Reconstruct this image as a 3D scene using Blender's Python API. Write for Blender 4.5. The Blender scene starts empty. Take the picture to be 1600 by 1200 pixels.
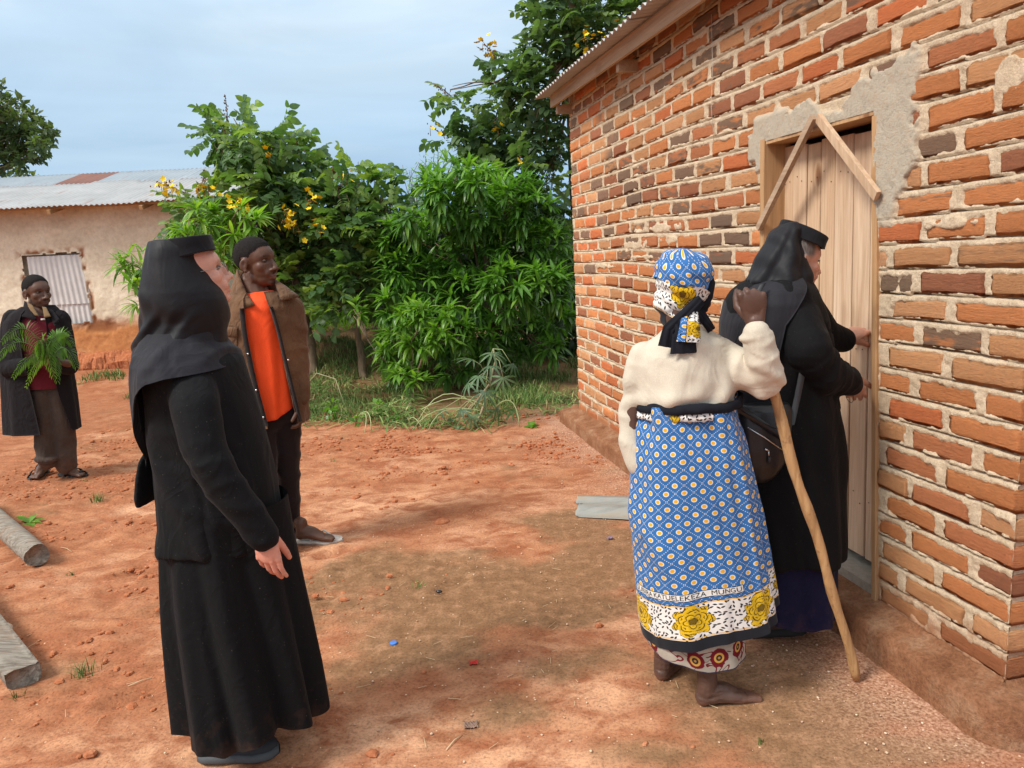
import bpy, bmesh, math, random
import numpy as np
from math import sin, cos, pi, radians
from mathutils import Vector, Matrix, noise as mnoise

# ------------------------------------------------------------------ camera, world, sun, exposure
SC = bpy.context.scene
COL = SC.collection
CAM_H, PITCH, ROLL, FPX = 1.6, radians(9.8), radians(2.8), 1200.0
cam_data = bpy.data.cameras.new('camera')
cam = bpy.data.objects.new('camera', cam_data); COL.objects.link(cam)
cam_data.sensor_width = 36.0; cam_data.lens = 36.0 * FPX / 1600.0
cam_data.clip_start = 0.05; cam_data.clip_end = 2000.0
_up = np.array([-sin(ROLL)*cos(PITCH), cos(ROLL)*cos(PITCH), -sin(PITCH)])
_f = np.array([0, 0, 1.0]); _f = _f - _f.dot(_up)*_up; _f /= np.linalg.norm(_f)
_r = np.cross(_up, _f); _r = _r if _r[0] > 0 else -_r
W2 = np.stack([_r, _f, _up])                       # (right, up, forward of camera) -> world
CC = np.array([0, 0, CAM_H])
cx, cy, cz = W2 @ np.array([1., 0, 0]), W2 @ np.array([0, 1., 0]), W2 @ np.array([0, 0, 1.])
cam.matrix_world = Matrix(((cx[0], cy[0], -cz[0], 0), (cx[1], cy[1], -cz[1], 0), (cx[2], cy[2], -cz[2], CAM_H), (0, 0, 0, 1)))
SC.camera = cam
def at(x, y, Y):
    """a world point at depth Y that the measured photograph position (x, y) corresponds to"""
    d = W2 @ np.array([(x-800)/FPX, (600-y)/FPX, 1.0]); return CC + d*(Y/d[1])
def gp(x, y, z=0.0):
    d = W2 @ np.array([(x-800)/FPX, (600-y)/FPX, 1.0]); return CC + d*((z-CAM_H)/d[2])

SUN_DIR = np.array([0.80, 0.46, -1.02]); SUN_DIR /= np.linalg.norm(SUN_DIR)     # the way the light travels
sun_el = math.asin(-SUN_DIR[2]); sun_az = math.atan2(-SUN_DIR[0], -SUN_DIR[1])   # azimuth from +Y towards +X
sl = bpy.data.lights.new('sun', 'SUN'); sl.energy = 1.95; sl.angle = radians(16.0); sl.color = (1.0, 0.95, 0.87)
so = bpy.data.objects.new('sun', sl); COL.objects.link(so)
so.rotation_euler = Vector(SUN_DIR).to_track_quat('-Z', 'Y').to_euler()
world = bpy.data.worlds.new('World'); SC.world = world; world.use_nodes = True
SC.view_settings.view_transform = 'Standard'; SC.view_settings.look = 'None'
SC.view_settings.gamma = 1.0; SC.view_settings.use_curve_mapping = False
SC.view_settings.exposure = 1.0

# ------------------------------------------------------------------ node helpers
class NT:
    def __init__(s, tree): s.t = tree; s.n = tree.nodes; s.l = tree.links
    def new(s, typ, **kw):
        nd = s.n.new(typ)
        for k, v in kw.items():
            if k.startswith('i_'):
                key = k[2:]; key = int(key) if key.isdigit() else key.replace('_', ' ')
                inp = nd.inputs[key]
                if hasattr(v, 'is_linked') or isinstance(v, bpy.types.NodeSocket): s.l.new(v, inp)
                else:
                    try: inp.default_value = v
                    except Exception: inp.default_value = tuple(v)
            else: setattr(nd, k, v)
        return nd
    def math(s, op, a, b=0.0, c=None, clamp=False):
        nd = s.n.new('ShaderNodeMath'); nd.operation = op; nd.use_clamp = clamp
        for i, v in enumerate((a, b) if c is None else (a, b, c)):
            if isinstance(v, bpy.types.NodeSocket): s.l.new(v, nd.inputs[i])
            else: nd.inputs[i].default_value = v
        return nd.outputs[0]
    def ramp(s, fac, stops, interp='LINEAR'):
        nd = s.n.new('ShaderNodeValToRGB'); nd.color_ramp.interpolation = interp
        cr = nd.color_ramp
        while len(cr.elements) < len(stops): cr.elements.new(0.5)
        for e, (p, c) in zip(cr.elements, stops): e.position = p; e.color = (*c, 1) if len(c) == 3 else c
        s.l.new(fac, nd.inputs[0]); return nd.outputs[0]
    def noise(s, vec, scale, detail=4, rough=0.55, dist=0.0):
        nd = s.n.new('ShaderNodeTexNoise')
        if vec is not None: s.l.new(vec, nd.inputs['Vector'])
        nd.inputs['Scale'].default_value = scale; nd.inputs['Detail'].default_value = detail
        nd.inputs['Roughness'].default_value = rough; nd.inputs['Distortion'].default_value = dist
        return nd.outputs['Fac']
    def mix(s, fac, a, b, blend='MIX'):
        nd = s.n.new('ShaderNodeMix'); nd.data_type = 'RGBA'; nd.blend_type = blend
        for idx, v in ((0, fac), (6, a), (7, b)):
            if isinstance(v, bpy.types.NodeSocket): s.l.new(v, nd.inputs[idx])
            else: nd.inputs[idx].default_value = v if idx == 0 else (*v, 1) if len(v) == 3 else v
        return nd.outputs[2]
    def mapping(s, vec, scale=(1, 1, 1), rot=(0, 0, 0)):
        nd = s.n.new('ShaderNodeMapping'); s.l.new(vec, nd.inputs[0])
        nd.inputs['Scale'].default_value = scale; nd.inputs['Rotation'].default_value = rot
        return nd.outputs[0]
    def bump(s, h, strength=0.5, dist=0.01, normal=None):
        nd = s.n.new('ShaderNodeBump'); nd.inputs['Strength'].default_value = strength
        nd.inputs['Distance'].default_value = dist; s.l.new(h, nd.inputs['Height'])
        if normal is not None: s.l.new(normal, nd.inputs['Normal'])
        return nd.outputs[0]

def mat(name, rough=0.85, spec=0.3):
    m = bpy.data.materials.new(name); m.use_nodes = True
    t = NT(m.node_tree); b = t.n['Principled BSDF']
    b.inputs['Roughness'].default_value = rough; b.inputs['Specular IOR Level'].default_value = spec
    m['_b'] = 1
    return m, t, b
def geo(t): return t.new('ShaderNodeTexCoord').outputs['Object']

# sky: daylight sky seen through a pale veil of cloud, greyer blue low down
t = NT(world.node_tree); bg = t.n['Background']
sky = t.new('ShaderNodeTexSky'); sky.sky_type = 'NISHITA'; sky.sun_disc = False
sky.sun_elevation = sun_el; sky.sun_rotation = sun_az; sky.air_density = 1.2; sky.dust_density = 2.0
tc = t.new('ShaderNodeTexCoord'); gen = tc.outputs['Generated']
sep = t.new('ShaderNodeSeparateXYZ'); t.l.new(gen, sep.inputs[0])
el = sep.outputs[2]
n1 = t.noise(t.mapping(gen, (1.3, 1.3, 4.5)), 1.6, 5, 0.55, 0.6)
n2 = t.noise(t.mapping(gen, (1, 1, 9)), 3.0, 4, 0.5, 0.3)
hh = t.math('ADD', el, t.math('MULTIPLY', t.math('SUBTRACT', n1, 0.5), 0.24))
cl = t.ramp(hh, [(0.0, (1.5, 2.2, 3.1)), (0.07, (1.05, 1.75, 2.75)), (0.15, (1.5, 2.1, 2.75)), (0.26, (2.0, 2.55, 3.05)), (0.40, (3.35, 3.75, 4.0)), (0.7, (3.9, 4.1, 4.2)), (1.0, (3.4, 3.7, 4.0))])
fac = t.math('ADD', 0.92, t.math('MULTIPLY', t.math('SUBTRACT', n2, 0.5), 0.5), clamp=True)
t.l.new(t.mix(fac, sky.outputs[0], cl), bg.inputs['Color'])
bg.inputs['Strength'].default_value = 0.15

# ------------------------------------------------------------------ object helpers
def tag(o, label=None, cat=None, group=None, kind=None):
    if label: o['label'] = label
    if cat: o['category'] = cat
    if group: o['group'] = group
    if kind: o['kind'] = kind
    return o
def empty(name, loc, label=None, cat=None, group=None, rz=0.0):
    o = bpy.data.objects.new(name, None); COL.objects.link(o); o.location = [float(v) for v in loc]
    o.rotation_euler.z = rz; o.empty_display_size = 0.1
    return tag(o, label, cat, group)
def mesh_np(name, V, F, smooth=True):
    """V (n,3); F (m,4) or (m,3) or a list of such arrays / polygons"""
    me = bpy.data.meshes.new(name)
    V = np.asarray(V, dtype=np.float32)
    Fs = [np.asarray(F)] if isinstance(F, np.ndarray) else [np.asarray(f) for f in F]
    Fs = [f if f.ndim == 2 else f[None, :] for f in Fs if f.size]
    me.vertices.add(len(V)); me.vertices.foreach_set('co', V.ravel())
    nl = sum(f.size for f in Fs); npoly = sum(len(f) for f in Fs)
    me.loops.add(nl); me.polygons.add(npoly)
    me.loops.foreach_set('vertex_index', np.concatenate([f.ravel() for f in Fs]).astype(np.int32))
    sizes = np.concatenate([np.full(len(f), f.shape[1]) for f in Fs])
    me.polygons.foreach_set('loop_start', np.concatenate([[0], np.cumsum(sizes)[:-1]]).astype(np.int32))
    me.polygons.foreach_set('use_smooth', np.full(npoly, smooth))
    me.update(calc_edges=True)
    return me
def link(name, me, m=None, parent=None, loc=None):
    o = bpy.data.objects.new(name, me); COL.objects.link(o)
    if m is not None:
        ms = m if isinstance(m, (list, tuple)) else [m]
        if len(me.materials) == 0:
            for q in ms: me.materials.append(q)
    if parent is not None: o.parent = parent
    if loc is not None: o.location = [float(v) for v in loc]
    return o
def vcol(me, C, name='Col'):
    a = me.color_attributes.new(name, 'FLOAT_COLOR', 'POINT')
    C = np.asarray(C, dtype=np.float32)
    if C.ndim == 1: C = np.stack([C]*3, 1)
    if C.shape[1] == 3: C = np.concatenate([C, np.ones((len(C), 1), np.float32)], 1)
    a.data.foreach_set('color', C.ravel())
def vc_node(t, name='Col'): return t.new('ShaderNodeVertexColor', layer_name=name).outputs['Color']
class MB:
    """collects shapes in world space and links them as one mesh"""
    def __init__(s): s.V = []; s.F = []; s.n = 0; s.C = []
    def add(s, V, F, c=None):
        V = np.asarray(V, float); s.V.append(V)
        for f in (F if isinstance(F, list) else [F]):
            f = np.asarray(f); f = f if f.ndim == 2 else f[None, :]
            s.F.append(f + s.n)
        s.n += len(V)
        s.C.append(np.tile(np.array(c if c is not None else (1, 1, 1), float), (len(V), 1)))
    def box(s, c, size, R=None, jit=0.0, c3=None):
        h = np.array(size)/2; V = np.array([[x, y, z] for x in (-1, 1) for y in (-1, 1) for z in (-1, 1)])*h
        if jit: V = V + RN.uniform(-jit, jit, V.shape)
        if R is not None: V = V @ np.asarray(R).T
        s.add(V + np.array(c), np.array([[0, 1, 3, 2], [4, 6, 7, 5], [0, 4, 5, 1], [2, 3, 7, 6], [0, 2, 6, 4], [1, 5, 7, 3]]), c3)
    def tube(s, pts, rad, seg=8, cap=True, c=None, squash=1.0, twist=None):
        pts = np.asarray(pts, float); n = len(pts); rad = np.broadcast_to(np.asarray(rad, float), (n,))
        T = np.gradient(pts, axis=0); T /= np.linalg.norm(T, axis=1)[:, None] + 1e-9
        ref = np.array([0, 0, 1.0]) if abs(T[0][2]) < 0.9 else np.array([1.0, 0, 0])
        a = np.cross(T[0], ref); a /= np.linalg.norm(a); A = []
        for i in range(n):
            a = a - a.dot(T[i])*T[i]; a /= np.linalg.norm(a) + 1e-9; A.append(a)
        A = np.array(A); B = np.cross(T, A)
        th = np.linspace(0, 2*pi, seg, endpoint=False)
        V = pts[:, None] + rad[:, None, None]*(np.cos(th)[None, :, None]*A[:, None] + squash*np.sin(th)[None, :, None]*B[:, None])
        V = V.reshape(-1, 3); i = np.arange(n-1)[:, None]*seg; j = np.arange(seg)[None]
        F = np.stack([i+j, i+(j+1) % seg, i+seg+(j+1) % seg, i+seg+j], -1).reshape(-1, 4)
        Fs = [F]
        if cap:
            Fs += [np.arange(seg)[::-1][None], (np.arange(seg)+(n-1)*seg)[None]]
        s.add(V, Fs, c)
    def ell(s, c, r, R=None, nu=12, nv=8, c3=None):
        u = np.linspace(0, 2*pi, nu, endpoint=False); v = np.linspace(0, pi, nv+1)[1:-1]
        P = np.stack([np.outer(np.sin(v), np.cos(u)), np.outer(np.sin(v), np.sin(u)), np.outer(np.cos(v), np.ones(nu))], -1).reshape(-1, 3)
        P = np.concatenate([P, [[0, 0, 1], [0, 0, -1]]])*np.array(r)
        if R is not None: P = P @ np.asarray(R).T
        m = nv-1; i = np.arange(m-1)[:, None]*nu; j = np.arange(nu)[None]
        F = np.stack([i+j, i+nu+j, i+nu+(j+1) % nu, i+(j+1) % nu], -1).reshape(-1, 4)
        jj = np.arange(nu); top = np.stack([np.full(nu, m*nu), jj, (jj+1) % nu], 1)
        bot = np.stack([np.full(nu, m*nu+1), (m-1)*nu+(jj+1) % nu, (m-1)*nu+jj], 1)
        s.add(P + np.array(c), [F, top, bot], c3)
    def mesh(s, name, base=(0, 0, 0), smooth=True, col=False):
        me = mesh_np(name, np.concatenate(s.V) - np.array(base), s.F, smooth)
        if col: vcol(me, np.concatenate(s.C))
        return me
    def build(s, name, m, parent=None, base=(0, 0, 0), smooth=True, col=False, loc=None):
        return link(name, s.mesh(name, base, smooth, col), m, parent, loc)
RN = np.random.RandomState(7)
random.seed(7)

# fast value noise on numpy arrays
_perm = np.random.RandomState(3).rand(256, 256, 8).astype(np.float32)
def vn2(x, y, k=0):
    xi = np.floor(x).astype(int); yi = np.floor(y).astype(int); fx = x-xi; fy = y-yi
    fx = fx*fx*(3-2*fx); fy = fy*fy*(3-2*fy); p = _perm[:, :, k]
    a = p[xi & 255, yi & 255]; b = p[(xi+1) & 255, yi & 255]; c = p[xi & 255, (yi+1) & 255]; d = p[(xi+1) & 255, (yi+1) & 255]
    return (a*(1-fx)+b*fx)*(1-fy)+(c*(1-fx)+d*fx)*fy
def fb2(x, y, oct=4, k=0, gain=0.5):
    s = 0; a = 1; tot = 0
    for o in range(oct): s = s+a*vn2(x*2**o+17.3*o, y*2**o+9.1*o, (k+o) % 8); tot += a; a *= gain
    return s/tot - 0.5
def fb3(P, sc=1.0, oct=3):
    P = np.asarray(P)*sc
    return (fb2(P[:, 0]+3.1, P[:, 1]+P[:, 2]*0.71, oct, 0)+fb2(P[:, 1]-8.2, P[:, 2]+P[:, 0]*0.63, oct, 3)+fb2(P[:, 2]+5.5, P[:, 0]-P[:, 1]*0.57, oct, 5))/1.6
def sst(a, b, x): q = np.clip((x-a)/(b-a), 0, 1); return q*q*(3-2*q)
def rotz(a): return np.array([[cos(a), -sin(a), 0], [sin(a), cos(a), 0], [0, 0, 1]])
def rotx(a): return np.array([[1, 0, 0], [0, cos(a), -sin(a)], [0, sin(a), cos(a)]])
def roty(a): return np.array([[cos(a), 0, sin(a)], [0, 1, 0], [-sin(a), 0, cos(a)]])
def frame(dirv, upv=(0, 0, 1)):
    """columns: x (right), y = dirv, z (up)"""
    y = np.array(dirv, float); y /= np.linalg.norm(y); x = np.cross(y, upv); x /= np.linalg.norm(x)
    return np.stack([x, y, np.cross(x, y)], 1)
# ------------------------------------------------------------------ the ground
def ground_h(x, y):
    """height of the bare earth (metres) at world x, y"""
    h = 0.05*fb2(x*0.55, y*0.55, 3, 1) + 0.022*fb2(x*2.2+4, y*2.2, 3, 2)
    rough = sst(0.0, -1.2, x + 0.25*(y-3))*sst(1.6, 3.0, y) + sst(4.8, 6.0, y)*0.8
    rough = np.clip(rough, 0.08, 1)*sst(14, 11, y)
    h = h + rough*(0.075*np.abs(fb2(x*5, y*7, 4, 4)) + 0.018*fb2(x*17, y*23, 3, 5))
    # the earth falls away from the houses and a low bank rises under the trees
    by = 7.9 + 0.5*fb2(x*0.8, y*0+3, 3, 6) + 0.0*x
    h = h + 0.42*sst(0.0, 1.3, y - by - 1.6)*sst(0.7, -1.2, x)*(1-sst(-2.9, -4.9, x)*.85)*(1+0.8*fb2(x*3, y*3, 4, 2))*sst(30, 20, y)
    h = h + 0.10*sst(9.5, 10.8, y)*sst(-3.4, -4.3, x)*sst(30, 20, y)
    return h
FOOT = [(-1.02, 4.02, .5), (-.86, 3.86, .6), (-.62, 3.72, .4), (-1.0, 3.45, .5), (-.45, 4.6, .3), (-.72, 4.9, .2), (-1.9, 4.3, .4), (-2.1, 3.9, .7), (-1.75, 3.4, .3), (-2.4, 4.7, .2), (-2.5, 5.2, 1.), (-.1, 5.1, .2), (-.5, 5.6, .4), (-1.6, 5.1, .1), (-1.5, 2.7, .6), (-.35, 3.55, .9)]
def gz(x, y): return float(ground_h(np.array(float(x)), np.array(float(y))))
def foot_dents(x, y):
    h = 0*x; m = 0*x
    for (fx, fy, a) in FOOT:
        dx = (x-fx)*cos(a)+(y-fy)*sin(a); dy = -(x-fx)*sin(a)+(y-fy)*cos(a)
        q = np.exp(-((dx/0.115)**2+(dy/0.045)**2)**1.6)
        rim = np.exp(-((((dx/0.15)**2+(dy/0.075)**2)**0.5-1)/0.28)**2)
        h = h - 0.020*q + 0.007*rim; m = np.maximum(m, q)
    return h, m
def axis_vals(lo, hi, step, far, grow=1.22):
    v = list(np.arange(lo, hi, step)); s = step; p = hi
    while p < far: v.append(p); s *= grow; p += s
    s = step; p = lo-step
    while p > -far: v.insert(0, p); s *= grow; p -= s
    return np.array(v)
gx = axis_vals(-4.2, 2.2, 0.021, 400); gy = axis_vals(1.2, 7.6, 0.021, 400)
X, Y = np.meshgrid(gx, gy, indexing='ij')
near = sst(60, 30, np.hypot(X, Y))
FD, FM = foot_dents(X, Y)
Z = ground_h(X, Y)*near + FD
# a fillet of washed-down earth against the brick plinth
_A = np.array([1.545, 2.27]); _az = radians(-11.6); _d = np.array([sin(_az), cos(_az)]); _n = np.array([-_d[1], _d[0]])
DW = (X-_A[0])*_n[0]+(Y-_A[1])*_n[1]; UW = (X-_A[0])*_d[0]+(Y-_A[1])*_d[1]
wallf = np.exp(-np.clip(DW-0.17, 0, 9)/0.10)*sst(-0.6, 0.2, UW)*sst(5.6, 5.0, UW)*(DW > -0.5)
Z = Z*(1-0.8*np.exp(-np.clip(DW, 0, 9)/0.5)*(near > 0.5)) + 0.006*wallf*(0.7+fb2(X*6, Y*6, 3, 1))
nx, ny = X.shape
idx = np.arange(nx*ny).reshape(nx, ny)
F = np.stack([idx[:-1, :-1], idx[1:, :-1], idx[1:, 1:], idx[:-1, 1:]], -1).reshape(-1, 4)
me = mesh_np('ground', np.stack([X, Y, Z], -1).reshape(-1, 3), F)
# masks: darker brown patches, loose red crumbs, gritty sand by the wall
def blob(px, py, rx, ry, a=0.0):
    c = gp(px, py); dx = (X-c[0])*cos(a)+(Y-c[1])*sin(a); dy = -(X-c[0])*sin(a)+(Y-c[1])*cos(a)
    return np.exp(-((dx/rx)**2+(dy/ry)**2))
brown_patch = 0*X
for b in [(700, 930, .85, .55, .5), (850, 900, .5, .35, .2), (900, 830, .30, .45, .3), (620, 1020, .42, .35, .4), (760, 1130, .5, .18, .1), (1230, 1120, .42, .2, .0), (860, 950, .4, .3, 0), (1040, 1060, .5, .25, 0), (560, 900, .28, .25, 0), (980, 1180, .25, .12, 0), (1000, 850, .35, .3, 0), (930, 1040, .3, .2, 0), (1330, 1180, .4, .12, 0)]: brown_patch = np.maximum(brown_patch, blob(*b))
light = 0*X
for b in [(940, 1090, .24, .17, .1), (590, 790, .5, .25, .1), (560, 1150, .5, .12, 0), (330, 1150, .6, .15, 0), (860, 1190, .3, .08, 0), (1000, 980, .25, .12, .2), (530, 850, .2, .2, 0), (700, 780, .5, .12, .2)]: light = np.maximum(light, blob(*b))
fn = fb2(X*2.6, Y*3.4, 5, 2, .6)
brown_patch = sst(0.14, 0.70, brown_patch*0.95 + fn*1.6 - light*0.6 + 0.0)  # darker brown areas broken up by noise, thinned where the pale spots lie
crumb = sst(-0.25, -1.6, X+0.1*(Y-3))*sst(1.9, 2.9, Y) + sst(5.0, 6.2, Y)*0.7
crumb = np.clip(crumb, 0, 1)*sst(-0.1, 0.25, fb2(X*1.3+7, Y*2.6, 4, 6)+0.08)
crumb = np.maximum(crumb, FM*0.9)
sand = np.exp(-(np.clip(DW-0.14, 0, 9)/0.33)**1.5)*sst(-0.5, 0.2, UW)*(DW > -0.4)*sst(6, 5, UW)*sst(-.25, .2, fb2(X*5, Y*5, 4, 1)+0.1)
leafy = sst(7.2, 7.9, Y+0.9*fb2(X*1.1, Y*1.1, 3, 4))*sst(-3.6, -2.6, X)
vcol(me, np.stack([brown_patch.ravel(), crumb.ravel(), sand.ravel()], 1), 'Mask')
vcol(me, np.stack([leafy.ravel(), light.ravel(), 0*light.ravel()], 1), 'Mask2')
m_earth, t, b = mat('red_earth', 0.93, 0.15)
g = geo(t)
mk = t.new('ShaderNodeSeparateColor', i_0=vc_node(t, 'Mask')); mk2 = t.new('ShaderNodeSeparateColor', i_0=vc_node(t, 'Mask2'))
na = t.noise(g, 1.7, 6, 0.62, 0.3); nb = t.noise(g, 14, 6, 0.7); nc = t.noise(g, 90, 4, 0.7); nd_ = t.noise(t.mapping(g, (1, 1.6, 1)), 5.0, 7, 0.65, 0.5)
base = t.ramp(na, [(0.3, (.35, .135, .062)), (0.5, (.45, .205, .105)), (0.7, (.58, .32, .19))])
base = t.mix(t.math('MULTIPLY', mk2.outputs[1], 0.75), base, (.66, .37, .215))
base = t.mix(t.ramp(nd_, [(0.42, (0, 0, 0)), (0.62, (1, 1, 1))]), base, (.30, .105, .048), 'MIX')
crc = t.ramp(nb, [(0.35, (.25, .085, .037)), (0.6, (.38, .145, .068)), (0.75, (.55, .27, .16))])
base = t.mix(t.math('MULTIPLY', mk.outputs[1], 0.8), base, crc)
fcol = t.ramp(nb, [(0.3, (.150, .083, .040)), (0.52, (.235, .132, .066)), (0.68, (.38, .21, .115))])
base = t.mix(t.math('MULTIPLY', mk.outputs[0], 0.88), base, fcol)
scol = t.ramp(nc, [(0.35, (.30, .135, .080)), (0.5, (.44, .25, .165)), (0.66, (.66, .47, .35))])
base = t.mix(t.math('MULTIPLY', mk.outputs[2], 0.70), base, scol)
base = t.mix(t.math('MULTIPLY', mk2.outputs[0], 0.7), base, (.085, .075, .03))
sp = t.ramp(nc, [(0.30, (.55, .55, .55)), (0.5, (1, 1, 1)), (0.75, (1.22, 1.18, 1.12))])
base = t.mix(1.0, base, sp, 'MULTIPLY')
vo = t.new('ShaderNodeTexVoronoi', i_Vector=g, i_Scale=38.0)
peb = t.ramp(vo.outputs['Distance'], [(0.10, (1, 1, 1)), (0.16, (0, 0, 0))])
pick = t.ramp(t.new('ShaderNodeSeparateColor', i_0=vo.outputs['Color']).outputs[0], [(0.90, (0, 0, 0)), (0.92, (1, 1, 1))])
base = t.mix(t.mix(1.0, peb, pick, 'MULTIPLY'), base, (.66, .47, .31))
t.l.new(base, b.inputs['Base Color'])
hsum = t.math('ADD', t.math('MULTIPLY', nb, 0.6), t.math('MULTIPLY', nc, 0.28))
t.l.new(t.bump(hsum, 0.65, 0.014), b.inputs['Normal'])
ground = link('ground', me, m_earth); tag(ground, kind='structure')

m_clod, t, b = mat('clod_earth', 0.95, 0.1)
g = geo(t); t.l.new(t.ramp(t.noise(g, 30, 5, .7), [(0.3, (.30, .095, .040)), (0.55, (.43, .155, .072)), (0.75, (.60, .30, .17))]), b.inputs['Base Color'])
t.l.new(t.bump(t.noise(g, 80, 4), .5, .01), b.inputs['Normal'])
def blob_rock(c, r, sq=0.55, seed=0, nu=9, nv=6):
    rs = np.random.RandomState(seed); mb = MB(); mb.ell((0, 0, 0), (r, r*rs.uniform(.6, .95), r*sq), rotz(rs.uniform(0, 6)), nu, nv)
    V = mb.V[0]; V = V*(1+0.7*fb3(V+seed*3.3, 0.9/r, 3))[:, None]
    return V + np.array(c), mb.F
def scatter_clods():
    mb = MB(); rs = np.random.RandomState(5); k = 0
    while k < 5600:
        x, y = rs.uniform(-4.2, 0.6), rs.uniform(2.2, 7.6)
        if k > 4600: x, y = rs.uniform(-1.2, 1.2), rs.uniform(5.4, 7.2)
        w = sst(-0.2, -1.3, np.array(x+0.1*(y-3)))*1.0 + sst(5.0, 6.0, np.array(y))*0.8
        w = w*sst(0.02, .16, fb2(np.array(x*1.3+7), np.array(y*2.6), 4, 6)+0.08)
        if rs.rand() > w*float(sst(2.2, 3.6, np.array(y))*.75+.25)+0.02: continue
        k += 1
        r = 0.0032+0.024*rs.rand()**6
        z = float(ground_h(np.array(x), np.array(y)))
        V, F = blob_rock((x, y, z+r*0.15), r, .45, k, 6, 4); mb.add(V, F)
    o = mb.build('clods', m_clod, smooth=False); tag(o, kind='stuff')
scatter_clods()
def scatter_grit():
    mb = MB(); rs = np.random.RandomState(15)
    for k in range(1500):
        if k < 750:
            u = rs.uniform(-0.3, 4.5); dn = 0.18+abs(rs.normal(0, .22)); x, y = _A + _d*u + _n*dn
        else: x, y = rs.uniform(-1.6, 1.6), rs.uniform(1.7, 4.4)
        x, y = float(x), float(y); r = 0.0018+0.0055*rs.rand()**4
        mb.ell((x, y, float(ground_h(np.array(x), np.array(y)))*0.7+r*.5+.002), (r, r*.8, r*.6), rotz(rs.uniform(0, 6)), 5, 3)
    m, t, b = mat('grit', .9, .2)
    t.l.new(t.ramp(t.noise(geo(t), 60, 2), [(0.35, (.45, .22, .12)), (0.6, (.72, .55, .40))]), b.inputs['Base Color'])
    tag(mb.build('grit', m), kind='stuff')
scatter_grit()
# ------------------------------------------------------------------ the brick house
HROT = math.atan2(_d[1], _d[0])
def HW(u, off, z): return np.array([_A[0]+_d[0]*u+_n[0]*off, _A[1]+_d[1]*u+_n[1]*off, z])
house = empty('brick_house', HW(0, 0, 0), 'unfinished orange brick house with wooden plank door and corrugated roof', 'house', rz=HROT)
WL, WH, CZ0, CP = 4.70, 2.89, 0.135, 0.0953
DU0, DU1, DZ0, DZ1 = 0.70, 1.52, 0.20, 2.05
def door_r(z): return 0.625 + 0.095*np.clip((z-0.13)/1.9, 0, 1)     # the leaning right edge of the opening
def wob(u, z): return 0.010*np.sin(u*1.3+z*2.1)+0.006*np.sin(u*3.7+z*5)

def brick_material(name, per_object):
    m, t, b = mat(name, 0.9, 0.2)
    g = geo(t)
    if per_object:
        oi = t.new('ShaderNodeObjectInfo'); col = oi.outputs['Color']; al = oi.outputs['Alpha']; rnd = oi.outputs['Random']
        vec = t.new('ShaderNodeVectorMath', operation='ADD', i_0=g)
        cmb = t.new('ShaderNodeCombineXYZ', i_0=t.math('MULTIPLY', rnd, 37.0), i_1=t.math('MULTIPLY', rnd, 11.0)); t.l.new(cmb.outputs[0], vec.inputs[1]); g2 = vec.outputs[0]
    else:
        vc = t.new('ShaderNodeVertexColor', layer_name='Col'); col = vc.outputs['Color']; al = vc.outputs['Alpha']; g2 = g
    gn = t.new('ShaderNodeNewGeometry').outputs['Position']
    n1 = t.noise(t.mapping(g2, (1, 1, 1.6)), 9, 5, 0.65); n2 = t.noise(g2, 75, 6, 0.78); n3 = t.noise(g2, 3.2, 2, 0.5)
    c = t.mix(t.ramp(n1, [(0.3, (0, 0, 0)), (0.7, (1, 1, 1))]), col, t.mix(1.0, col, (1.32, 1.22, 1.12), 'MULTIPLY'))
    c = t.mix(t.ramp(n2, [(0.55, (0, 0, 0)), (0.68, (.8, .8, .8))]), c, t.mix(1.0, c, (.62, .56, .52), 'MULTIPLY'))
    # kiln burn: one end greyed
    burn = t.ramp(t.math('ADD', t.math('MULTIPLY', al, 1.5), t.math('MULTIPLY', n3, 1.0)), [(1.42, (0, 0, 0)), (1.55, (1, 1, 1))])
    burn = t.math('SUBTRACT', t.math('ADD', al, t.math('MULTIPLY', t.math('SUBTRACT', n3, 0.5), 1.5)), 0.5)
    burn = t.math('MULTIPLY', t.math('MULTIPLY', burn, 3.6, clamp=True), 0.86)
    burn = t.math('MULTIPLY', burn, t.math('GREATER_THAN', al, 0.02))
    c = t.mix(burn, c, t.ramp(n2, [(0.3, (.115, .080, .058)), (0.6, (.20, .145, .105)), (.75, (.33, .26, .2))]))
    # mortar dust
    c = t.mix(t.ramp(t.noise(g2, 22, 6, .75), [(0.60, (0, 0, 0)), (0.74, (.55, .55, .55))]), c, (.50, .36, .24))
    # splashed earth on the lowest courses
    z = t.new('ShaderNodeSeparateXYZ', i_0=gn).outputs[2]
    ns = t.noise(gn, 4, 5, .6)
    st = t.ramp(t.math('ADD', z, t.math('MULTIPLY', t.math('SUBTRACT', ns, .5), .35)), [(0.17, (.75, .75, .75)), (0.30, (0, 0, 0))])
    c = t.mix(st, c, (.30, .115, .05))
    t.l.new(c, b.inputs['Base Color'])
    pits = t.ramp(t.noise(g2, 45, 3, .6), [(0.28, (0, 0, 0)), (0.40, (1, 1, 1))])
    h = t.math('ADD', t.math('MULTIPLY', n2, 0.5), t.math('MULTIPLY', pits, 0.5))
    h = t.math('ADD', h, t.math('MULTIPLY', n1, 0.8))
    t.l.new(t.bump(h, 1.0, 0.011), b.inputs['Normal'])
    return m
m_brick = brick_material('fired_brick', True); m_brick_j = brick_material('fired_brick_joined', False)

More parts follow.
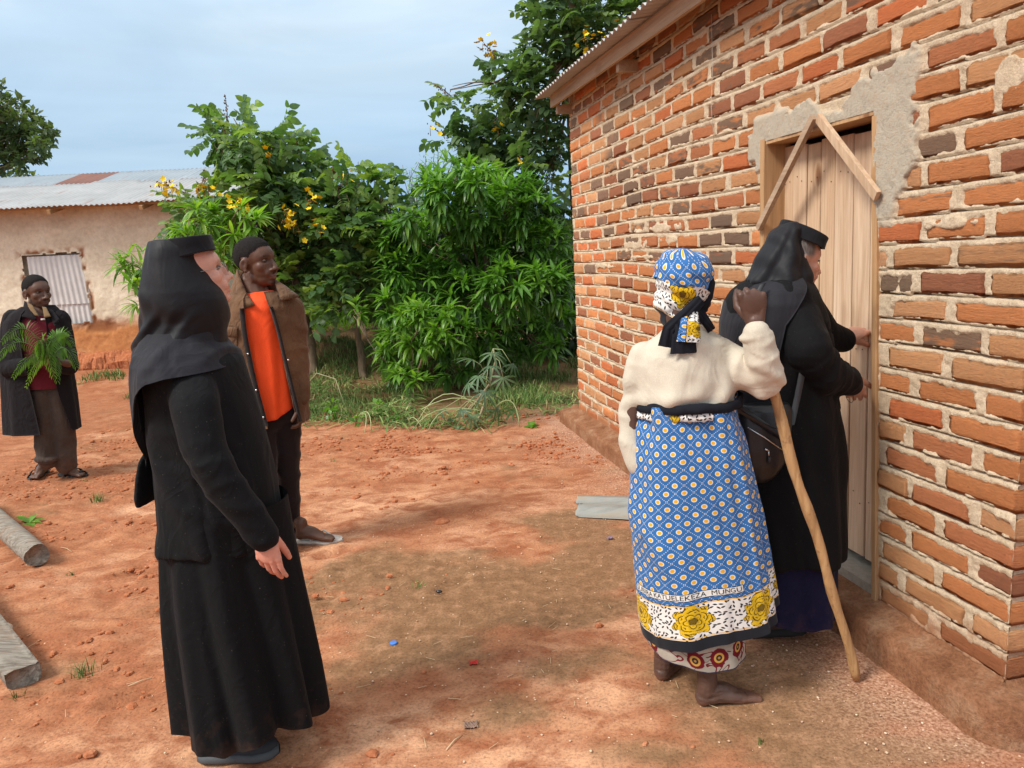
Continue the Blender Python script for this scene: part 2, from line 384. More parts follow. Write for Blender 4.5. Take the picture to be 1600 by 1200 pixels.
def brick_shape(seed, nu=14, nv=6, depth=0.07):
    """unit brick face 1 x 1 (x, z) with real depth (y, metres) to be scaled in x and z"""
    rs = np.random.RandomState(seed); L, Hh = 0.28, 0.070
    s = np.linspace(-1, 1, nu); tt = np.linspace(-1, 1, nv)
    s = np.sign(s)*np.abs(s)**0.72; tt = np.sign(tt)*np.abs(tt)**0.75
    S, T = np.meshgrid(s, tt, indexing='ij')
    x = S*L/2; z = T*Hh/2
    # ragged outline
    z = z + np.abs(T)*(0.0042*(fb2(S*5+seed*7, T*0.8+seed, 3, 1)*2)) + 0.0035*np.sin(S*1.7+seed)*rs.uniform(-1, 1)
    x = x + np.abs(S)*(0.007*fb2(T*2.5+seed*3, S*0.7+seed, 3, 2)*2)
    ex = (L/2-np.abs(x)); ez = (Hh/2-np.abs(z))
    R = 0.009
    rr = np.clip(1-ex/R, 0, 1)**2 + np.clip(1-ez/R, 0, 1)**2
    y = -R*(1-np.sqrt(np.clip(1-np.clip(rr, 0, 1), 0, 1)))
    y = y + 0.0045*fb2(S*7+seed, T*3+seed*2, 4, 3)*2
    V = np.stack([x/L, y, z/Hh], -1).reshape(-1, 3); id_ = np.arange(nu*nv).reshape(nu, nv)
    F = [np.stack([id_[:-1, :-1], id_[1:, :-1], id_[1:, 1:], id_[:-1, 1:]], -1).reshape(-1, 4)]
    ring = np.concatenate([id_[:, 0], id_[-1, 1:], id_[-2::-1, -1], id_[0, -2:0:-1]])
    B = V[ring].copy(); B[:, 1] = -depth
    k = len(V); V = np.concatenate([V, B]); n = len(ring); a = np.arange(n)
    F.append(np.stack([ring, k+a, k+(a+1) % n, np.roll(ring, -1)], 1))
    F = [f[:, ::-1] for f in F]
    return V, F
PAL = [((.50, .200, .080), 30), ((.53, .165, .066), 15), ((.43, .165, .076), 16), ((.49, .250, .120), 16), ((.31, .125, .068), 8), ((.54, .28, .14), 9)]
def brick_colour(rs, u, z):
    grey = 0.0
    pg = 0.34*sst(1.0, 1.9, np.array(z)) + 0.10*sst(.6, 1.2, np.array(z))
    pg *= sst(0.0, .8, np.array(u))*0.8+0.2
    if rs.rand() < pg: grey = rs.choice([0.45, 0.6, 0.8, 1.3])
    w = np.array([p[1] for p in PAL], float); w /= w.sum()
    if u < 0.64 and z < 1.3 or u < 0.3: w = np.array([.42, .03, .16, .32, .03, .04])
    c = np.array(PAL[rs.choice(len(PAL), p=w/w.sum())][0])*rs.uniform(.88, 1.1)
    return c, grey
def layout(u0, u1, seed, holes=(), zmax=lambda u: WH, plane_len=None):
    """list of bricks (ua, ub, za, zb, course)"""
    rs = np.random.RandomState(seed); out = []
    nc = int((WH+1.0-CZ0)/CP)
    for i in range(nc):
        za = CZ0+i*CP+0.008; zb = za+0.0755+rs.uniform(-.005, .003)
        cuts = []; u = u0
        first = True
        while u < u1-0.03:
            L = rs.uniform(.256, .294)
            if u == u0: L = 0.292 if i % 2 == 0 else 0.145
            if u+L > u1-0.05: L = u1-u
            cuts.append((u, u+L)); u += L+rs.uniform(.016, .030)+(.008 if u < .6 else 0)
        for (a, b_) in cuts:
            segs = [(a, b_)]
            for (h0f, h1, hz0, hz1) in holes:
                zm = (za+zb)/2; h0 = h0f(zm)
                if zb > hz0 and za < hz1-0.01:
                    ns = []
                    for (p, q) in segs:
                        if p < h0-0.035: ns.append((p, min(q, h0-0.012)))
                        if q > h1+0.035: ns.append((max(p, h1+0.012), q))
                        
                    segs = ns
            for (p, q) in segs:
                if q-p > 0.04 and zb < zmax((p+q)/2): out.append((p, q, za, zb, i))
    return out
LAY = layout(0.0, WL, 11, holes=[(door_r, DU1, 0.10, DZ1+0.02)])
def plastered(u, z):
    """thickness mask of the grey cement smeared round the door"""
    nse = 0.10*fb2(u*6, z*6, 4, 1)+0.05*fb2(u*19, z*19, 3, 2)
    top = np.minimum(sst(2.130, 2.115, z+nse*1.2-.070*sst(1.0, .7, u)+.03*np.sin(u*9)+.03*fb2(u*30,z*30,2,4)), sst(1.96, 1.98, z))*sst(0.50, .52, u+nse*1.2)*sst(1.66, 1.64, u+nse*1.5)
    side = sst(.50, .52, u+nse*1.3-0.085*sst(1.95, 1.6, z)+.0*z)*sst(.80, .78, u)*sst(1.58, 1.70, z+nse)
    left = sst(1.60, 1.58, u+nse)*sst(1.3, 1.32, u)*sst(1.90, 1.93, z+nse)*sst(2.2, 2.15, z)
    return np.maximum(np.maximum(top, side*sst(2.2, 2.1, z)), left)
def bury(u, z): return float(plastered(np.array([u]), np.array([z]))[0])
shapes = [brick_shape(k) for k in range(18)]
shape_me = [mesh_np('brick', V, F) for V, F in shapes]
corner_me = [mesh_np('brick', *brick_shape(40+k, depth=0.14)) for k in range(4)]
for me_ in shape_me+corner_me: me_.materials.append(m_brick)
def largest_first(b_):
    c = HW((b_[0]+b_[1])/2, 0, (b_[2]+b_[3])/2)-CC
    p = W2.T @ c; X_, Y_ = p[0]/p[2]*FPX, p[1]/p[2]*FPX
    inview = abs(X_) < 860 and abs(Y_) < 680 and p[2] > 0
    return -((b_[1]-b_[0])/c.dot(c)*(1 if inview else .05))
LAY.sort(key=largest_first)
rs = np.random.RandomState(21)
mbj = {'V': [], 'F': [], 'C': [], 'n': 0}
def add_joined(st, V, F, c, g):
    st['V'].append(V); st['F'] += [f+st['n'] for f in F]; st['n'] += len(V)
    st['C'].append(np.tile(np.array([*c, g], np.float32), (len(V), 1)))
for k, (a, b_, za, zb, i) in enumerate(LAY):
    um, zm = (a+b_)/2, (za+zb)/2; c, grey = brick_colour(rs, um, zm)
    if 0.60 < um < 0.64: pass
    proud = rs.uniform(-.005, .006); tilt = rs.normal(0, .011); zw = float(wob(um, zm)); sl_ = 0.013*cos(um*1.3+zm*2.1)+tilt
    if k < 300:
        mm = corner_me[k % 4] if a < 0.01 else shape_me[rs.randint(18)]
        o = bpy.data.objects.new('brick', mm); COL.objects.link(o); o.parent = house
        o.location = (um, proud, zm+zw); o.rotation_euler = (rs.normal(0, .02), -sl_*1.0, rs.normal(0, .012))
        fx = rs.choice([-1, 1])
        o.scale = (b_-a, 1, zb-za)
        if fx < 0: o.rotation_euler = (o.rotation_euler[0], -sl_, o.rotation_euler[2])
        o.color = (*[float(v) for v in c], float(grey))
    else:
        V, F = shapes[rs.randint(18)]; V = V*np.array([b_-a, 1, zb-za])
        V = V @ roty(-sl_).T + np.array([um, proud, zm+zw]); add_joined(mbj, V, F, c, grey)
# the other three walls, simpler
DEP = 3.6
def side_wall(u_plane, sgn, seed, name):
    st = {'V': [], 'F': [], 'C': [], 'n': 0}; r2 = np.random.RandomState(seed)
    for (a, b_, za, zb, i) in layout(0.015 if True else 0, DEP, seed, zmax=lambda s: WH+0.0+s*.16):
        if a < 0.155: a = 0.155
        if b_-a < .04: continue
        V, F = shapes[r2.randint(18)]; V = V*np.array([b_-a, 1, zb-za]); um = (a+b_)/2
                # local: x along wall -> -off direction ; outward y -> sgn*u
        P = np.stack([u_plane+sgn*V[:, 1]+sgn*r2.uniform(-.004, .005), -(V[:, 0]+um), V[:, 2]+(za+zb)/2+wob(um, (za+zb)/2)], 1)
        c, g_ = brick_colour(r2, um*.3, za); add_joined(st, P, [f[:, ::-1] if sgn > 0 else f for f in F], c, g_)
    return st
def emit(st, name):
    me = mesh_np(name, np.concatenate(st['V']), st['F']); vcol(me, np.concatenate(st['C'])); o = link(name, me, m_brick_j, house); tag(o, kind='stuff'); return o
emit(mbj, 'far_bricks'); emit(side_wall(0.0, -1, 31, ''), 'gable_bricks'); emit(side_wall(WL, 1, 32, ''), 'end_wall_bricks')

# mortar: one uneven sheet standing between the bricks
uu = [0.004]; 
while uu[-1] < WL: uu.append(uu[-1]+0.0042+0.0017*uu[-1])
uu = np.array(uu); uu[-1] = WL; zz = np.arange(0.10, WH+0.005, 0.0058)
U, Zm = np.meshgrid(uu, zz, indexing='ij')
Hm = np.full(U.shape, -0.012); dist_in = np.full(U.shape, -1.0); below = np.zeros(U.shape)
Zc = Zm - wob(U, Zm)
# bed joints: recessed under the brick above, proud on the brick below
ph = np.mod((Zc-CZ0-0.008)/CP, 1.0)*CP
jt = np.clip((ph-0.0755)/(CP-0.0755), 0, 1)
Hm = -0.001 - 0.026*sst(0.55, 0.98, jt)*(ph > 0.072)
for (a, b_, za, zb, i) in LAY:
    i0, i1 = np.searchsorted(uu, [a, b_]); zs = slice(max(0, int((za-0.14)/0.0058)), int((zb-0.06)/0.0058)+1)
    su = slice(i0, i1)
    d1 = np.minimum(U[su, zs]-a, b_-U[su, zs]); d2 = np.minimum(Zc[su, zs]-za, zb-Zc[su, zs])
    dist_in[su, zs] = np.maximum(dist_in[su, zs], np.minimum(d1, d2))
nz1 = fb2(U*16, Zm*16, 4, 1)*2; nz2 = fb2(U*55, Zm*55, 4, 4)*2; nz3 = fb2(U*5, Zm*7, 3, 5)*2
ins = dist_in > 0
Hm = Hm + 0.0045*nz1 + 0.0035*nz2
smear = sst(0.42, 0.75, nz3+0.25*nz1)
Hin = 0.0010 - dist_in*0.72 + 0.010*nz1 + 0.007*nz2 + smear*0.013
Hm = np.where(ins, np.minimum(Hin, 0.007), Hm + 0.003*smear)
PL = plastered(U, Zm); Hp = 0.011 + 0.004*nz1 + 0.0015*nz2
Hm = Hm*(1-PL)+Hp*PL
for (pu, pz, ru, rz) in [(2.75, 1.70, .35, .035), (3.15, 1.60, .45, .04), (2.6, 1.62, .2, .03), (.35, 1.62, .2, .03), (3.9, 1.45, .3, .03), (.12, 2.05, .1, .06), (3.1, 1.52, .3, .02)]:
    q = sst(0.35, 0.75, np.exp(-((U-pu)/ru)**2-((Zm-pz)/rz)**2)+0.5*nz1+.1*nz2); Hm = np.maximum(Hm, (0.006+0.003*nz2)*q-0.03*(1-q))
Hm[-1, :] = -0.02; Hm = np.where(U < .012, np.minimum(Hm, -.005), Hm)
hole = (U > door_r(Zm)-0.004) & (U < DU1+0.004) & (Zm > 0.13) & (Zm < DZ1)
keepq = ~(hole[:-1, :-1] & hole[1:, :-1] & hole[1:, 1:] & hole[:-1, 1:])
ni, nj = U.shape; idx = np.arange(ni*nj).reshape(ni, nj)
F = np.stack([idx[:-1, :-1], idx[:-1, 1:], idx[1:, 1:], idx[1:, :-1]], -1)[keepq]
me = mesh_np('mortar', np.stack([U, Hm, Zm], -1).reshape(-1, 3), F.reshape(-1, 4))
vcol(me, np.stack([PL.ravel(), 0*PL.ravel(), 0*PL.ravel()], 1), 'Mask')
m_mortar, t, b = mat('sandy_mortar', 0.95, 0.15)
g = geo(t); n1 = t.noise(g, 12, 5, .6); n2 = t.noise(g, 160, 4, .8); n3 = t.noise(g, 45, 5, .7)
c = t.ramp(n1, [(0.3, (.56, .43, .29)), (0.7, (.72, .58, .42))])
c = t.mix(t.ramp(n3, [(0.30, (.7, .7, .7)), (0.44, (0, 0, 0))]), c, (.48, .32, .19))
c = t.mix(1.0, c, t.ramp(n2, [(0.3, (.72, .70, .68)), (0.6, (1.08, 1.08, 1.08))]), 'MULTIPLY')
pm = t.new('ShaderNodeSeparateColor', i_0=vc_node(t, 'Mask')).outputs[0]
pc = t.ramp(n3, [(0.25, (.36, .30, .23)), (0.5, (.50, .44, .35)), (0.75, (.46, .34, .23))])
c = t.mix(pm, c, pc)
gn = t.new('ShaderNodeNewGeometry').outputs['Position']; z = t.new('ShaderNodeSeparateXYZ', i_0=gn).outputs[2]
st = t.ramp(t.math('ADD', z, t.math('MULTIPLY', t.math('SUBTRACT', n1, .5), .35)), [(0.16, (.85, .85, .85)), (0.30, (0, 0, 0))])
c = t.mix(st, c, (.36, .16, .08)); t.l.new(c, b.inputs['Base Color'])
hb = t.math('ADD', t.math('MULTIPLY', n2, .8), n3); bm_ = t.bump(hb, 0.9, 0.008)
t.l.new(bm_, b.inputs['Normal'])
link('mortar', me, m_mortar, house)
# wall body behind (gables, back, reveals)
mb = MB()
def slab(mb, u0, u1, o0, o1, z0, z1, zslope=0.0):
    V = []
    for u in (u0, u1):
        for o_ in (o0, o1):
            for z_ in (z0, z1): V.append((u, o_, z_ + (-o_*zslope if z_ == z1 else 0)))
    mb.add(V, np.array([[0, 1, 3, 2], [4, 6, 7, 5], [0, 4, 5, 1], [2, 3, 7, 6], [0, 2, 6, 4], [1, 5, 7, 3]]))
slab(mb, 0.009, 0.135, -DEP, -0.014, 0.05, 2.84, .16); slab(mb, WL-.135, WL-0.022, -DEP, -0.045, 0.05, 2.78, .16)
slab(mb, 0.14, WL-0.14, -DEP, -DEP+.12, 0.05, 2.78, .16)
slab(mb, 0.14, .60, -0.135, -0.045, 0.05, 2.78); slab(mb, 1.56, WL-.14, -0.135, -0.045, 0.05, 2.78); slab(mb, .60, 1.56, -.135, -.045, 2.09, 2.78)
mb.build('wall_core', m_mortar, house, smooth=False)
# reveals of the door opening
mb = MB(); zr = np.linspace(.12, 2.07, 40); orr = np.linspace(0.012, -.14, 8)
Zr, Or = np.meshgrid(zr, orr, indexing='ij')
Ur = door_r(Zr)+0.006*fb2(Zr*9, Or*20, 3, 1)-0.004
V = np.stack([Ur, Or, Zr], -1).reshape(-1, 3); id_ = np.arange(320).reshape(40, 8)
mb.add(V, np.stack([id_[:-1, :-1], id_[1:, :-1], id_[1:, 1:], id_[:-1, 1:]], -1).reshape(-1, 4))
slab(mb, .60, 1.56, -.14, .004, 2.062, 2.085); slab(mb, 1.528, 1.56, -.14, -.01, .13, 2.06)
mb.build('door_reveal', m_mortar, house)
# plinth
m_plinth, t, b = mat('earth_stained_plinth', .95, .1)
g = geo(t); n1 = t.noise(g, 7, 6, .65); n3 = t.noise(g, 70, 5, .75)
c = t.ramp(n1, [(0.3, (.20, .085, .042)), (0.5, (.28, .13, .068)), (0.72, (.40, .24, .145))])
c = t.mix(1.0, c, t.ramp(n3, [(0.3, (.65, .62, .6)), (0.6, (1.15, 1.15, 1.15))]), 'MULTIPLY'); t.l.new(c, b.inputs['Base Color'])
t.l.new(t.bump(t.math('ADD', n3, n1), .9, .012), b.inputs['Normal'])
def plinth_strip():
    prof = [(-.02, .165), (.012, .152), (.03, .142), (.07, .134), (.110, .130), (.132, .122), (.142, .098), (.140, .05), (.142, .012), (.165, -.08)]
    path = [(WL+.25, .0, 1), (WL, 0, 1)] ; us = np.arange(WL+.17, -0.0, -0.02)
    P = [(u, 0.0, 0.0, 1.0) for u in us]                      # along the front: outward = +off
    for k in range(7): a = pi/2*(k+.5)/7; P.append((0.0, 0.0, -sin(a), cos(a)))
    P += [(0.0, -o_, -1.0, 0.0) for o_ in np.arange(0.0, DEP, .04)]
    V = []
    for k, (u, o_, ou, oo) in enumerate(P):
        for j, (r, z) in enumerate(prof):
            w_ = float(fb2(np.array(k*.11), np.array(j*.4), 4, 2))*.035*(j > 1)
            rr = r*1.0+w_*.6
            V.append((u+ou*rr, o_+oo*rr, z+w_*.35*(j < 7)))
    n = len(prof); m = len(P); id_ = np.arange(m*n).reshape(m, n)
    me = mesh_np('plinth', np.array(V), np.stack([id_[:-1, :-1], id_[1:, :-1], id_[1:, 1:], id_[:-1, 1:]], -1).reshape(-1, 4))
    link('plinth', me, m_plinth, house)
plinth_strip()
# timber
def wood(name, ca, cb, cc, scale=1.0, rough=.75, vert=True):
    m, t, b = mat(name, rough, .25)
    g = geo(t); oi = t.new('ShaderNodeObjectInfo').outputs['Random']
    off = t.new('ShaderNodeCombineXYZ', i_0=t.math('MULTIPLY', oi, 9.0), i_1=t.math('MULTIPLY', oi, 4.0), i_2=t.math('MULTIPLY', oi, 23.0))
    v = t.new('ShaderNodeVectorMath', operation='ADD', i_0=g, i_1=off.outputs[0]).outputs[0]
    st = (22, 22, 1.4) if vert else (1.4, 22, 22)
    w = t.noise(t.mapping(v, tuple(q*scale for q in st)), 1.0, 5, .6, 0.9)
    w2 = t.noise(t.mapping(v, tuple(q*scale*(4 if q > 5 else 2) for q in st)), 1.0, 5, .7)
    big = t.noise(t.mapping(v, (4, 4, 1.3) if vert else (1.3, 4, 4)), 1.0, 3, .5, .5)
    c = t.ramp(w, [(0.3, ca), (0.5, cb), (0.72, cc)])
    c = t.mix(t.ramp(big, [(0.35, (0, 0, 0)), (0.7, (.6, .6, .6))]), c, ca)
    c = t.mix(t.math('MULTIPLY', t.math('SUBTRACT', oi, .3), .7, clamp=True), c, (.52, .34, .19))
    # knots
    vo = t.new('ShaderNodeTexVoronoi', i_Vector=t.mapping(v, (5.0, 5.0, 2.3) if vert else (2.3, 5, 5)), i_Scale=1.0)
    kn = t.ramp(vo.outputs['Distance'], [(0.06, (1, 1, 1)), (0.10, (.6, .6, .6)), (.13, (.15, .15, .15)), (0.19, (.35, .35, .35)), (.27, (0, 0, 0))])
    kp = t.math('GREATER_THAN', t.new('ShaderNodeSeparateColor', i_0=vo.outputs['Color']).outputs[0], .25)
    c = t.mix(t.math('MULTIPLY', t.math('MULTIPLY', kn, kp), .9), c, (.20, .09, .04))
    c = t.mix(1.0, c, t.ramp(w2, [(0.3, (.8, .78, .76)), (0.6, (1.06, 1.06, 1.06))]), 'MULTIPLY')
    t.l.new(c, b.inputs['Base Color']); t.l.new(t.bump(t.math('ADD', w, w2), .35, .004), b.inputs['Normal'])
    return m
m_plank = wood('sawn_pale_wood', (.48, .32, .205), (.62, .45, .31), (.74, .58, .43))
m_frame = wood('brown_frame_wood', (.34, .19, .085), (.45, .26, .125), (.54, .33, .17))
m_fascia = wood('weathered_roof_timber', (.33, .225, .15), (.42, .30, .205), (.50, .37, .26), vert=False)
def bev_box(mb, u0, u1, o0, o1, z0, z1, e=.003, shear=None, n=1):
    """box with chamfered long edges; shear(z)->du"""
    us = [(u0, o0+e), (u0+e, o0), (u1-e, o0), (u1, o0+e), (u1, o1-e), (u1-e, o1), (u0+e, o1), (u0, o1-e)]
    zs = np.linspace(z0, z1, n+1); V = []
    for z in zs:
        for (u, o_) in us: V.append((u+(shear(z) if shear else 0), o_, z))
    m = 8; F = np.array([[i*m+j, i*m+(j+1) % m, (i+1)*m+(j+1) % m, (i+1)*m+j] for i in range(n) for j in range(m)])
    mb.add(V, [F, np.arange(8)[::-1], np.arange(8)+n*8])
door = empty('door', (0, 0, 0)); door.parent = house
bounds = [1.512, 1.405, 1.352, 1.228, 1.112, .972, .865, .775]
bounds = [1.512, 1.408, 1.300, 1.200, 1.100, .975, .865, .76]
for k in range(7):
    b1, b0 = bounds[k], bounds[k+1]; mb = MB()
    top = 2.018-0.006*(k % 3)-.010*k/7; bot = .235+.004*((k*5) % 3)
    sh = lambda z, k=k: (-.0 + (z-1.2)*.004*sin(k*2.1)) - (.04*(1-z/2.0) if k >= 5 else .015*(1-z/2)*(k > 2))
    bev_box(mb, b0+.0022, b1-.0022, -.121, -.097+0.0015*((k*3) % 4), bot, top, .003, sh, 6)
    mb.build('plank', m_plank, door, smooth=False)
mb = MB()
for z in (.45, 1.10, 1.80): bev_box(mb, .80, 1.50, -.150, -.122, z, z+.10)
mb.build('ledge', m_frame, door, smooth=False)
m_nail, t, b = mat('rusty_nail', .6, .4); b.inputs['Base Color'].default_value = (.05, .03, .022, 1)
mb = MB()
for k in range(7):
    uc = (bounds[k]+bounds[k+1])/2
    for z in (.49, 1.14, 1.85):
        for s_ in (-1, 1): mb.ell((uc+s_*.022+RN.normal(0, .004)-(.02 if k >= 5 else 0)*(1-z/2)*2, -.0955+.0015*((k*3) % 4), z+RN.normal(0, .012)), (.0030, .0016, .0030), None, 6, 4)
tag(mb.build('nails', m_nail, door), kind='stuff')
fr = empty('door_frame', (0, 0, 0)); fr.parent = house
mb = MB(); bev_box(mb, 1.486, 1.522, -.128, .014, .14, 2.06, .003); mb.build('post', m_frame, fr, smooth=False)
mb = MB(); bev_box(mb, .700-.0, .728, -.128, .012, .14, 2.03, .003, lambda z: -.088*(1-(z-.13)/1.9), 4); mb.build('post', m_frame, fr, smooth=False)
mb = MB(); bev_box(mb, .69, 1.481, -.128, .008, 2.034, 2.060, .003); mb.build('head', m_frame, fr, smooth=False)
def plank_between(p, q, w, th, nout=(0, 1, 0)):
    p, q = np.array(p, float), np.array(q, float); L = np.linalg.norm(q-p); y = (q-p)/L; z = np.array(nout, float); z -= z.dot(y)*y; z /= np.linalg.norm(z); x = np.cross(y, z)
    mb = MB(); mb.box((p+q)/2, (w, L, th), np.stack([x, y, z], 1)); return mb
plank_between((1.057, .036, 2.085), (1.500, .030, 1.650), .030, .022).build('brace', m_fascia, house, smooth=False)
plank_between((1.040, .026, 2.080), (.655, .030, 1.735), .040, .018, (.25, 1, 0)).build('brace', m_plank, house, smooth=False)
# threshold
m_conc, t, b = mat('grey_cement_sill', .9, .2)
n3 = t.noise(geo(t), 30, 6, .7); c = t.ramp(n3, [(0.3, (.27, .235, .19)), (0.6, (.38, .33, .27)), (.75, (.36, .22, .13))]); t.l.new(c, b.inputs['Base Color']); t.l.new(t.bump(n3, .5, .01), b.inputs['Normal'])
mb = MB(); slab(mb, .60, 1.56, -.30, -.004, .06, .196); mb.build('sill', m_conc, house, smooth=False)
# eaves
FE = 4.70
mb = MB(); V = []
plank_between((FE, .150, 2.835), (-.35, .150, 2.800), .100, .024).build('fascia_board', m_fascia, house, smooth=False)
for u in (4.62, 3.12, 1.62, .15):
    mb = MB(); c0 = np.array((u, .045, 2.755)); R = rotx(-.14)
    mb.box((u, -.04, 2.758), (.05, .34, .072), rotx(.0)); mb.build('rafter_end', m_fascia, house, smooth=False)
m_iron, t, b = mat('dull_galvanised_iron', .55, .5)
g = geo(t); n1 = t.noise(g, 3, 5, .6); c = t.ramp(n1, [(0.35, (.36, .34, .32)), (0.6, (.45, .43, .41)), (.75, (.40, .33, .27))]); t.l.new(c, b.inputs['Base Color']); b.inputs['Metallic'].default_value = .35
def corrugated(u0, u1, y0, z0, y1, z1, wave=.076, amp=.0095, per=6, ends=8, th=.0012, sag=0.0, seed=0):
    """a corrugated sheet: ridges run from (y0,z0) to (y1,z1); returns V, F with both faces"""
    nu = int((u1-u0)/wave*per)+1; us = np.linspace(u0, u1, nu); s = np.linspace(0, 1, ends)
    U, S = np.meshgrid(us, s, indexing='ij'); dy, dz = y1-y0, z1-z0; L = math.hypot(dy, dz)
    h = amp*np.cos(2*pi*U/wave) + .003*fb2(U*2+seed, S*3, 2, 1)
    V = np.stack([U, y0+dy*S-dz/L*h, z0+dz*S+dy/L*h*(1 if dy > 0 else -1)*(1 if dy > 0 else 1)], -1).reshape(-1, 3)
    if dy < 0: V[:, 1] = (y0+dy*S+dz/L*h).ravel(); V[:, 2] = (z0+dz*S-dy/L*h).ravel()
    id_ = np.arange(nu*ends).reshape(nu, ends); F = np.stack([id_[:-1, :-1], id_[1:, :-1], id_[1:, 1:], id_[:-1, 1:]], -1).reshape(-1, 4)
    V2 = V.copy(); V2[:, 2] -= th
    ring = np.concatenate([id_[:, 0], id_[-1, 1:], id_[-2::-1, -1], id_[0, -2:0:-1]]); k = len(V); rr = np.roll(ring, -1)
    return np.concatenate([V, V2]), [F, F[:, ::-1]+k, np.stack([ring, ring+k, rr+k, rr], 1)]
k = 0
for u0 in np.arange(-.45, FE, .745):
    mb = MB(); V, F = corrugated(u0, min(u0+.80, FE+.06), .285, 2.874+.004*(k % 2), -3.95, 2.874+.67, amp=.0125, seed=k); mb.add(V, F)
    mb.build('roof_sheet', m_iron, house); k += 1
# ------------------------------------------------------------------ the plastered mud house at the left
BY = 11.5; BX0, BX1 = -11.5, -4.35
hut = empty('mud_house', (-7.5, BY, 0), 'low tan plastered house with long corrugated iron roof behind the man holding leaves', 'house')
hb_ = (-7.5, BY, 0)
gx2 = np.arange(BX0, BX1+.001, .021); gz2 = np.arange(-.05, 2.56, .021)
U, Zm = np.meshgrid(gx2, gz2, indexing='ij')
n1 = fb2(U*2.2, Zm*2.2, 5, 1)*2; n2 = fb2(U*9, Zm*9, 4, 3)*2; n3 = fb2(U*1.2, Zm*3, 4, 6)*2
Yw = BY - 0.020*n1 - 0.010*n2
wx0, wx1, wz0, wz1 = -7.12, -6.24, .84, 1.90
edge = np.maximum(np.maximum(wx0-U, U-wx1-.06*sst(1.9, .9, Zm)), np.maximum(wz0-Zm, Zm-wz1)) + .030*n2 + .02*n1
chip = sst(.10, .02, edge)*(edge > 0)*sst(-.2, .3, n2+.3*n1)
chip = np.maximum(chip, sst(.30, .1, np.hypot((U+6.12)/1.2, (Zm-.80)/.55)+.15*n2)*.9)
Yw = Yw + 0.03*chip
hole = edge < 0
idx = np.arange(U.size).reshape(U.shape)
kq = ~(hole[:-1, :-1] & hole[1:, :-1] & hole[1:, 1:] & hole[:-1, 1:])
F = np.stack([idx[:-1, :-1], idx[1:, :-1], idx[1:, 1:], idx[:-1, 1:]], -1)[kq]
me = mesh_np('wall', np.stack([U, Yw, Zm], -1).reshape(-1, 3)-np.array(hb_), F)
low = sst(.98, .72, Zm+.10*n1+.05*n3)
vcol(me, np.stack([low.ravel(), chip.ravel(), sst(-.1, .6, n3+.5*n1+.5*sst(2.0, 2.4, Zm)).ravel()], 1), 'Mask')
m_mud, t, b = mat('mud_plaster', .95, .1)
g = geo(t); mk = t.new('ShaderNodeSeparateColor', i_0=vc_node(t, 'Mask'))
n1n = t.noise(g, 1.6, 7, .65, .4); n2n = t.noise(g, 16, 6, .7)
c = t.ramp(n1n, [(0.3, (.60, .51, .38)), (0.5, (.75, .655, .50)), (0.68, (.80, .72, .57))])
c = t.mix(t.math('MULTIPLY', mk.outputs[2], .55), c, (.53, .43, .31))
lc = t.ramp(n1n, [(0.3, (.44, .17, .062)), (0.55, (.56, .25, .10)), (.75, (.60, .36, .19))])
c = t.mix(mk.outputs[0], c, lc); c = t.mix(mk.outputs[1], c, (.30, .12, .05))
c = t.mix(1.0, c, t.ramp(n2n, [(0.3, (.84, .82, .8)), (0.6, (1.06, 1.06, 1.06))]), 'MULTIPLY')
t.l.new(c, b.inputs['Base Color']); t.l.new(t.bump(n2n, .5, .02), b.inputs['Normal'])
link('wall', me, m_mud, hut)
mb = MB(); mb.box((BX1-.06, BY+2.3, 1.25), (.12, 4.4, 2.6)); mb.box(((BX0+BX1)/2, BY+4.5, 1.25), (BX1-BX0, .12, 2.6)); mb.box((BX0+.06, BY+2.3, 1.25), (.12, 4.3, 2.6))
mb.add([(BX1-.01, BY+.1, 2.5), (BX1-.01, BY+4.5, 2.5), (BX1-.01, BY+2.1, 3.2)], np.array([[0, 1, 2]]))
mb.box((-6.68, BY+.16, 1.35), (1.5, .02, 1.5))
mb.build('side_wall', m_mud, hut, hb_, smooth=False)
m_zinc, t, b = mat('white_zinc_sheet', .5, .5)
g = geo(t); n1n = t.noise(g, 2.5, 6, .65); n2n = t.noise(t.mapping(g, (8, 8, .6)), 1, 5, .7)
c = t.ramp(n1n, [(0.3, (.52, .51, .49)), (0.6, (.66, .65, .63)), (.75, (.60, .54, .47))]); c = t.mix(t.ramp(n2n, [(.62, (0, 0, 0)), (.75, (.7, .7, .7))]), c, (.42, .30, .20)); t.l.new(c, b.inputs['Base Color']); b.inputs['Metallic'].default_value = .15
def vsheet(x0, x1, z0, z1, y, lean=0.0, wave=.076, amp=.008):
    nu = int((x1-x0)/wave*8); us = np.linspace(x0, x1, nu); zs = np.linspace(z0, z1, 8); A_, B_ = np.meshgrid(us, zs, indexing='ij')
    V = np.stack([A_+lean*(z1-B_)*(A_-x0)/(x1-x0), y+amp*np.cos(2*pi*A_/wave)+.004*np.sin(B_*3), B_], -1).reshape(-1, 3)
    id_ = np.arange(nu*8).reshape(nu, 8); mb = MB(); mb.add(V, np.stack([id_[:-1, :-1], id_[1:, :-1], id_[1:, 1:], id_[:-1, 1:]], -1).reshape(-1, 4)); return mb
vsheet(-7.05, -6.25, 1.14, 1.86, BY+.028, .10).build('window_sheet', m_zinc, hut, hb_)
vsheet(-7.03, -6.17, .83, 1.17, BY+.045, .05).build('window_sheet', m_zinc, hut, hb_)
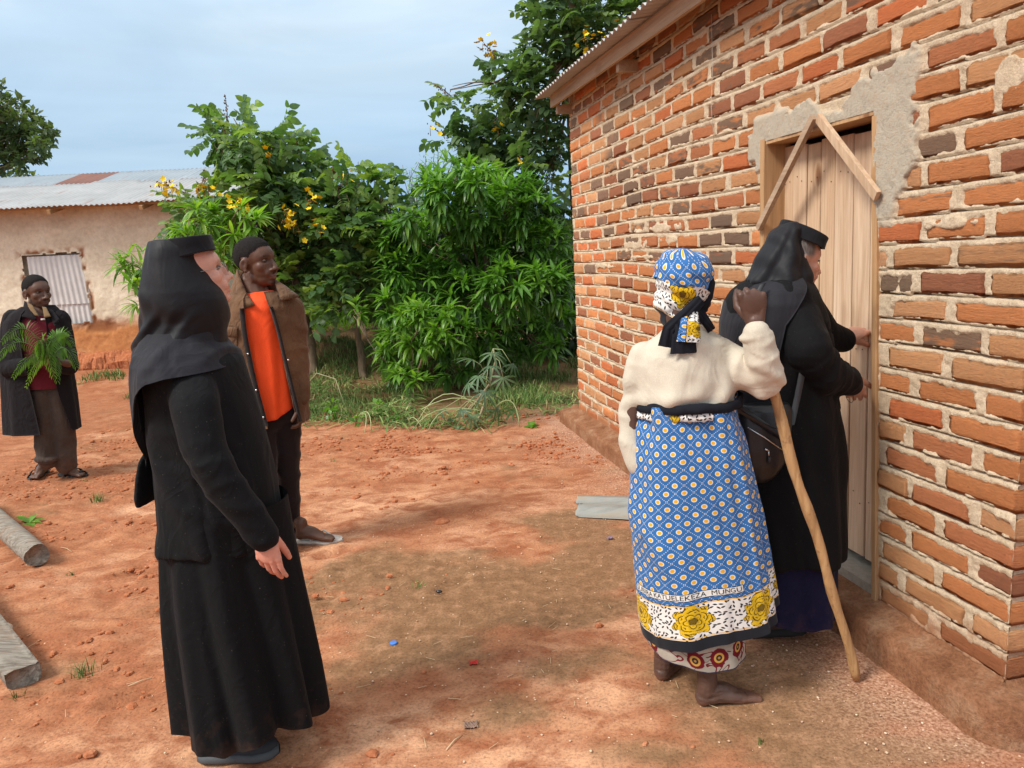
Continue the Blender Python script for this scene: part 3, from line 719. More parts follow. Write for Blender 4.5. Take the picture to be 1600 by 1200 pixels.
# eroded footing
xs = np.arange(BX0, BX1+.2, .025); pr = [(0.01, .42), (-.05, .38), (-.12, .33), (-.17, .26), (-.19, .18), (-.20, .10), (-.25, .04), (-.34, .015), (-.5, -.05)]
V = []
for i, x in enumerate(xs):
    for j, (o_, z) in enumerate(pr):
        q = float(fb2(np.array(x*6.), np.array(j*.8), 4, 2)); q2 = float(fb2(np.array(x*14.), np.array(j*1.6), 3, 5)); V.append((x+.05*q2, BY+o_-(.16*q+.07*q2)*(0 < j < 8), z+.10*q*(j < 6)))
n = len(pr); id_ = np.arange(len(xs)*n).reshape(len(xs), n)
me = mesh_np('footing', np.array(V)-np.array(hb_), np.stack([id_[:-1, :-1], id_[:-1, 1:], id_[1:, 1:], id_[1:, :-1]], -1).reshape(-1, 4), False)
link('footing', me, m_clod, hut)
# roof sheets, lower and upper course, one rusted
def iron(name, ca, cb, rust=.0, metal=.25, rough=.5):
    m, t, b = mat(name, rough, .4); g = geo(t); a = t.noise(g, 2.2, 6, .65); s_ = t.noise(t.mapping(g, (9, 1.0, 1)), 1, 5, .6)
    c = t.ramp(a, [(.35, ca), (.65, cb)]); c = t.mix(t.ramp(s_, [(.60-rust, (0, 0, 0)), (.76-rust, (.8, .8, .8))]), c, (.28, .13, .085))
    t.l.new(c, b.inputs['Base Color']); b.inputs['Metallic'].default_value = metal; return m
m_r1 = iron('pale_roof_iron', (.36, .355, .35), (.45, .445, .44), .0, .1, .55); m_r2 = iron('blue_grey_roof_iron', (.29, .34, .38), (.37, .41, .44)); m_r3 = iron('rusted_roof_iron', (.20, .095, .075), (.27, .13, .10), .1, .0, .8)
k = 0; EY, EZ, RY, RZ = 11.14, 2.535, 13.9, 3.30
for u0 in np.arange(BX0-.2, BX1+.3, .72):
    u1 = min(u0+.78, BX1+.42)
    f0, f1 = 0.0, .62+.04*(k % 3 == 1)
    lift = .006*(k % 2)
    V, F = corrugated(u0, u1, EY-.02*(k % 3), EZ-.005*(k % 3)+lift, EY+(RY-EY)*f1, EZ+(RZ-EZ)*f1+lift, amp=.010, seed=k); mb = MB(); mb.add(V, F); mb.build('roof_sheet', m_r1, hut, hb_)
    V, F = corrugated(u0, u1, EY+(RY-EY)*(f1-.04), EZ+(RZ-EZ)*(f1-.04)-.016+lift, RY, RZ-.01+lift, amp=.010, seed=k+20); mb = MB(); mb.add(V, F)
    xm = (u0+u1)/2; mb.build('roof_sheet', m_r3 if -7.7 < xm*1.0 < -6.55 else m_r2, hut, hb_)
    V, F = corrugated(u0, u1, RY, RZ-.02, RY+2.6, RZ-.75, amp=.010, seed=k+40); mb = MB(); mb.add(V, F); mb.build('roof_sheet', m_r2, hut, hb_); k += 1
mb = MB()
for x in (-9, -7.7, -6.4, -5.1, -4.4): mb.box((x, EY+.22, EZ-.02), (.05, .5, .06), rotx(.25))
mb.box((-7.8, EY+.10, EZ-.005), (7.4, .03, .05)); mb.build('eave_timber', m_frame, hut, hb_, smooth=False)
# ------------------------------------------------------------------ plants
def leafmat(name, ca, cb, cc, per_object, gloss=.42, trans=.42):
    m, t, b = mat(name, gloss, .45)
    if per_object: r = t.new('ShaderNodeObjectInfo').outputs['Random']
    else: r = t.new('ShaderNodeSeparateColor', i_0=vc_node(t)).outputs[0]
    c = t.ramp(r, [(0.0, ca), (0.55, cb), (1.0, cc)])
    n = t.noise(geo(t), 30, 3); c = t.mix(1.0, c, t.ramp(n, [(.3, (.82, .82, .82)), (.7, (1.15, 1.15, 1.1))]), 'MULTIPLY')
    t.l.new(c, b.inputs['Base Color'])
    tr = t.new('ShaderNodeBsdfTranslucent'); tc_ = t.mix(1.0, c, (1.35, 1.5, .55), 'MULTIPLY'); t.l.new(tc_, tr.inputs['Color'])
    ms = t.new('ShaderNodeMixShader'); ms.inputs[0].default_value = trans; t.l.new(b.outputs[0], ms.inputs[1]); t.l.new(tr.outputs[0], ms.inputs[2])
    t.l.new(ms.outputs[0], t.n['Material Output'].inputs['Surface']); return m
def leafpair(name, *a, **k): return leafmat(name, *a, True, **k), leafmat(name+'_mass', *a, False, **k)
M_CAS = leafpair('cassia_leaf', (.075, .150, .062), (.125, .22, .075), (.26, .36, .09))
M_CAS2 = leafpair('cassia_leaf_grey', (.070, .130, .062), (.115, .190, .080), (.19, .27, .09))
M_MAN = leafpair('mango_leaf', (.060, .155, .030), (.115, .265, .042), (.24, .43, .065), gloss=.33)
M_MANY = leafpair('young_mango_leaf', (.10, .23, .03), (.17, .34, .045), (.28, .44, .065), gloss=.35)
M_FAR = leafpair('far_leaf', (.050, .085, .035), (.085, .130, .050), (.145, .190, .065))
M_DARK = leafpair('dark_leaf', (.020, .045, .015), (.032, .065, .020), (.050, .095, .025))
M_CSV = leafpair('cassava_leaf', (.070, .135, .075), (.10, .185, .10), (.15, .25, .13), gloss=.5)
m_bark, t, b = mat('bark', .9, .2)
g = geo(t); n = t.noise(t.mapping(g, (14, 14, 3)), 1, 6, .7); t.l.new(t.ramp(n, [(.3, (.10, .065, .042)), (.6, (.22, .155, .10)), (.75, (.32, .24, .16))]), b.inputs['Base Color']); t.l.new(t.bump(n, .6, .02), b.inputs['Normal'])
m_yel, t, b = mat('yellow_petal', .6, .3); b.inputs['Base Color'].default_value = (.80, .55, .01, 1)
m_brn, t, b = mat('brown_bud', .8, .2); b.inputs['Base Color'].default_value = (.16, .085, .035, 1)

def lance(L, W, droop=.25, fold=.25, seg=4, x0=0.0):
    """one narrow leaf along +y with a raised fold; returns V, F"""
    y = np.linspace(0, 1, seg+1); w = W*np.sin(pi*np.clip(y*0.93+.05, 0, 1))**.8; w[-1] = 0.0015; z = -droop*L*y**2
    V = []; F = []
    for i in range(seg+1): V += [(x0-w[i], y[i]*L, z[i]+w[i]*fold), (x0, y[i]*L, z[i]), (x0+w[i], y[i]*L, z[i]+w[i]*fold)]
    for i in range(seg):
        a = 3*i; F += [[a, a+1, a+4, a+3], [a+1, a+2, a+5, a+4]]
    return np.array(V), np.array(F)
def oval(L, W, droop=.1, fold=.2):
    return lance(L, W, droop, fold, 4)
def pinnate(L=.33, pairs=4, l=.115, w=.036, rs=None):
    mb = MB(); rs = rs or np.random.RandomState(1)
    for i in range(pairs):
        y = L*(.22+.78*i/(pairs-.4))
        for s in (-1, 1):
            V, F = oval(l*rs.uniform(.85, 1.1)*(.8+.25*i/pairs), w*rs.uniform(.9, 1.1), rs.uniform(.1, .4), .12)
            V = V @ rotx(rs.uniform(-.25, .1)).T @ roty(s*rs.uniform(.0, .5)).T @ rotz(-s*rs.uniform(1.0, 1.3)).T; mb.add(V+np.array((0, y, -.12*y*y/L)), F)
    mb.add([(-.0015, 0, 0), (.0015, 0, 0), (.001, L, -.12*L), (-.001, L, -.12*L)], np.array([[0, 1, 2, 3]]))
    V = np.concatenate(mb.V); return V, np.concatenate(mb.F)
def transform_many(V, F, Rm, Tm, Sm, tint):
    n = len(Rm); P = np.einsum('nij,vj->nvi', Rm, V)*Sm[:, None, None]+Tm[:, None]
    Fa = F[None]+(np.arange(n)*len(V))[:, None, None]
    return P.reshape(-1, 3), Fa.reshape(-1, F.shape[1]), np.repeat(tint, len(V))
def rot_from(dirs, rs, roll=.6):
    """orthonormal frames with y along dirs, z upish"""
    y = dirs/np.linalg.norm(dirs, axis=1)[:, None]; up = np.array([0, 0, 1.0])+rs.normal(0, roll, y.shape)*.5
    x = np.cross(y, up); x /= np.linalg.norm(x, axis=1)[:, None]+1e-9; z = np.cross(x, y); return np.stack([x, y, z], 2)
def clump_points(clumps, per, rs, Yc, depth=1.0, shell=.55):
    """clumps (px, py, r px): points through ellipsoids standing at their own depth"""
    P, N = [], []
    for cdef in clumps:
        x, y, r = cdef[:3]; Yk = cdef[3] if len(cdef) > 3 else Yc+rs.uniform(-.5, .5)*depth
        c = at(x, y, Yk); R = r/FPX*Yk; n = int(per*(R/.35)**2)
        d = rs.normal(0, 1, (n, 3)); d /= np.linalg.norm(d, axis=1)[:, None]
        q = shell+(1-shell)*rs.rand(n)**.6; P.append(c+d*(R*q)[:, None]*np.array([1, .85, .95])); N.append(d)
    return np.concatenate(P), np.concatenate(N)
LEAFN = [0]
def plant_leaves(root, base, V, F, Rm, Tm, Sm, mats, rs, nobj=300, tint=None, lname='leaf'):
    n = len(Tm); tint = rs.rand(n) if tint is None else tint
    dist = np.linalg.norm(Tm-CC, axis=1); pr = np.einsum('ij,nj->ni', W2.T, Tm-CC); X_, Y_ = pr[:, 0]/pr[:, 2], pr[:, 1]/pr[:, 2]
    vis = (np.abs(X_) < .66) & (np.abs(Y_) < .5); score = dist/Sm + np.where(vis, 0, 50)
    o_ = np.argsort(score); near, rest = o_[:nobj], o_[nobj:]
    vs = []
    for k in range(4):
        me = mesh_np(lname, V*np.array([1, 1, 1+.25*k]), F); me.materials.append(mats[0]); vs.append(me)
    for i in near:
        o = bpy.data.objects.new(lname, vs[i % 4]); COL.objects.link(o); o.parent = root
        M = Matrix([[*(Rm[i][r]*Sm[i]), Tm[i][r]-base[r]] for r in range(3)]+[[0, 0, 0, 1]]); o.matrix_local = M
    if len(rest):
        P, Fa, C = transform_many(V, F, Rm[rest], Tm[rest], Sm[rest], tint[rest]); me = mesh_np('foliage', P-np.array(base), Fa); vcol(me, C)
        tag(link('foliage', me, mats[1], root), kind='stuff')
def limb(mb, p, q, r0, r1, rs, n=7, bend=.12, seg=7):
    p, q = np.array(p, float), np.array(q, float); L = np.linalg.norm(q-p); tt = np.linspace(0, 1, n)[:, None]
    k = rs.normal(0, bend*L, 3)*np.array([1, 1, .4]); pts = p+(q-p)*tt+k*np.sin(pi*tt)+rs.normal(0, .012*L, (n, 3))*np.sin(pi*tt)
    mb.tube(pts, np.linspace(r0, r1, n), seg); return pts
def woody(root, base, trunkpts, r0, clumps, Yc, rs, name='trunk', every=1):
    mb = MB(); tp = [np.array(p) for p in trunkpts]; rad = np.linspace(r0, r0*.55, len(tp))
    pts = np.array(tp); tt = np.linspace(0, len(tp)-1, 14); P = np.stack([np.interp(tt, range(len(tp)), pts[:, k]) for k in range(3)], 1)+rs.normal(0, .012, (14, 3))
    rr = np.interp(tt, range(len(tp)), rad)*(1+.35*np.exp(-np.arange(14)*1.2)); mb.tube(P, rr, 9); mb.build(name, m_bark, root, base)
    mb = MB()
    for k, cdef in enumerate(clumps):
        if k % every: continue
        Yk = cdef[3] if len(cdef) > 3 else Yc; c = at(cdef[0], cdef[1], Yk)
        s = tp[-1] if k % 3 else tp[max(0, len(tp)-2)]
        pts = limb(mb, s, c, r0*.24, .006, rs, 9, .07, 6)
        for j in range(3): limb(mb, pts[5], c+rs.normal(0, .5, 3)*cdef[2]/FPX*Yk, .010, .004, rs, 5, .08, 5)
    mb.build('limbs', m_bark, root, base)
def flowers(root, base, spots, rs, spike=()):
    """spots (px, py, Y, n): clusters of yellow blossom, each cluster a part"""
    for (x, y, Yk, n) in spots:
        c = at(x, y, Yk-.75); mb = MB(); d = rs.normal(0, .4, 3); d[2] = abs(d[2])+.5
        for k in range(n):
            p = c+rs.normal(0, .045, 3)*np.array([1.2, 1, 1.5])
            R = rot_from(rs.normal(0, 1, (1, 3)), rs)[0]
            for q in range(5):
                V, F = oval(.038, .015, -.2, .3); V = V @ rotz(q*2*pi/5+rs.uniform(-.1, .1)).T @ R.T; mb.add(V+p, F)
        tag(mb.build('blossom', m_yel, root, base), kind='stuff')
        mb = MB()
        for k in range(n): p = c+rs.normal(0, .04, 3); mb.ell(p, (.008, .008, .012), None, 5, 4)
        mb.tube([c-np.array((0, 0, .1)), c], [.004, .003], 4); tag(mb.build('bud_cluster', m_brn, root, base), kind='stuff')
    for (x0, y0, x1, y1, Yk) in spike:
        a, b_ = at(x0, y0, Yk), at(x1, y1, Yk); mb = MB(); mb.tube([a, (a+b_)/2+rs.normal(0, .01, 3), b_], [.006, .005, .003], 5)
        for k in range(34):
            s = rs.rand()**.8; p = a+(b_-a)*s+rs.normal(0, .022*(1.25-s), 3); mb.tube([a+(b_-a)*s, p], [.002, .002], 3); mb.ell(p, (.007, .007, .014), rotx(rs.uniform(-1, 1)), 5, 4)
        tag(mb.build('flower_spike', m_brn, root, base), kind='stuff')

def cassia(name, label, base, trunk, r0, clumps, Yc, per, seed, mats, spots=(), spikes=(), scale=1.0, every=1):
    rs = np.random.RandomState(seed); root = empty(name, base, label, 'tree')
    woody(root, base, trunk, r0, clumps, Yc, rs, every=every)
    P, N = clump_points(clumps, per, rs, Yc, shell=.35); V, F = pinnate(rs=rs)
    d = N*.9+rs.normal(0, .5, N.shape); d[:, 2] = d[:, 2]*.6-.12
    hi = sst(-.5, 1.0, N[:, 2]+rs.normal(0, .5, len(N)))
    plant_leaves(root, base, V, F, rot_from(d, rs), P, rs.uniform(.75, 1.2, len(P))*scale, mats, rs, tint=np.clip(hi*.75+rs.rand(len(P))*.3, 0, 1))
    flowers(root, base, spots, rs, spikes); return root
b1 = at(492, 592, 10.0); b1[2] = gz(b1[0], b1[1])
cassia('cassia_tree', 'flowering cassia tree with slanting trunk behind the man in the orange shirt', b1,
       [b1-np.array((0, 0, .1)), at(486, 550, 10.1), at(474, 490, 10.2), at(464, 430, 10.3), at(455, 370, 10.3)], .085,
       [(352, 205, 26), (345, 232, 20), (385, 215, 26), (420, 225, 28), (445, 222, 20), (460, 262, 30), (400, 262, 30), (432, 292, 38), (470, 315, 34), (385, 300, 28), (505, 290, 24), (300, 322, 20), (275, 330, 16), (330, 330, 26), (365, 335, 28), (300, 352, 16), (410, 345, 40), (465, 370, 42), (500, 340, 34), (420, 395, 36), (480, 420, 40), (395, 370, 30), (515, 390, 30), (450, 440, 30), (350, 370, 22), (365, 185, 14), (470, 245, 16), (495, 445, 26)],
       10.2, 74, 3, M_CAS, [(252, 290, 10.0, 9), (268, 296, 10.0, 9), (318, 292, 10.0, 9), (325, 296, 10., 7), (368, 318, 9.8, 9), (381, 322, 9.8, 9), (451, 345, 9.7, 9), (458, 352, 9.7, 8), (455, 333, 9.7, 5), (420, 245, 9.9, 4), (489, 308, 9.8, 8), (500, 358, 9.7, 5)],
       [(356, 200, 351, 147, 10.1), (468, 260, 464, 222, 10.0), (318, 290, 320, 266, 10.0), (296, 304, 245, 285, 10.0)])
b2 = at(570, 596, 9.8); b2[2] = gz(b2[0], b2[1])
cassia('cassia_tree', 'smaller thin-stemmed cassia tree between the slanting trunk and the broad mango tree', b2,
       [b2-np.array((0, 0, .1)), at(564, 550, 9.9), at(558, 500, 9.9), at(560, 440, 10)], .055,
       [(522, 272, 16), (560, 278, 22), (595, 285, 20), (540, 305, 26), (580, 320, 32), (610, 320, 24), (545, 350, 34), (590, 370, 36), (560, 400, 34), (540, 430, 28), (600, 410, 30), (575, 450, 30), (530, 470, 22), (608, 445, 22), (520, 330, 26), (600, 345, 30)],
       10.0, 74, 5, M_CAS, [(540, 275, 9.8, 3)], [(520, 275, 522, 250, 9.9), (512, 330, 540, 268, 10.)])
b3 = np.array([1.3, 12.4, .1])
cassia('cassia_tree', 'tallest cassia tree with arching flowering boughs beyond the corner of the brick house', b3,
       [b3-np.array((0, 0, .1)), at(905, 450, 12), at(900, 330, 11.8), at(893, 200, 11.6), at(890, 90, 11.6), at(895, -40, 11.6)], .10,
       [(703, 140, 10), (716, 160, 14), (735, 178, 18), (758, 200, 22), (735, 215, 18), (700, 212, 12), (780, 130, 16), (795, 115, 18), (815, 100, 18), (835, 75, 18), (845, 35, 20), (860, 5, 24), (790, 165, 24), (825, 140, 26), (855, 110, 28), (880, 60, 28), (895, 20, 26), (870, 150, 24), (840, 190, 28), (800, 205, 30), (770, 225, 26), (830, 235, 26), (870, 225, 16), (800, 260, 30), (850, 290, 18), (880, 330, 26), (870, 375, 30), (850, 330, 22), (885, 420, 24), (925, 30, 26), (950, 60, 20), (960, 10, 26), (995, 15, 24), (1020, 0, 22), (920, 80, 18), (775, 255, 18), (830, 320, 26), (800, 300, 26), (888, 455, 20), (905, 100, 24), (870, -20, 30), (930, -20, 30)],
       11.6, 72, 9, M_CAS2, [(762, 78, 11.3, 6), (754, 68, 11.3, 4), (768, 88, 11.3, 4), (915, 62, 11.2, 7), (920, 70, 11.2, 5), (940, 55, 11.2, 3), (795, 308, 10.8, 5), (778, 200, 11, 4), (813, 244, 11, 3), (672, 200, 11.2, 3)],
       [(705, 150, 678, 132, 11.3), (778, 96, 752, 62, 11.3), (705, 215, 672, 198, 11.3)], 1.0, 3)
# broad mango: rosettes of long drooping leaves
def mango(name, label, base, trunk, r0, clumps, Yc, per, seed, mats, L=.20, W=.021, every=3, nobj=300, depth=1.0, shell=.5):
    rs = np.random.RandomState(seed); root = empty(name, base, label, 'tree')
    woody(root, base, trunk, r0, clumps, Yc, rs, every=every)
    P, N = clump_points(clumps, per, rs, Yc, depth, shell)
    keep = P[:, 2] > .15; P, N = P[keep], N[keep]
    ax = N+np.array([0, -.25, .45]); ax /= np.linalg.norm(ax, axis=1)[:, None]
    T_, D_, tn, S_ = [], [], [], []
    for i in range(len(P)):
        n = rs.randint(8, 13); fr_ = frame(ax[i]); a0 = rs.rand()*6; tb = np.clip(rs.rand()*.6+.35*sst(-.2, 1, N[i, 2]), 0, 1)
        for k in range(n):
            ph = a0+k*2.4; el = rs.uniform(.15, 1.1) ; d = fr_[:, 1]*cos(el)+(fr_[:, 0]*cos(ph)+fr_[:, 2]*sin(ph))*sin(el)*1.3; d[2] -= .18
            D_.append(d); T_.append(P[i]-ax[i]*.02*k/n); tn.append(np.clip(tb+rs.uniform(-.1, .1), 0, 1)); S_.append(rs.uniform(.6, 1.15))
    V, F = lance(L, W, .38, .3, 5)
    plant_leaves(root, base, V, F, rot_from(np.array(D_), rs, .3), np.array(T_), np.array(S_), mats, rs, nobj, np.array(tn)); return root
b4 = gp(775, 612)
mango('mango_tree', 'broad dense dark green mango tree beside the far end of the brick house', b4,
      [b4, at(772, 540, 9.4), at(765, 470, 9.5), at(760, 400, 9.5)], .09,
      [(705, 265, 22), (670, 285, 22), (735, 275, 28), (690, 310, 34), (650, 335, 32), (740, 330, 40), (790, 320, 36), (835, 330, 30), (630, 375, 32), (680, 380, 42), (740, 395, 44), (800, 385, 42), (855, 380, 34), (625, 425, 32), (670, 445, 42), (730, 460, 44), (790, 450, 44), (850, 450, 38), (610, 480, 24), (650, 500, 36), (705, 520, 38), (765, 520, 38), (825, 515, 36), (870, 500, 26), (620, 540, 30), (665, 560, 32), (715, 575, 26), (635, 590, 26), (680, 600, 18), (800, 560, 20), (860, 545, 18), (660, 620, 14), (770, 290, 30), (815, 290, 22)],
      9.3, 48, 13, M_MAN)
# the bright young growth low on its left side
b5 = gp(640, 640)
mango('young_mango_shrub', 'bright yellow-green leafy mango shoots in front of the broad mango tree', b5, [b5, at(650, 600, 8.3), at(660, 560, 8.3)], .02,
      [(640, 500, 24, 8.5), (665, 490, 20, 8.5), (690, 520, 20, 8.4), (622, 530, 22, 8.5), (610, 560, 18, 8.4), (655, 540, 22, 8.3), (630, 590, 18, 8.2), (700, 490, 16, 8.5), (655, 600, 16, 8.1), (560, 485, 16, 9.0), (548, 478, 10, 9.0)], 8.4, 40, 14, M_MANY, .17, .019, 3, 220)
b6 = at(318, 600, 7.9); b6[2] = 0.0
mango('mango_sapling', 'light green mango sapling partly hidden by the nun at the left', b6, [b6, at(300, 480, 7.9), at(290, 420, 7.9)], .03,
      [(215, 408, 20), (200, 425, 16), (228, 425, 18), (205, 450, 16), (222, 470, 15), (210, 488, 8), (290, 350, 18), (320, 340, 20), (350, 345, 20), (375, 330, 18), (390, 350, 16), (335, 370, 18), (300, 375, 16), (370, 370, 16), (270, 400, 20), (345, 400, 18)], 7.9, 44, 15, M_MANY, .19, .018, 3, 260, .4)
# far and background growth
def mass(name, label, cat, clumps, Yc, per, seed, mats, L=.07, W=.03, base=None, kind=None, trunk=None, nobj=0, depth=1.5, flat=False):
    rs = np.random.RandomState(seed); P, N = clump_points(clumps, per, rs, Yc, depth, .2)
    k = P[:, 2] > .02; P, N = P[k], N[k]
    base = np.array([P[:, 0].mean(), P[:, 1].mean(), 0.0]) if base is None else base
    V, F = lance(L, W, .15, .2, 2); D = N+rs.normal(0, .8, N.shape); D[:, 2] -= .2
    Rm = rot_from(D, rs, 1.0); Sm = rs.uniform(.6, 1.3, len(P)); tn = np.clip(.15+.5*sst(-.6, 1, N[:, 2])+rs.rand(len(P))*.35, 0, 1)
    if kind:
        Pv, Fa, C = transform_many(V, F, Rm, P, Sm, tn); me = mesh_np(name, Pv-base, Fa); vcol(me, C); return tag(link(name, me, mats[1], loc=base), kind=kind)
    root = empty(name, base, label, cat)
    if trunk is not None: woody(root, base, trunk, .12, clumps, Yc, rs)
    plant_leaves(root, base, V, F, Rm, P, Sm, mats, rs, nobj, tn); return root
tb = np.array([-15.5, 16.5, 0.0])
mass('broadleaf_tree', 'small-leaved tree reaching over the mud house at the upper left edge', 'tree',
     [(-5, 140, 14), (5, 165, 18), (-10, 190, 26), (25, 195, 20), (30, 160, 10), (45, 185, 18), (40, 215, 24), (10, 225, 28), (65, 205, 16), (80, 208, 10), (-20, 240, 30), (25, 248, 18), (55, 240, 16), (65, 228, 16), (-60, 210, 40), (-100, 180, 50), (-60, 150, 40), (5, 262, 8)],
     16.2, 250, 21, M_FAR, .13, .045, tb, trunk=[tb, np.array([-15.3, 16.4, 2.0]), np.array([-14.6, 16.3, 3.4])])
tb2 = np.array([-14.6, 25, 0.0])
mass('round_tree', 'small rounded tree showing above the ridge of the mud house', 'tree', [(25, 275, 18), (45, 282, 16), (8, 282, 16), (30, 300, 22), (55, 295, 14)], 25, 60, 22, M_FAR, .16, .07, tb2, trunk=[tb2, np.array([-14.6, 25, 2.5])])
tb3 = np.array([-1.4, 15, 0.0])
mass('feathery_tree', 'pale feathery tree showing behind the top of the broad mango tree', 'tree', [(665, 252, 14), (690, 242, 13), (715, 250, 16), (640, 268, 10), (680, 275, 22), (720, 280, 22), (650, 300, 20)], 14.5, 190, 23, M_MANY, .07, .012, tb3, trunk=[tb3, np.array([-1.4, 15, 2.5])])
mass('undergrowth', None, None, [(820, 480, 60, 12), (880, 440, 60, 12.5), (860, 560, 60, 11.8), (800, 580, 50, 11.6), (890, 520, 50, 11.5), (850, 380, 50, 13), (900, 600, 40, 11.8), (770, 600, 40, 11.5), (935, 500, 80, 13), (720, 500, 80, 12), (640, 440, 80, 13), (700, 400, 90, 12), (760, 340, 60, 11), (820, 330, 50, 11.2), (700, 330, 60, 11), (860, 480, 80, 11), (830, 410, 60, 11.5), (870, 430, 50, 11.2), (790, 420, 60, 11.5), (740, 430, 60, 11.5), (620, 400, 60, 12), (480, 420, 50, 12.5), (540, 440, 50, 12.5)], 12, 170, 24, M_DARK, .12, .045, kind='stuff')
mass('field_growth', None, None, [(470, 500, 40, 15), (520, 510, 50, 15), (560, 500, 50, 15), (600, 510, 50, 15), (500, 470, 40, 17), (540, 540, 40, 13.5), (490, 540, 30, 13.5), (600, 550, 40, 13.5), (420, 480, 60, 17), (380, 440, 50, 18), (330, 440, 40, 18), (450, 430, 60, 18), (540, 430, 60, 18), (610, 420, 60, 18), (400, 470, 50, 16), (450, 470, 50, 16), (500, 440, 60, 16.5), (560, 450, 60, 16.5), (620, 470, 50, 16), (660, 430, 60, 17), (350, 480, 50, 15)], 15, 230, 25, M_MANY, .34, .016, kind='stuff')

def far_bush():
    rs = np.random.RandomState(91); n = 16000; a = rs.uniform(-1.9, 1.9, n); R = 48+rs.uniform(-6, 10, n)+8*np.sin(a*3); x, y = np.sin(a)*R, np.cos(a)*R
    hmax = 2.2+2.6*np.clip(fb2(a*9, a*0+2, 4, 2)*2+.5, 0, 1.4); P = np.stack([x, y, rs.rand(n)**.7*hmax], 1); V, F = lance(1.0, .42, .2, .2, 2); D = rs.normal(0, 1, (n, 3))
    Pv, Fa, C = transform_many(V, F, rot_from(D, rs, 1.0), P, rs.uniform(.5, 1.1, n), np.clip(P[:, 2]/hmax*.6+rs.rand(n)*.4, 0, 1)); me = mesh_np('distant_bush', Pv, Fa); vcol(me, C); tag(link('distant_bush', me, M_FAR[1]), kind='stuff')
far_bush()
# grass and cut weeds
m_grass, t, b = mat('grass_blade', .6, .3)
r_ = t.new('ShaderNodeSeparateColor', i_0=vc_node(t)).outputs[0]
t.l.new(t.ramp(r_, [(0, (.055, .115, .025)), (.55, (.115, .205, .045)), (.85, (.20, .27, .07)), (1.0, (.42, .36, .17))]), b.inputs['Base Color'])
def blades(pts, hts, rs, wid=.004, lean=.5, seg=3):
    n = len(pts); V = []; F = []; C = []
    ph = rs.uniform(0, 2*pi, n); ln = rs.uniform(.1, 1, n)*lean; fc = rs.uniform(0, pi, n)
    for i in range(n):
        k = len(V); h = hts[i]; dx, dy = cos(ph[i])*ln[i]*h, sin(ph[i])*ln[i]*h; wx, wy = cos(fc[i])*wid, sin(fc[i])*wid; c = rs.rand()
        for j in range(seg+1):
            s = j/seg; w = 1-s**1.5; x = pts[i][0]+dx*s*s; y = pts[i][1]+dy*s*s; z = pts[i][2]+h*(s-.35*ln[i]*s*s)
            V += [(x-wx*w, y-wy*w, z), (x+wx*w, y+wy*w, z)]; C += [c, c]
        F += [[k+2*j, k+2*j+1, k+2*j+3, k+2*j+2] for j in range(seg)]
    return np.array(V), np.array(F), np.array(C)
def grass_patch(name, region, n, h0, h1, seed, lean=.7, wid=.004, dens=None):
    rs = np.random.RandomState(seed); pts = []; hs = []
    while len(pts) < n:
        x = rs.uniform(region[0], region[1]); y = rs.uniform(region[2], region[3])
        if dens is not None and rs.rand() > dens(x, y): continue
        pts.append((x, y, gz(x, y)-.01)); hs.append(rs.uniform(h0, h1))
    V, F, C = blades(pts, hs, rs, wid, lean); me = mesh_np(name, V, F); vcol(me, C); return tag(link(name, me, m_grass), kind='stuff')
def dn1(x, y):
    e = 7.15+.25*sin(x*2.3)+.35*float(fb2(np.array(x*1.7), np.array(3.1), 3, 1))*2
    return float(sst(-.1, .5, np.array(y-e)))*float(sst(-.22, .12, fb2(np.array(x*1.6), np.array(y*1.6), 3, 4)))
grass_patch('grass', (-2.7, 1.4, 6.9, 11.0), 15000, .04, .16, 31, .9, .005, dn1)
grass_patch('grass_fringe', (-5.9, -3.7, 9.6, 11.1), 900, .04, .14, 32, .8, .006, lambda x, y: float(fb2(np.array(x*2.), np.array(y*2.), 3, 2) > .05))
def cut_weeds():
    rs = np.random.RandomState(44); V, F, C = [], [], []; n = 0
    mb = MB()
    for k in range(2600):
        if k < 1400: c = gp(rs.uniform(470, 650), rs.uniform(600, 668)); hgt = .16
        elif k < 2000: c = gp(rs.uniform(600, 780), rs.uniform(640, 675)); hgt = .10
        else: c = gp(rs.uniform(800, 900), rs.uniform(620, 650)); hgt = .08
        z0 = gz(c[0], c[1]); q = float(fb2(np.array(c[0]*1.8), np.array(c[1]*1.8), 3, 2))+.25
        if q < .12: continue
        a = rs.uniform(0, 2*pi); L = rs.uniform(.06, .26); p = np.array((c[0], c[1], z0+rs.rand()*hgt*q*2)); d = np.array((cos(a), sin(a), rs.uniform(-.3, .4))); V_, F_ = lance(L, rs.uniform(.003, .009), .3, .2, 3)
        V_ = V_ @ frame(d).T; V.append(V_+p); F.append(F_+n); n += len(V_); C.append(np.full(len(V_), rs.rand()**.8))
    me = mesh_np('cut_weeds', np.concatenate(V), np.concatenate(F)); vcol(me, np.concatenate(C)); tag(link('cut_weeds', me, m_grass), kind='stuff')
cut_weeds()
# broad low leaves in the shade
mass('ground_cover', None, None, [(870, 640, 10, 7.9), (830, 630, 12, 8.2), (800, 640, 10, 8.0), (590, 640, 14, 7.6), (560, 655, 10, 7.2), (520, 640, 14, 7.6), (620, 650, 10, 7.3)], 8, 500, 26, M_MAN, .06, .022, kind='stuff')

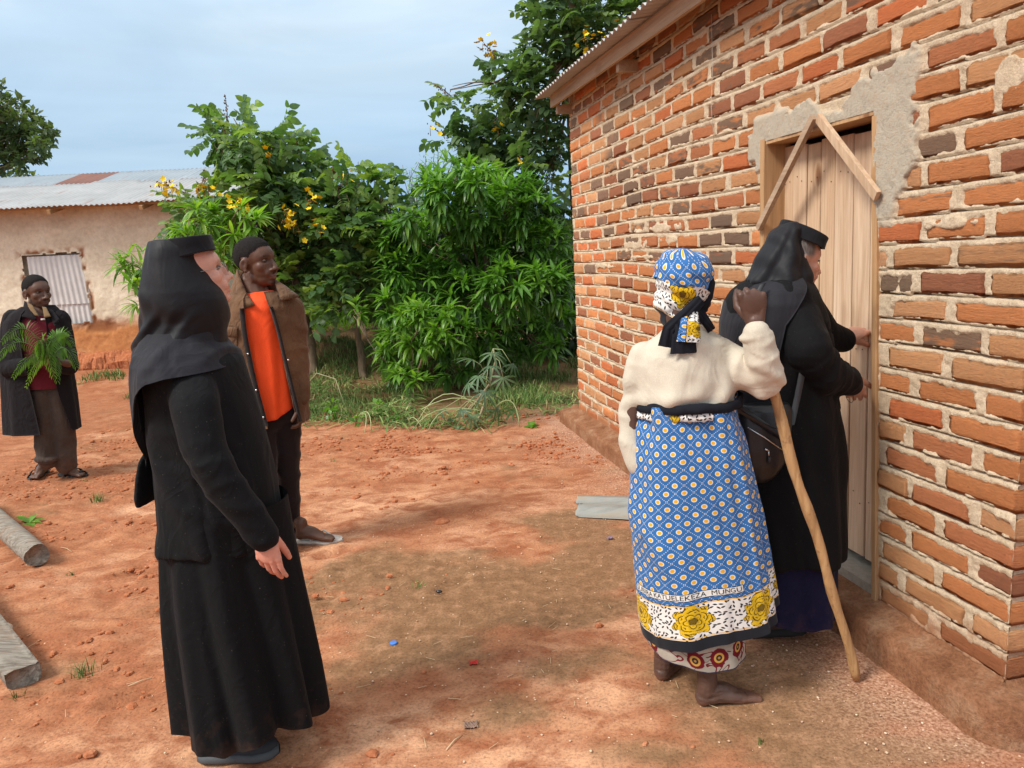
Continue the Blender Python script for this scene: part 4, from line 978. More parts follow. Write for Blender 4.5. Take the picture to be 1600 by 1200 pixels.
# uprooted cassava: palmate leaves on long stalks
def palmate(rs, n=7, L=.15, W=.011):
    mb = MB()
    for k in range(n):
        a = (k-(n-1)/2)*(.62+rs.uniform(-.03, .03)); V, F = lance(L*(1-.10*abs(k-(n-1)/2)), W, .5, .3, 5); mb.add(V @ rotz(a).T, F)
    return np.concatenate(mb.V), np.concatenate(mb.F)
m_stalk, t, b = mat('pale_stalk', .6, .3); b.inputs['Base Color'].default_value = (.36, .42, .20, 1)
m_stem, t, b = mat('grey_green_stem', .7, .3); b.inputs['Base Color'].default_value = (.33, .27, .17, 1)
cb = gp(742, 668); rs = np.random.RandomState(8)
csv = empty('cassava_plant', cb, 'wilting cassava plant with long finger-like leaves in front of the mango tree', 'plant')
YC = cb[1]
mb = MB(); stem = [cb, at(752, 645, YC), at(760, 622, YC+.05)]; mb.tube(stem, [.016, .013, .010], 8)
stem2 = [at(735, 640, YC+.3), at(765, 600, YC+.3), at(775, 560, YC+.3), at(770, 545, YC+.3)]; mb.tube(stem2, [.012, .010, .008, .006], 8); mb.build('stem', m_stem, csv, cb)
tips = [(738, 562, .2), (770, 552, .1), (800, 570, .2), (748, 588, 0), (786, 590, .15), (758, 612, -.1), (733, 600, .1), (775, 640, 0), (738, 650, -.1), (712, 668, -.05), (690, 640, .1), (790, 660, .1), (768, 572, -.2), (722, 640, -.15), (800, 640, .2), (700, 655, .2)]
for i, (x, y, dy) in enumerate(tips):
    p = at(x, y, YC+dy); s = np.array(stem2[1 + i % 3]) if i < 7 or i == 12 else np.array(stem[2]); mid = (s+p)/2+np.array((0, 0, .07))
    mb = MB(); mb.tube([s, mid, p], [.0035, .003, .0025], 5); mb.build('stalk', m_stalk, csv, cb)
    V, F = palmate(rs, 7, rs.uniform(.13, .19)); d = (p-mid); d /= np.linalg.norm(d); d += rs.normal(0, .25, 3)+np.array((0, -.25, -.35)); V = V @ frame(d).T
    me = mesh_np('leaf', V+p-cb, F); o = link('leaf', me, M_CSV[0], csv)
for (x0, y0, xm, ym, x1, y1) in [(760, 650, 700, 615, 652, 660), (765, 640, 715, 622, 658, 640), (765, 645, 690, 640, 645, 672), (775, 635, 800, 628, 812, 668), (755, 655, 700, 640, 668, 676), (560, 650, 575, 645, 580, 672), (565, 648, 572, 650, 570, 676), (640, 655, 650, 655, 665, 678)]:
    a, m_, e = at(x0, y0, YC), at(xm, ym, YC), at(x1, y1, YC-.1); tt = np.linspace(0, 1, 8)[:, None]; mb = MB(); mb.tube((1-tt)**2*a+2*tt*(1-tt)*(2*m_-(a+e)/2)+tt**2*e, [.005]*8, 5); mb.build('wilted_stalk', m_stalk, csv, cb)
# bent dry stalk and bare stems
m_dry, t, b = mat('dry_stalk', .8, .2); b.inputs['Base Color'].default_value = (.52, .44, .27, 1)
db = gp(540, 640); mb = MB(); mb.tube([at(480, 600, 8.4), at(495, 583, 8.4), at(524, 592, 8.3), at(540, 637, 8.2)], [.006, .005, .005, .004], 5)
o = mb.build('bent_stalk', m_dry, None, db, loc=db); tag(o, 'pale dry bent stalk standing out of the cut weeds below the slanting trunk', 'stalk')

# small weeds on the bare earth
wl = [((520, 725), .06, 'small grass tuft on bare red earth just right of the man in the orange shirt'), ((655, 918), .05, 'tiny faint grass tuft in the middle of the darker brown earth'), ((45, 818), .10, 'weed with broad blades right beside the upper wooden post'),
      ((110, 900), .05, 'tiny bright green sprout on loose clods between the upper post and the nun'), ((135, 1055), .09, 'spindly weed right of the lower split post'), ((28, 1088), .05, 'short sprout at the foot of the lower split post'), ((133, 755), .05, 'small sprout in front of the sandals of the man holding leaves'),
      ((1190, 1160), .03, 'tiny sprout on the earth at the bottom, below the barefoot woman'), ((1410, 1062), .03, 'tiny green sprout in the grit near the brick plinth'), ((155, 785), .08, 'thin weed on bare earth between the leaf-holding man and the nun'), ((830, 668), .10, 'low broad-leaved weed near the far end of the brick wall'), ((200, 625), .16, 'grass clump at the foot of the mud house wall')]
for i, ((x, y), h, lab) in enumerate(wl):
    p = gp(x, y); p[2] = gz(p[0], p[1])-.004; rs = np.random.RandomState(60+i)
    if 'broad' in lab:
        mb = MB()
        for k in range(9):
            V, F = oval(h*.9, h*.22, .4, .2); a = rs.uniform(0, 6.3); mb.add(V @ rotx(rs.uniform(.1, .9)).T @ rotz(a).T, F)
        me = mb.mesh('weed'); me.materials.append(M_MANY[0])
        o = link('weed', me, None)
    else:
        n = 14 if h < .07 else 40; pts = [(rs.normal(0, h*.25), rs.normal(0, h*.25), 0) for _ in range(n)]; V, F, C = blades(pts, rs.uniform(.5, 1.2, n)*h, rs, .0022, 1.1); me = mesh_np('weed', V, F); vcol(me, C*.8); o = link('weed', me, m_grass)
    o.location = p; tag(o, lab, 'weed', 'weeds sprouting on the bare earth')
# ------------------------------------------------------------------ people: helpers
def nrm(v): v = np.array(v, float); return v/np.linalg.norm(v)
def capsule(mb, p, q, r0, r1, seg=12, sq=1.0):
    p, q = np.array(p, float), np.array(q, float); L = np.linalg.norm(q-p)
    if L < 1e-5: mb.ell(p, (r0,)*3, None, seg, seg//2+1); return
    mb.tube([p, p*.67+q*.33, p*.33+q*.67, q], [r0, r0*.67+r1*.33, r0*.33+r1*.67, r1], seg, True); mb.ell(p, (r0,)*3, None, seg, 7); mb.ell(q, (r1,)*3, None, seg, 7)
def chain(mb, pts, rad, seg=12):
    for i in range(len(pts)-1): capsule(mb, pts[i], pts[i+1], rad[i], rad[i+1], seg)
def organic(mb, voxel, smooth=5):
    """union of the collected shapes as one smooth skin; returns V, N, F"""
    me = mb.mesh('tmp'); o = bpy.data.objects.new('tmp', me); COL.objects.link(o)
    r = o.modifiers.new('r', 'REMESH'); r.mode = 'VOXEL'; r.voxel_size = voxel
    if smooth: s = o.modifiers.new('s', 'SMOOTH'); s.factor = .5; s.iterations = smooth
    bpy.context.view_layer.update(); dg = bpy.context.evaluated_depsgraph_get()
    m2 = bpy.data.meshes.new_from_object(o.evaluated_get(dg))
    n = len(m2.vertices); V = np.empty(n*3, np.float32); m2.vertices.foreach_get('co', V); V = V.reshape(-1, 3).astype(float)
    nl = len(m2.loops); L = np.empty(nl, np.int32); m2.loops.foreach_get('vertex_index', L)
    F = L.reshape(-1, 4) if nl == 4*len(m2.polygons) else np.array([list(p.vertices)[:4] if len(p.vertices) >= 4 else list(p.vertices)+[p.vertices[-1]] for p in m2.polygons])
    bpy.data.objects.remove(o); bpy.data.meshes.remove(me); bpy.data.meshes.remove(m2)
    return V, normals(V, F), F
def normals(V, F):
    a = V[F[:, 2]]-V[F[:, 0]]; b_ = V[F[:, 3]]-V[F[:, 1]]; fn = np.cross(a, b_); N = np.zeros_like(V)
    for k in range(4):
        for c in range(3): N[:, c] += np.bincount(F[:, k], fn[:, c], len(V))
    return N/(np.linalg.norm(N, axis=1)[:, None]+1e-12)
def sub_mesh(V, F, keep):
    fk = keep[F].all(1); F2 = F[fk]; u, inv = np.unique(F2, return_inverse=True); return V[u], inv.reshape(-1, 4), u
def hframe(az, pitch=0.0, roll=0.0):
    """head frame: forward at azimuth az (deg, from +Y towards +X), chin lifted by pitch"""
    f = np.array([sin(radians(az)), cos(radians(az)), 0]); r = np.array([f[1], -f[0], 0]); u = np.array([0, 0, 1.0]); p = radians(pitch)
    f2 = f*cos(p)+u*sin(p); u2 = u*cos(p)-f*sin(p); q = radians(roll); r2 = r*cos(q)+u2*sin(q); u3 = u2*cos(q)-r*sin(q); return np.stack([r2, f2, u3], 1)
class Head:
    def __init__(s, c, R, sc=1.0, nose=1.0, lips=1.0, jaw=1.0, fem=0.0, age=0.0): s.c = np.array(c, float); s.R = R; s.s = sc; s.nose = nose; s.lips = lips; s.jaw = jaw; s.age = age
    def w(s, p): return s.c+s.R @ (np.array(p, float)*s.s)
    def l(s, V): return ((V-s.c) @ s.R)/s.s
    def E(s, mb, p, r, rot=None): mb.ell(s.w(p), np.array(r)*s.s, s.R if rot is None else s.R @ rot, 20, 14)
    def Cp(s, mb, p, q, a, b_): capsule(mb, s.w(p), s.w(q), a*s.s, b_*s.s, 10)
    def add(s, mb, neck=True):
        s.E(mb, (0, -.012, .030), (.074, .095, .084)); s.E(mb, (0, .030, .020), (.064, .062, .062)); s.E(mb, (0, .032, -.030), (.058, .056, .075))
        s.E(mb, (0, .030, -.078), (.046*s.jaw, .050, .038)); s.E(mb, (0, .068, -.098), (.021, .018, .017)); s.E(mb, (-.030, .010, -.072), (.022*s.jaw, .035, .025)); s.E(mb, (.030, .010, -.072), (.022*s.jaw, .035, .025))
        n = s.nose
        s.Cp(mb, (0, .084, .006), (0, .104, -.034), .0075, .0105*n); s.E(mb, (0, .105, -.039), (.0125*n, .0125, .0100))
        for x in (-1, 1):
            s.E(mb, (x*.0125*n, .094, -.042), (.0090*n, .0115, .0085)); s.E(mb, (x*.040, .050, -.026), (.021, .024, .026)); s.Cp(mb, (x*.012, .083, .020), (x*.042, .068, .020), .0095, .0085)
            s.E(mb, (x*.020, .072, -.055), (.020, .018, .020))
            R_ = rotx(-.25) @ rotz(x*.35); s.E(mb, (x*.076, -.012, -.012), (.0085, .020, .030), R_); s.E(mb, (x*.074, -.006, -.040), (.007, .009, .011), R_)
        s.E(mb, (0, .080, -.068), (.026, .013*s.lips, .0080*s.lips)); s.E(mb, (0, .079, -.0795), (.022, .013*s.lips, .0085*s.lips)); s.E(mb, (0, .066, -.064), (.030, .018, .022))
        if neck: s.Cp(mb, (0, -.015, -.060), (0, -.045, -.170), .050, .055)
    def post(s, V, N):
        L = s.l(V); D = np.zeros(len(V))
        def g(p, r, a):
            q = ((L-np.array(p))/np.array(r)); return a*np.exp(-(q**2).sum(1))
        for x in (-1, 1):
            D += g((x*.031, .088, .001), (.017, .03, .0105), -.0105); D += g((x*.031, .086, -.012), (.016, .03, .006), .0015)
            D += g((x*.080, -.006, -.008), (.02, .0085, .013), -.007); D += g((x*.0085, .108, -.050), (.0045, .008, .004), -.004); D += g((x*.056, .05, -.058), (.018, .03, .022), -.002*(1+2*s.age))
            D += g((x*.024, .09, -.052), (.005, .02, .014), -.0022*(1+s.age))
        D += g((0, .098, -.0735), (.024, .02, .0018), -.0045); D += g((0, .095, -.0585), (.004, .01, .006), -.0018); D += g((0, .09, -.090), (.016, .02, .005), -.003)
        return V + N*D[:, None]*s.s
    def tint(s, V, C, lip, dark, brow=.5, stub=0.0):
        L = s.l(V)
        def g(p, r): return np.exp(-(((L-np.array(p))/np.array(r))**2).sum(1)**2)
        m = np.maximum(g((0, .095, -.068), (.023, .03, .0065)), g((0, .093, -.080), (.020, .03, .0070)))
        C[:] = C*(1-m[:, None])+np.array(lip)*m[:, None]
        for x in (-1, 1):
            b_ = g((x*.030, .088, .021-.0), (.019, .03, .0042))*brow; C[:] = C*(1-b_[:, None])+np.array(dark)*b_[:, None]
            e = g((x*.031, .085, .001), (.0155, .03, .0065))*.55; C[:] = C*(1-e[:, None])+np.array(dark)*e[:, None]
        if stub:
            q = (g((0, .095, -.057), (.026, .03, .006))+g((0, .08, -.10), (.022, .04, .012)))*stub; q = np.clip(q, 0, 1); C[:] = C*(1-q[:, None])+np.array(dark)*q[:, None]
    def eyes(s, root, base, open_=.6):
        for x in (-1, 1):
            mb = MB(); mb.ell((0, 0, 0), (.0118, .0118, .0118*open_), None, 14, 10); V = mb.V[0]; F = mb.F
            d = V/np.linalg.norm(V, axis=1)[:, None]; c = np.where((d[:, 1] > .86)[:, None], [.014, .009, .007], [.11, .085, .07])
            me = mesh_np('eye', s.w((x*.031, .0700, .001))+(V*s.s) @ s.R.T-base, F); vcol(me, c); link('eye', me, m_eye, root)
    def hair(s, V, N, F, root, base, m, line=.066, thick=.006):
        L = s.l(V); y, z = L[:, 1], L[:, 2]; x = np.abs(L[:, 0])
        lim = np.interp(y, [-.2, -.06, -.035, -.02, .0, .012, .03, .05, .075, .12], [-.075, -.060, -.02, .018, .012, .015, .036, .056, line-.008, line]) - .010*sst(.04, .06, x)*sst(.03, .05, y)
        k = (z > lim) & (np.linalg.norm(L-np.array([0, 0, .03]), axis=1) < .135) & ~((x > .071) & (z < .022) & (y > -.04))
        V2, F2, u = sub_mesh(V, F, k); m_ = np.clip((z[u]-lim[u])/.022, 0, 1); nn = fb3(V2, 260, 2)
        V3 = V2+N[u]*(s.s*(.0004+m_*thick)+.0022*nn*m_)[:, None]; link('hair', mesh_np('hair', V3-base, F2), m, root)
def hand(mb, w, Z, Y, side=1, flex=None, s=1.0, thumb=(.75, .35, .65), tflex=.5, splay=.06, arm=None, arm_r=.03):
    """w wrist, Z along the hand, Y the way the palm faces; side=+1: thumb along Y x Z"""
    Z = nrm(Z); Y = np.array(Y, float); Y = nrm(Y-Y.dot(Z)*Z); X = np.cross(Y, Z)*side; w = np.array(w, float)
    P = lambda x, y, z: w+(X*x+Y*y+Z*z)*s
    flex = flex or [(.35, .45, .3)]*4
    kn = [(.031, .086), (.0105, .091), (-.0105, .086), (-.030, .076)]; ln = [.074, .082, .076, .060]; rr = [.0090, .0093, .0088, .0076]
    for (kx, kz), L, r, (a1, a2, a3), k in zip(kn, ln, rr, flex, range(4)):
        chain(mb, [P(kx*.45, 0, .0), P(kx*.8, .0, kz*.55), P(kx, -.001, kz)], [.0145*s, .0125*s, .0112*s], 10)
        a = 0; p = np.array([kx, -.001, kz]); pts = [P(*p)]; rad = [r*1.10*s]; sp = (1.3-k)*splay
        for q, (da, f) in enumerate(((a1, .44), (a2, .31), (a3, .25))):
            a += da; p = p+np.array([sin(sp)*cos(a), sin(a), cos(a)*cos(sp)])*L*f; pts.append(P(*p)); rad.append(r*(1-.09*(q+1))*s)
        chain(mb, pts, rad, 10)
    mb.ell(P(0, .005, .050), np.array((.036, .0155, .044))*s, np.stack([X, Y, Z], 1), 14, 10); mb.ell(P(0, -.004, .058), np.array((.040, .0125, .040))*s, np.stack([X, Y, Z], 1), 14, 10)
    t = nrm(thumb); t2 = nrm(t+np.array([-tflex*.6, tflex*.5, tflex*.5])); p0 = np.array([.022, .010, .022]); p1 = p0+t*.040; p2 = p1+t2*.032; p3 = p2+nrm(t2+np.array([-tflex*.3, tflex*.2, .1]))*.026
    chain(mb, [P(*p0), P(*p1), P(*p2), P(*p3)], [.0155*s, .0120*s, .0105*s, .0085*s], 10)
    if arm is not None: chain(mb, [w+Z*.004, w*.5+np.array(arm)*.5, arm], [.0235*s, arm_r*.95, arm_r], 12)
def foot(mb, heel, d, s=1.0, side=1, ankle=None, toes=True):
    """bare foot: heel point on the ground, toes along d, side=+1: big toe to the left of d"""
    d = nrm((d[0], d[1], 0)); x = np.array([-d[1], d[0], 0])*side; u = np.array([0, 0, 1.0]); h = np.array(heel, float)
    P = lambda a, b_, c: h+(d*a+x*b_+u*c)*s
    mb.ell(P(.030, 0, .032), np.array((.030, .030, .032))*s, None, 14, 10)
    chain(mb, [P(.035, -.004, .030), P(.10, -.016, .022), P(.165, -.026, .014)], [.028*s, .022*s, .016*s]); chain(mb, [P(.035, .004, .036), P(.10, .012, .036), P(.175, .024, .017)], [.030*s, .027*s, .0195*s]); chain(mb, [P(.045, 0, .058), P(.105, 0, .046), P(.165, 0, .022)], [.036*s, .033*s, .022*s])
    for k, (b_, L, r) in enumerate(((.026, .235, .0135), (.007, .238, .0095), (-.007, .230, .0090), (-.020, .220, .0086), (-.032, .206, .0082))): chain(mb, [P(.165, b_*.95, .015), P(L-.022, b_*1.1, .014), P(L-.004, b_*1.15, .0095)], [r*1.25*s, r*1.12*s, r*1.05*s], 10)
    if ankle is not None: chain(mb, [P(.042, 0, .055), P(.045, 0, .10), ankle], [.036*s, .035*s, .043*s])
def shoe(root, base, heel, d, m_up, m_sole, L=.27, wd=.048, hgt=.075, name='shoe', sole=.026):
    d = nrm((d[0], d[1], 0)); x = np.array([-d[1], d[0], 0]); u = np.array([0, 0, 1.0]); h = np.array(heel, float)
    aa = np.linspace(0, 1, 15); w_ = wd*np.interp(aa, [0, .05, .25, .5, .72, .9, .97, 1], [.35, .62, .78, .80, 1.0, .82, .5, .12]); hh = hgt*np.interp(aa, [0, .1, .3, .5, .7, .9, 1], [.9, 1.05, 1.05, .85, .62, .45, .25])
    def ring(sc, z0, zt):
        V = []
        for i, a in enumerate(aa):
            for th in np.linspace(0, pi, 9): V.append(h+d*a*L+x*cos(th)*w_[i]*sc+u*(z0+(zt[i]-z0)*sin(th)**.7))
        return np.array(V)
    id_ = np.arange(15*9).reshape(15, 9); F = np.stack([id_[:-1, :-1], id_[:-1, 1:], id_[1:, 1:], id_[1:, :-1]], -1).reshape(-1, 4)
    r_ = empty(name, (0, 0, 0)); r_.parent = root
    mb = MB(); mb.add(ring(1.0, sole, sole+hh), F); mb.build('upper', m_up, r_, base)
    mb = MB(); V = []
    for i, a in enumerate(aa):
        for (sx, z) in ((-1.0, 0.004), (-1.10, .010), (-1.08, sole+.006), (1.08, sole+.006), (1.10, .010), (1.0, .004)): V.append(h+d*(a*L*1.03-.004)+x*sx*w_[i]*1.02+u*z)
    id_ = np.arange(15*6).reshape(15, 6); F = np.stack([id_[:-1], np.roll(id_, -1, 1)[:-1], np.roll(id_, -1, 1)[1:], id_[1:]], -1).reshape(-1, 4); mb.add(np.array(V), F); mb.build('sole', m_sole, r_, base)
    return r_
# garments measured as rings: (y, x left, x right, Y depth, half depth) in photograph positions
class Rings:
    def __init__(s, rows, Y=None, ry=None):
        R_ = []
        for r in rows:
            y, xl, xr = r[:3]; Yc = r[3] if len(r) > 3 else Y; q = r[4] if len(r) > 4 else ry
            c = at((xl+xr)/2, y, Yc); dep = W2.T[2] @ (c-CC); R_.append((c[2], c[0], c[1], (xr-xl)/2/FPX*dep, q))
        R_ = np.array(sorted(R_)); s.z = R_[:, 0]; s.R = R_
    def at(s, z): return [np.interp(z, s.z, s.R[:, k]) for k in (1, 2, 3, 4)]
    def point(s, th, z, sup=1.0, off=0.0):
        cx_, cy_, rx, ry_ = s.at(z); c, sn = np.cos(th), np.sin(th)
        if sup != 1.0: c = np.sign(c)*np.abs(c)**sup; sn = np.sign(sn)*np.abs(sn)**sup
        return np.stack([cx_+(rx+off)*c, cy_+(ry_+off)*sn, z+0*th], -1)
def smooth_rows(Z, k=2):
    return Z
def loft(rings, ztop, zbot, nth=120, nt=80, fold=None, sup=1.0, tmap=None):
    """surface around the rings; ztop/zbot numbers or functions of theta; fold(th, t, z) -> radial offset"""
    th = np.linspace(-pi*1.5, pi*.5, nth, endpoint=False) if True else None; t_ = np.linspace(0, 1, nt); TH, T = np.meshgrid(th, t_, indexing='ij')
    zt = ztop(TH) if callable(ztop) else ztop; zb = zbot(TH) if callable(zbot) else zbot
    Zz = zt+(zb-zt)*T; off = fold(TH, T, Zz) if fold is not None else 0*TH
    P = rings.point(TH, Zz, sup, off)
    if tmap is not None: P = tmap(P, TH, T)
    id_ = np.arange(nth*nt).reshape(nth, nt); nx_ = np.roll(id_, -1, 0)
    F = np.stack([id_[:, :-1], id_[:, 1:], nx_[:, 1:], nx_[:, :-1]], -1).reshape(-1, 4)
    return P, F, TH, T
def closed(mb, P, F):
    nth, nt = P.shape[:2]; V = P.reshape(-1, 3); a = P[:, 0].mean(0); b_ = P[:, -1].mean(0); n = len(V); i = np.arange(nth)*nt
    mb.add(np.concatenate([V, [a, b_]]), [F, np.stack([np.full(nth, n), i, np.roll(i, -1)], 1), np.stack([np.full(nth, n+1), np.roll(i, -1)+nt-1, i+nt-1], 1)])
def thick(V, F, N, d): return V
def folds(defs, noise_amp=0.0, nf=3.0, seed=0, vs=1.2):
    """defs: (theta_top, theta_bot, width, amp_top, amp_bot) in degrees / metres"""
    def f(TH, T, Z):
        o = 0*TH
        for (a, b_, w_, A, B) in defs:
            c = radians(a)+(radians(b_)-radians(a))*T; dd = np.angle(np.exp(1j*(TH-c))); o = o+(A+(B-A)*T)*np.exp(-(dd/radians(w_))**2)
        if noise_amp:
            q = fb2(np.cos(TH)*nf+seed, np.sin(TH)*nf+Z*vs*.5+seed*1.7, 3, seed % 8)*2; o = o+noise_amp*q
        return o
    return f
def wrinkle(V, N, amp, sx, sy, sz, seed=0, ridge=True, mask=None):
    P = V*np.array([sx, sy, sz])+seed*3.7; q = fb3(P, 1.0, 3)*2
    q = (1-np.abs(q)*2.2) if ridge else q
    return V+N*(amp*q*(1 if mask is None else mask))[:, None]
def bands(V, N, p, q, amp, freq, width=.12, seed=0, side=None):
    """creases across a limb between p and q, strongest at the middle"""
    p, q = np.array(p, float), np.array(q, float); ax = q-p; L = np.linalg.norm(ax); ax /= L; s = (V-p) @ ax; rad = np.linalg.norm((V-p)-s[:, None]*ax, axis=1)
    m = np.exp(-((s-L/2)/(L*.5))**4)*(rad < width)
    if side is not None: m = m*np.clip(.35+.65*((V-p-s[:, None]*ax) @ nrm(side))/(rad+1e-6), 0, 1)
    w_ = fb3(V*np.array([1, 1, 1])*6+seed, 1, 3)*2.2
    return V+N*(amp*m*(1-2*np.abs(np.sin(s*freq+w_*2.2+seed))))[:, None]
def creases(V, N, k, freq, amp, warp=6.0, wf=2.5, seed=0, sharp=3.0, mask=None):
    """narrow raised folds of cloth running across the scalar k"""
    w_ = fb3(V+seed*1.3, wf, 3)*warp; q = (.5+.5*np.cos(k*freq+w_+seed))**sharp; g_ = np.clip(fb3(V+seed*2.1+5, 3.2, 2)*2.4+.55, 0, 1)
    return V+N*(amp*(q-.25)*g_*(1 if mask is None else mask))[:, None]
# cloth and skin materials
def cloth(name, col, rough=.85, sheen=.25, weave=420.0, bump=.18, var=.12, spec=.2, big=True, dust=0.0):
    m, t, b = mat(name, rough, spec); g = geo(t)
    n = t.noise(g, 5, 4, .6); w1 = t.noise(g, weave, 2, .5); n2 = t.noise(g, 18, 4, .6)
    c = t.mix(1.0, col, t.ramp(n, [(.3, (1-var,)*3), (.7, (1+var,)*3)]), 'MULTIPLY'); c = t.mix(1.0, c, t.ramp(w1, [(.3, (.86,)*3), (.7, (1.1,)*3)]), 'MULTIPLY')
    if dust:
        z = t.new('ShaderNodeSeparateXYZ', i_0=t.new('ShaderNodeNewGeometry').outputs['Position']).outputs[2]
        dm = t.ramp(t.math('ADD', z, t.math('MULTIPLY', t.math('SUBTRACT', n2, .5), .5)), [(.04, (dust,)*3), (.20, (0, 0, 0))]); c = t.mix(dm, c, (.26, .12, .06))
        lint = t.ramp(t.noise(g, 230, 1, .5), [(.74, (0, 0, 0)), (.80, (.25, .25, .25))]); c = t.mix(lint, c, (.30, .26, .22))
    t.l.new(c, b.inputs['Base Color'])
    b.inputs['Sheen Weight'].default_value = sheen; b.inputs['Sheen Roughness'].default_value = .45
    rw = t.noise(t.mapping(g, (1, 1, .7), (.4, .5, 0)), 8.5, 2, .5, 1.6); rw = t.math('SUBTRACT', 1.0, t.math('MULTIPLY', t.math('ABSOLUTE', t.math('SUBTRACT', rw, .5)), 5.0), clamp=True); h = t.math('ADD', t.math('ADD', t.math('MULTIPLY', w1, .15), t.math('MULTIPLY', n2, .7 if big else .2)), t.math('MULTIPLY', rw, .8)); t.l.new(t.bump(h, bump*1.6, .008), b.inputs['Normal']); return m
m_black = cloth('black_wool', (.0055, .0055, .0065), .85, .02, spec=.15, dust=.10); m_black2 = cloth('black_coat_cloth', (.0055, .0055, .0065), .85, .03, spec=.18, dust=.04); m_veil = cloth('black_veil_cloth', (.0060, .0058, .0080), .62, .05, bump=.10, spec=.28); m_cape = cloth('charcoal_cape_cloth', (.016, .0155, .020), .75, .08, spec=.2)
m_hat = cloth('black_felt', (.0085, .0085, .0105), .9, .10); m_navy = cloth('navy_cloth', (.007, .0075, .036), .8, .05, dust=.10); m_cream = cloth('cream_knit', (.56, .50, .40), .92, .15, 500, .16, .08)
m_brownj = cloth('brown_canvas', (.135, .070, .036), .85, .1, 300, .45, .28); m_orange = cloth('orange_jersey', (.86, .080, .013), .6, .1, 500, .12, .04); m_trouser = cloth('black_trouser', (.012, .008, .009), .8, .15); m_coat = cloth('dark_overcoat', (.011, .0085, .010), .95, .03, 250, .3); m_maroon = cloth('maroon_knit', (.13, .012, .022), .9, .2); m_tan = cloth('tan_collar_cloth', (.20, .125, .060), .9, .1); m_greyb = cloth('grey_brown_trouser', (.070, .050, .040), .9, .1, 300, .3, .25, dust=.25); m_liner = cloth('dark_lining', (.016, .012, .011), .9, .1)
def plain(name, col, rough=.6, spec=.4, metal=0.0, bumpy=0.0):
    m, t, b = mat(name, rough, spec); n = t.noise(geo(t), 40, 4, .6); t.l.new(t.mix(1.0, col, t.ramp(n, [(.3, (.88,)*3), (.7, (1.1,)*3)]), 'MULTIPLY'), b.inputs['Base Color']); b.inputs['Metallic'].default_value = metal
    if bumpy: t.l.new(t.bump(n, bumpy, .004), b.inputs['Normal'])
    return m
m_sneak = plain('dark_grey_sneaker', (.030, .033, .038), .8, .3, 0, .3); m_sole = plain('grey_sole', (.075, .082, .088), .75); m_brshoe = plain('brown_leather', (.060, .028, .018), .45, .5); m_dksole = plain('dark_sole', (.035, .032, .030), .8); m_rubber = plain('dark_rubber', (.030, .028, .026), .7); m_white_rub = plain('dusty_white_rubber', (.55, .50, .44), .8); m_leather = plain('black_leather', (.010, .010, .011), .38, .5, 0, .25); m_strap = plain('grey_strap', (.045, .047, .052), .7); m_metal = plain('zip_metal', (.6, .6, .6), .25, .5, 1.0)
m_eye, t, b = mat('eyeball', .55, .25); t.l.new(vc_node(t), b.inputs['Base Color'])
m_hair, t, b = mat('short_black_hair', .95, .1); g = geo(t); n = t.noise(g, 380, 2, .6); t.l.new(t.ramp(n, [(.35, (.006, .005, .005)), (.7, (.036, .031, .029))]), b.inputs['Base Color']); t.l.new(t.bump(n, .9, .003), b.inputs['Normal'])
m_ghair, t, b = mat('grey_hair', .6, .3); t.l.new(t.ramp(t.noise(t.mapping(geo(t), (300, 60, 60)), 1, 3), [(.35, (.07, .06, .055)), (.65, (.28, .25, .23))]), b.inputs['Base Color'])
def skin(name, rough=.5, sss=.08, pore=.25):
    m, t, b = mat(name, rough, .35); g = geo(t); c = vc_node(t); n = t.noise(g, 26, 5, .65); n2 = t.noise(g, 190, 3, .6)
    c = t.mix(1.0, c, t.ramp(n, [(.3, (.86, .84, .83)), (.7, (1.10, 1.08, 1.07))]), 'MULTIPLY'); t.l.new(c, b.inputs['Base Color'])
    b.inputs['Subsurface Weight'].default_value = sss; b.inputs['Subsurface Radius'].default_value = (.012, .005, .003); b.inputs['Subsurface Scale'].default_value = 1.0
    t.l.new(t.bump(t.math('ADD', t.math('MULTIPLY', n2, .4), t.math('MULTIPLY', n, .5)), pore, .003), b.inputs['Normal']); return m
m_skd = skin('dark_skin', .46, .02, .35); m_skl = skin('fair_skin', .5, .10, .2)
def body_mesh(root, base, parts, m, colour, shade=None, name='body'):
    """parts: list of (V, F) put in one mesh"""
    n = 0; Vs, Fs = [], []
    for V, F in parts: Vs.append(V); Fs.append(F+n); n += len(V)
    V = np.concatenate(Vs); C = np.tile(np.array(colour, float), (len(V), 1))
    if shade: shade(V, C)
    me = mesh_np(name, V-base, np.concatenate(Fs)); vcol(me, C); return link(name, me, m, root)
def garment(root, base, name, mb, m, voxel=.008, smooth=4, post=None):
    V, N, F = organic(mb, voxel, smooth)
    if post is not None: V = post(V, N)
    return link(name, mesh_np(name, V-base, F), m, root)
def hidden_body(mb, hip, chest, neck, feet, sh, r=.09):
    """trunk and legs under the clothes"""
    chain(mb, [hip, (np.array(hip)+chest)/2, chest, neck], [r*1.1, r, r*1.1, .05])
    for f in feet: chain(mb, [np.array(hip)+(np.array(f)-hip)*.05, np.array(hip)*.45+np.array(f)*.55, f], [.06, .034, .030])
    for s_ in sh: chain(mb, s_, [.036, .032, .030][:len(s_)])
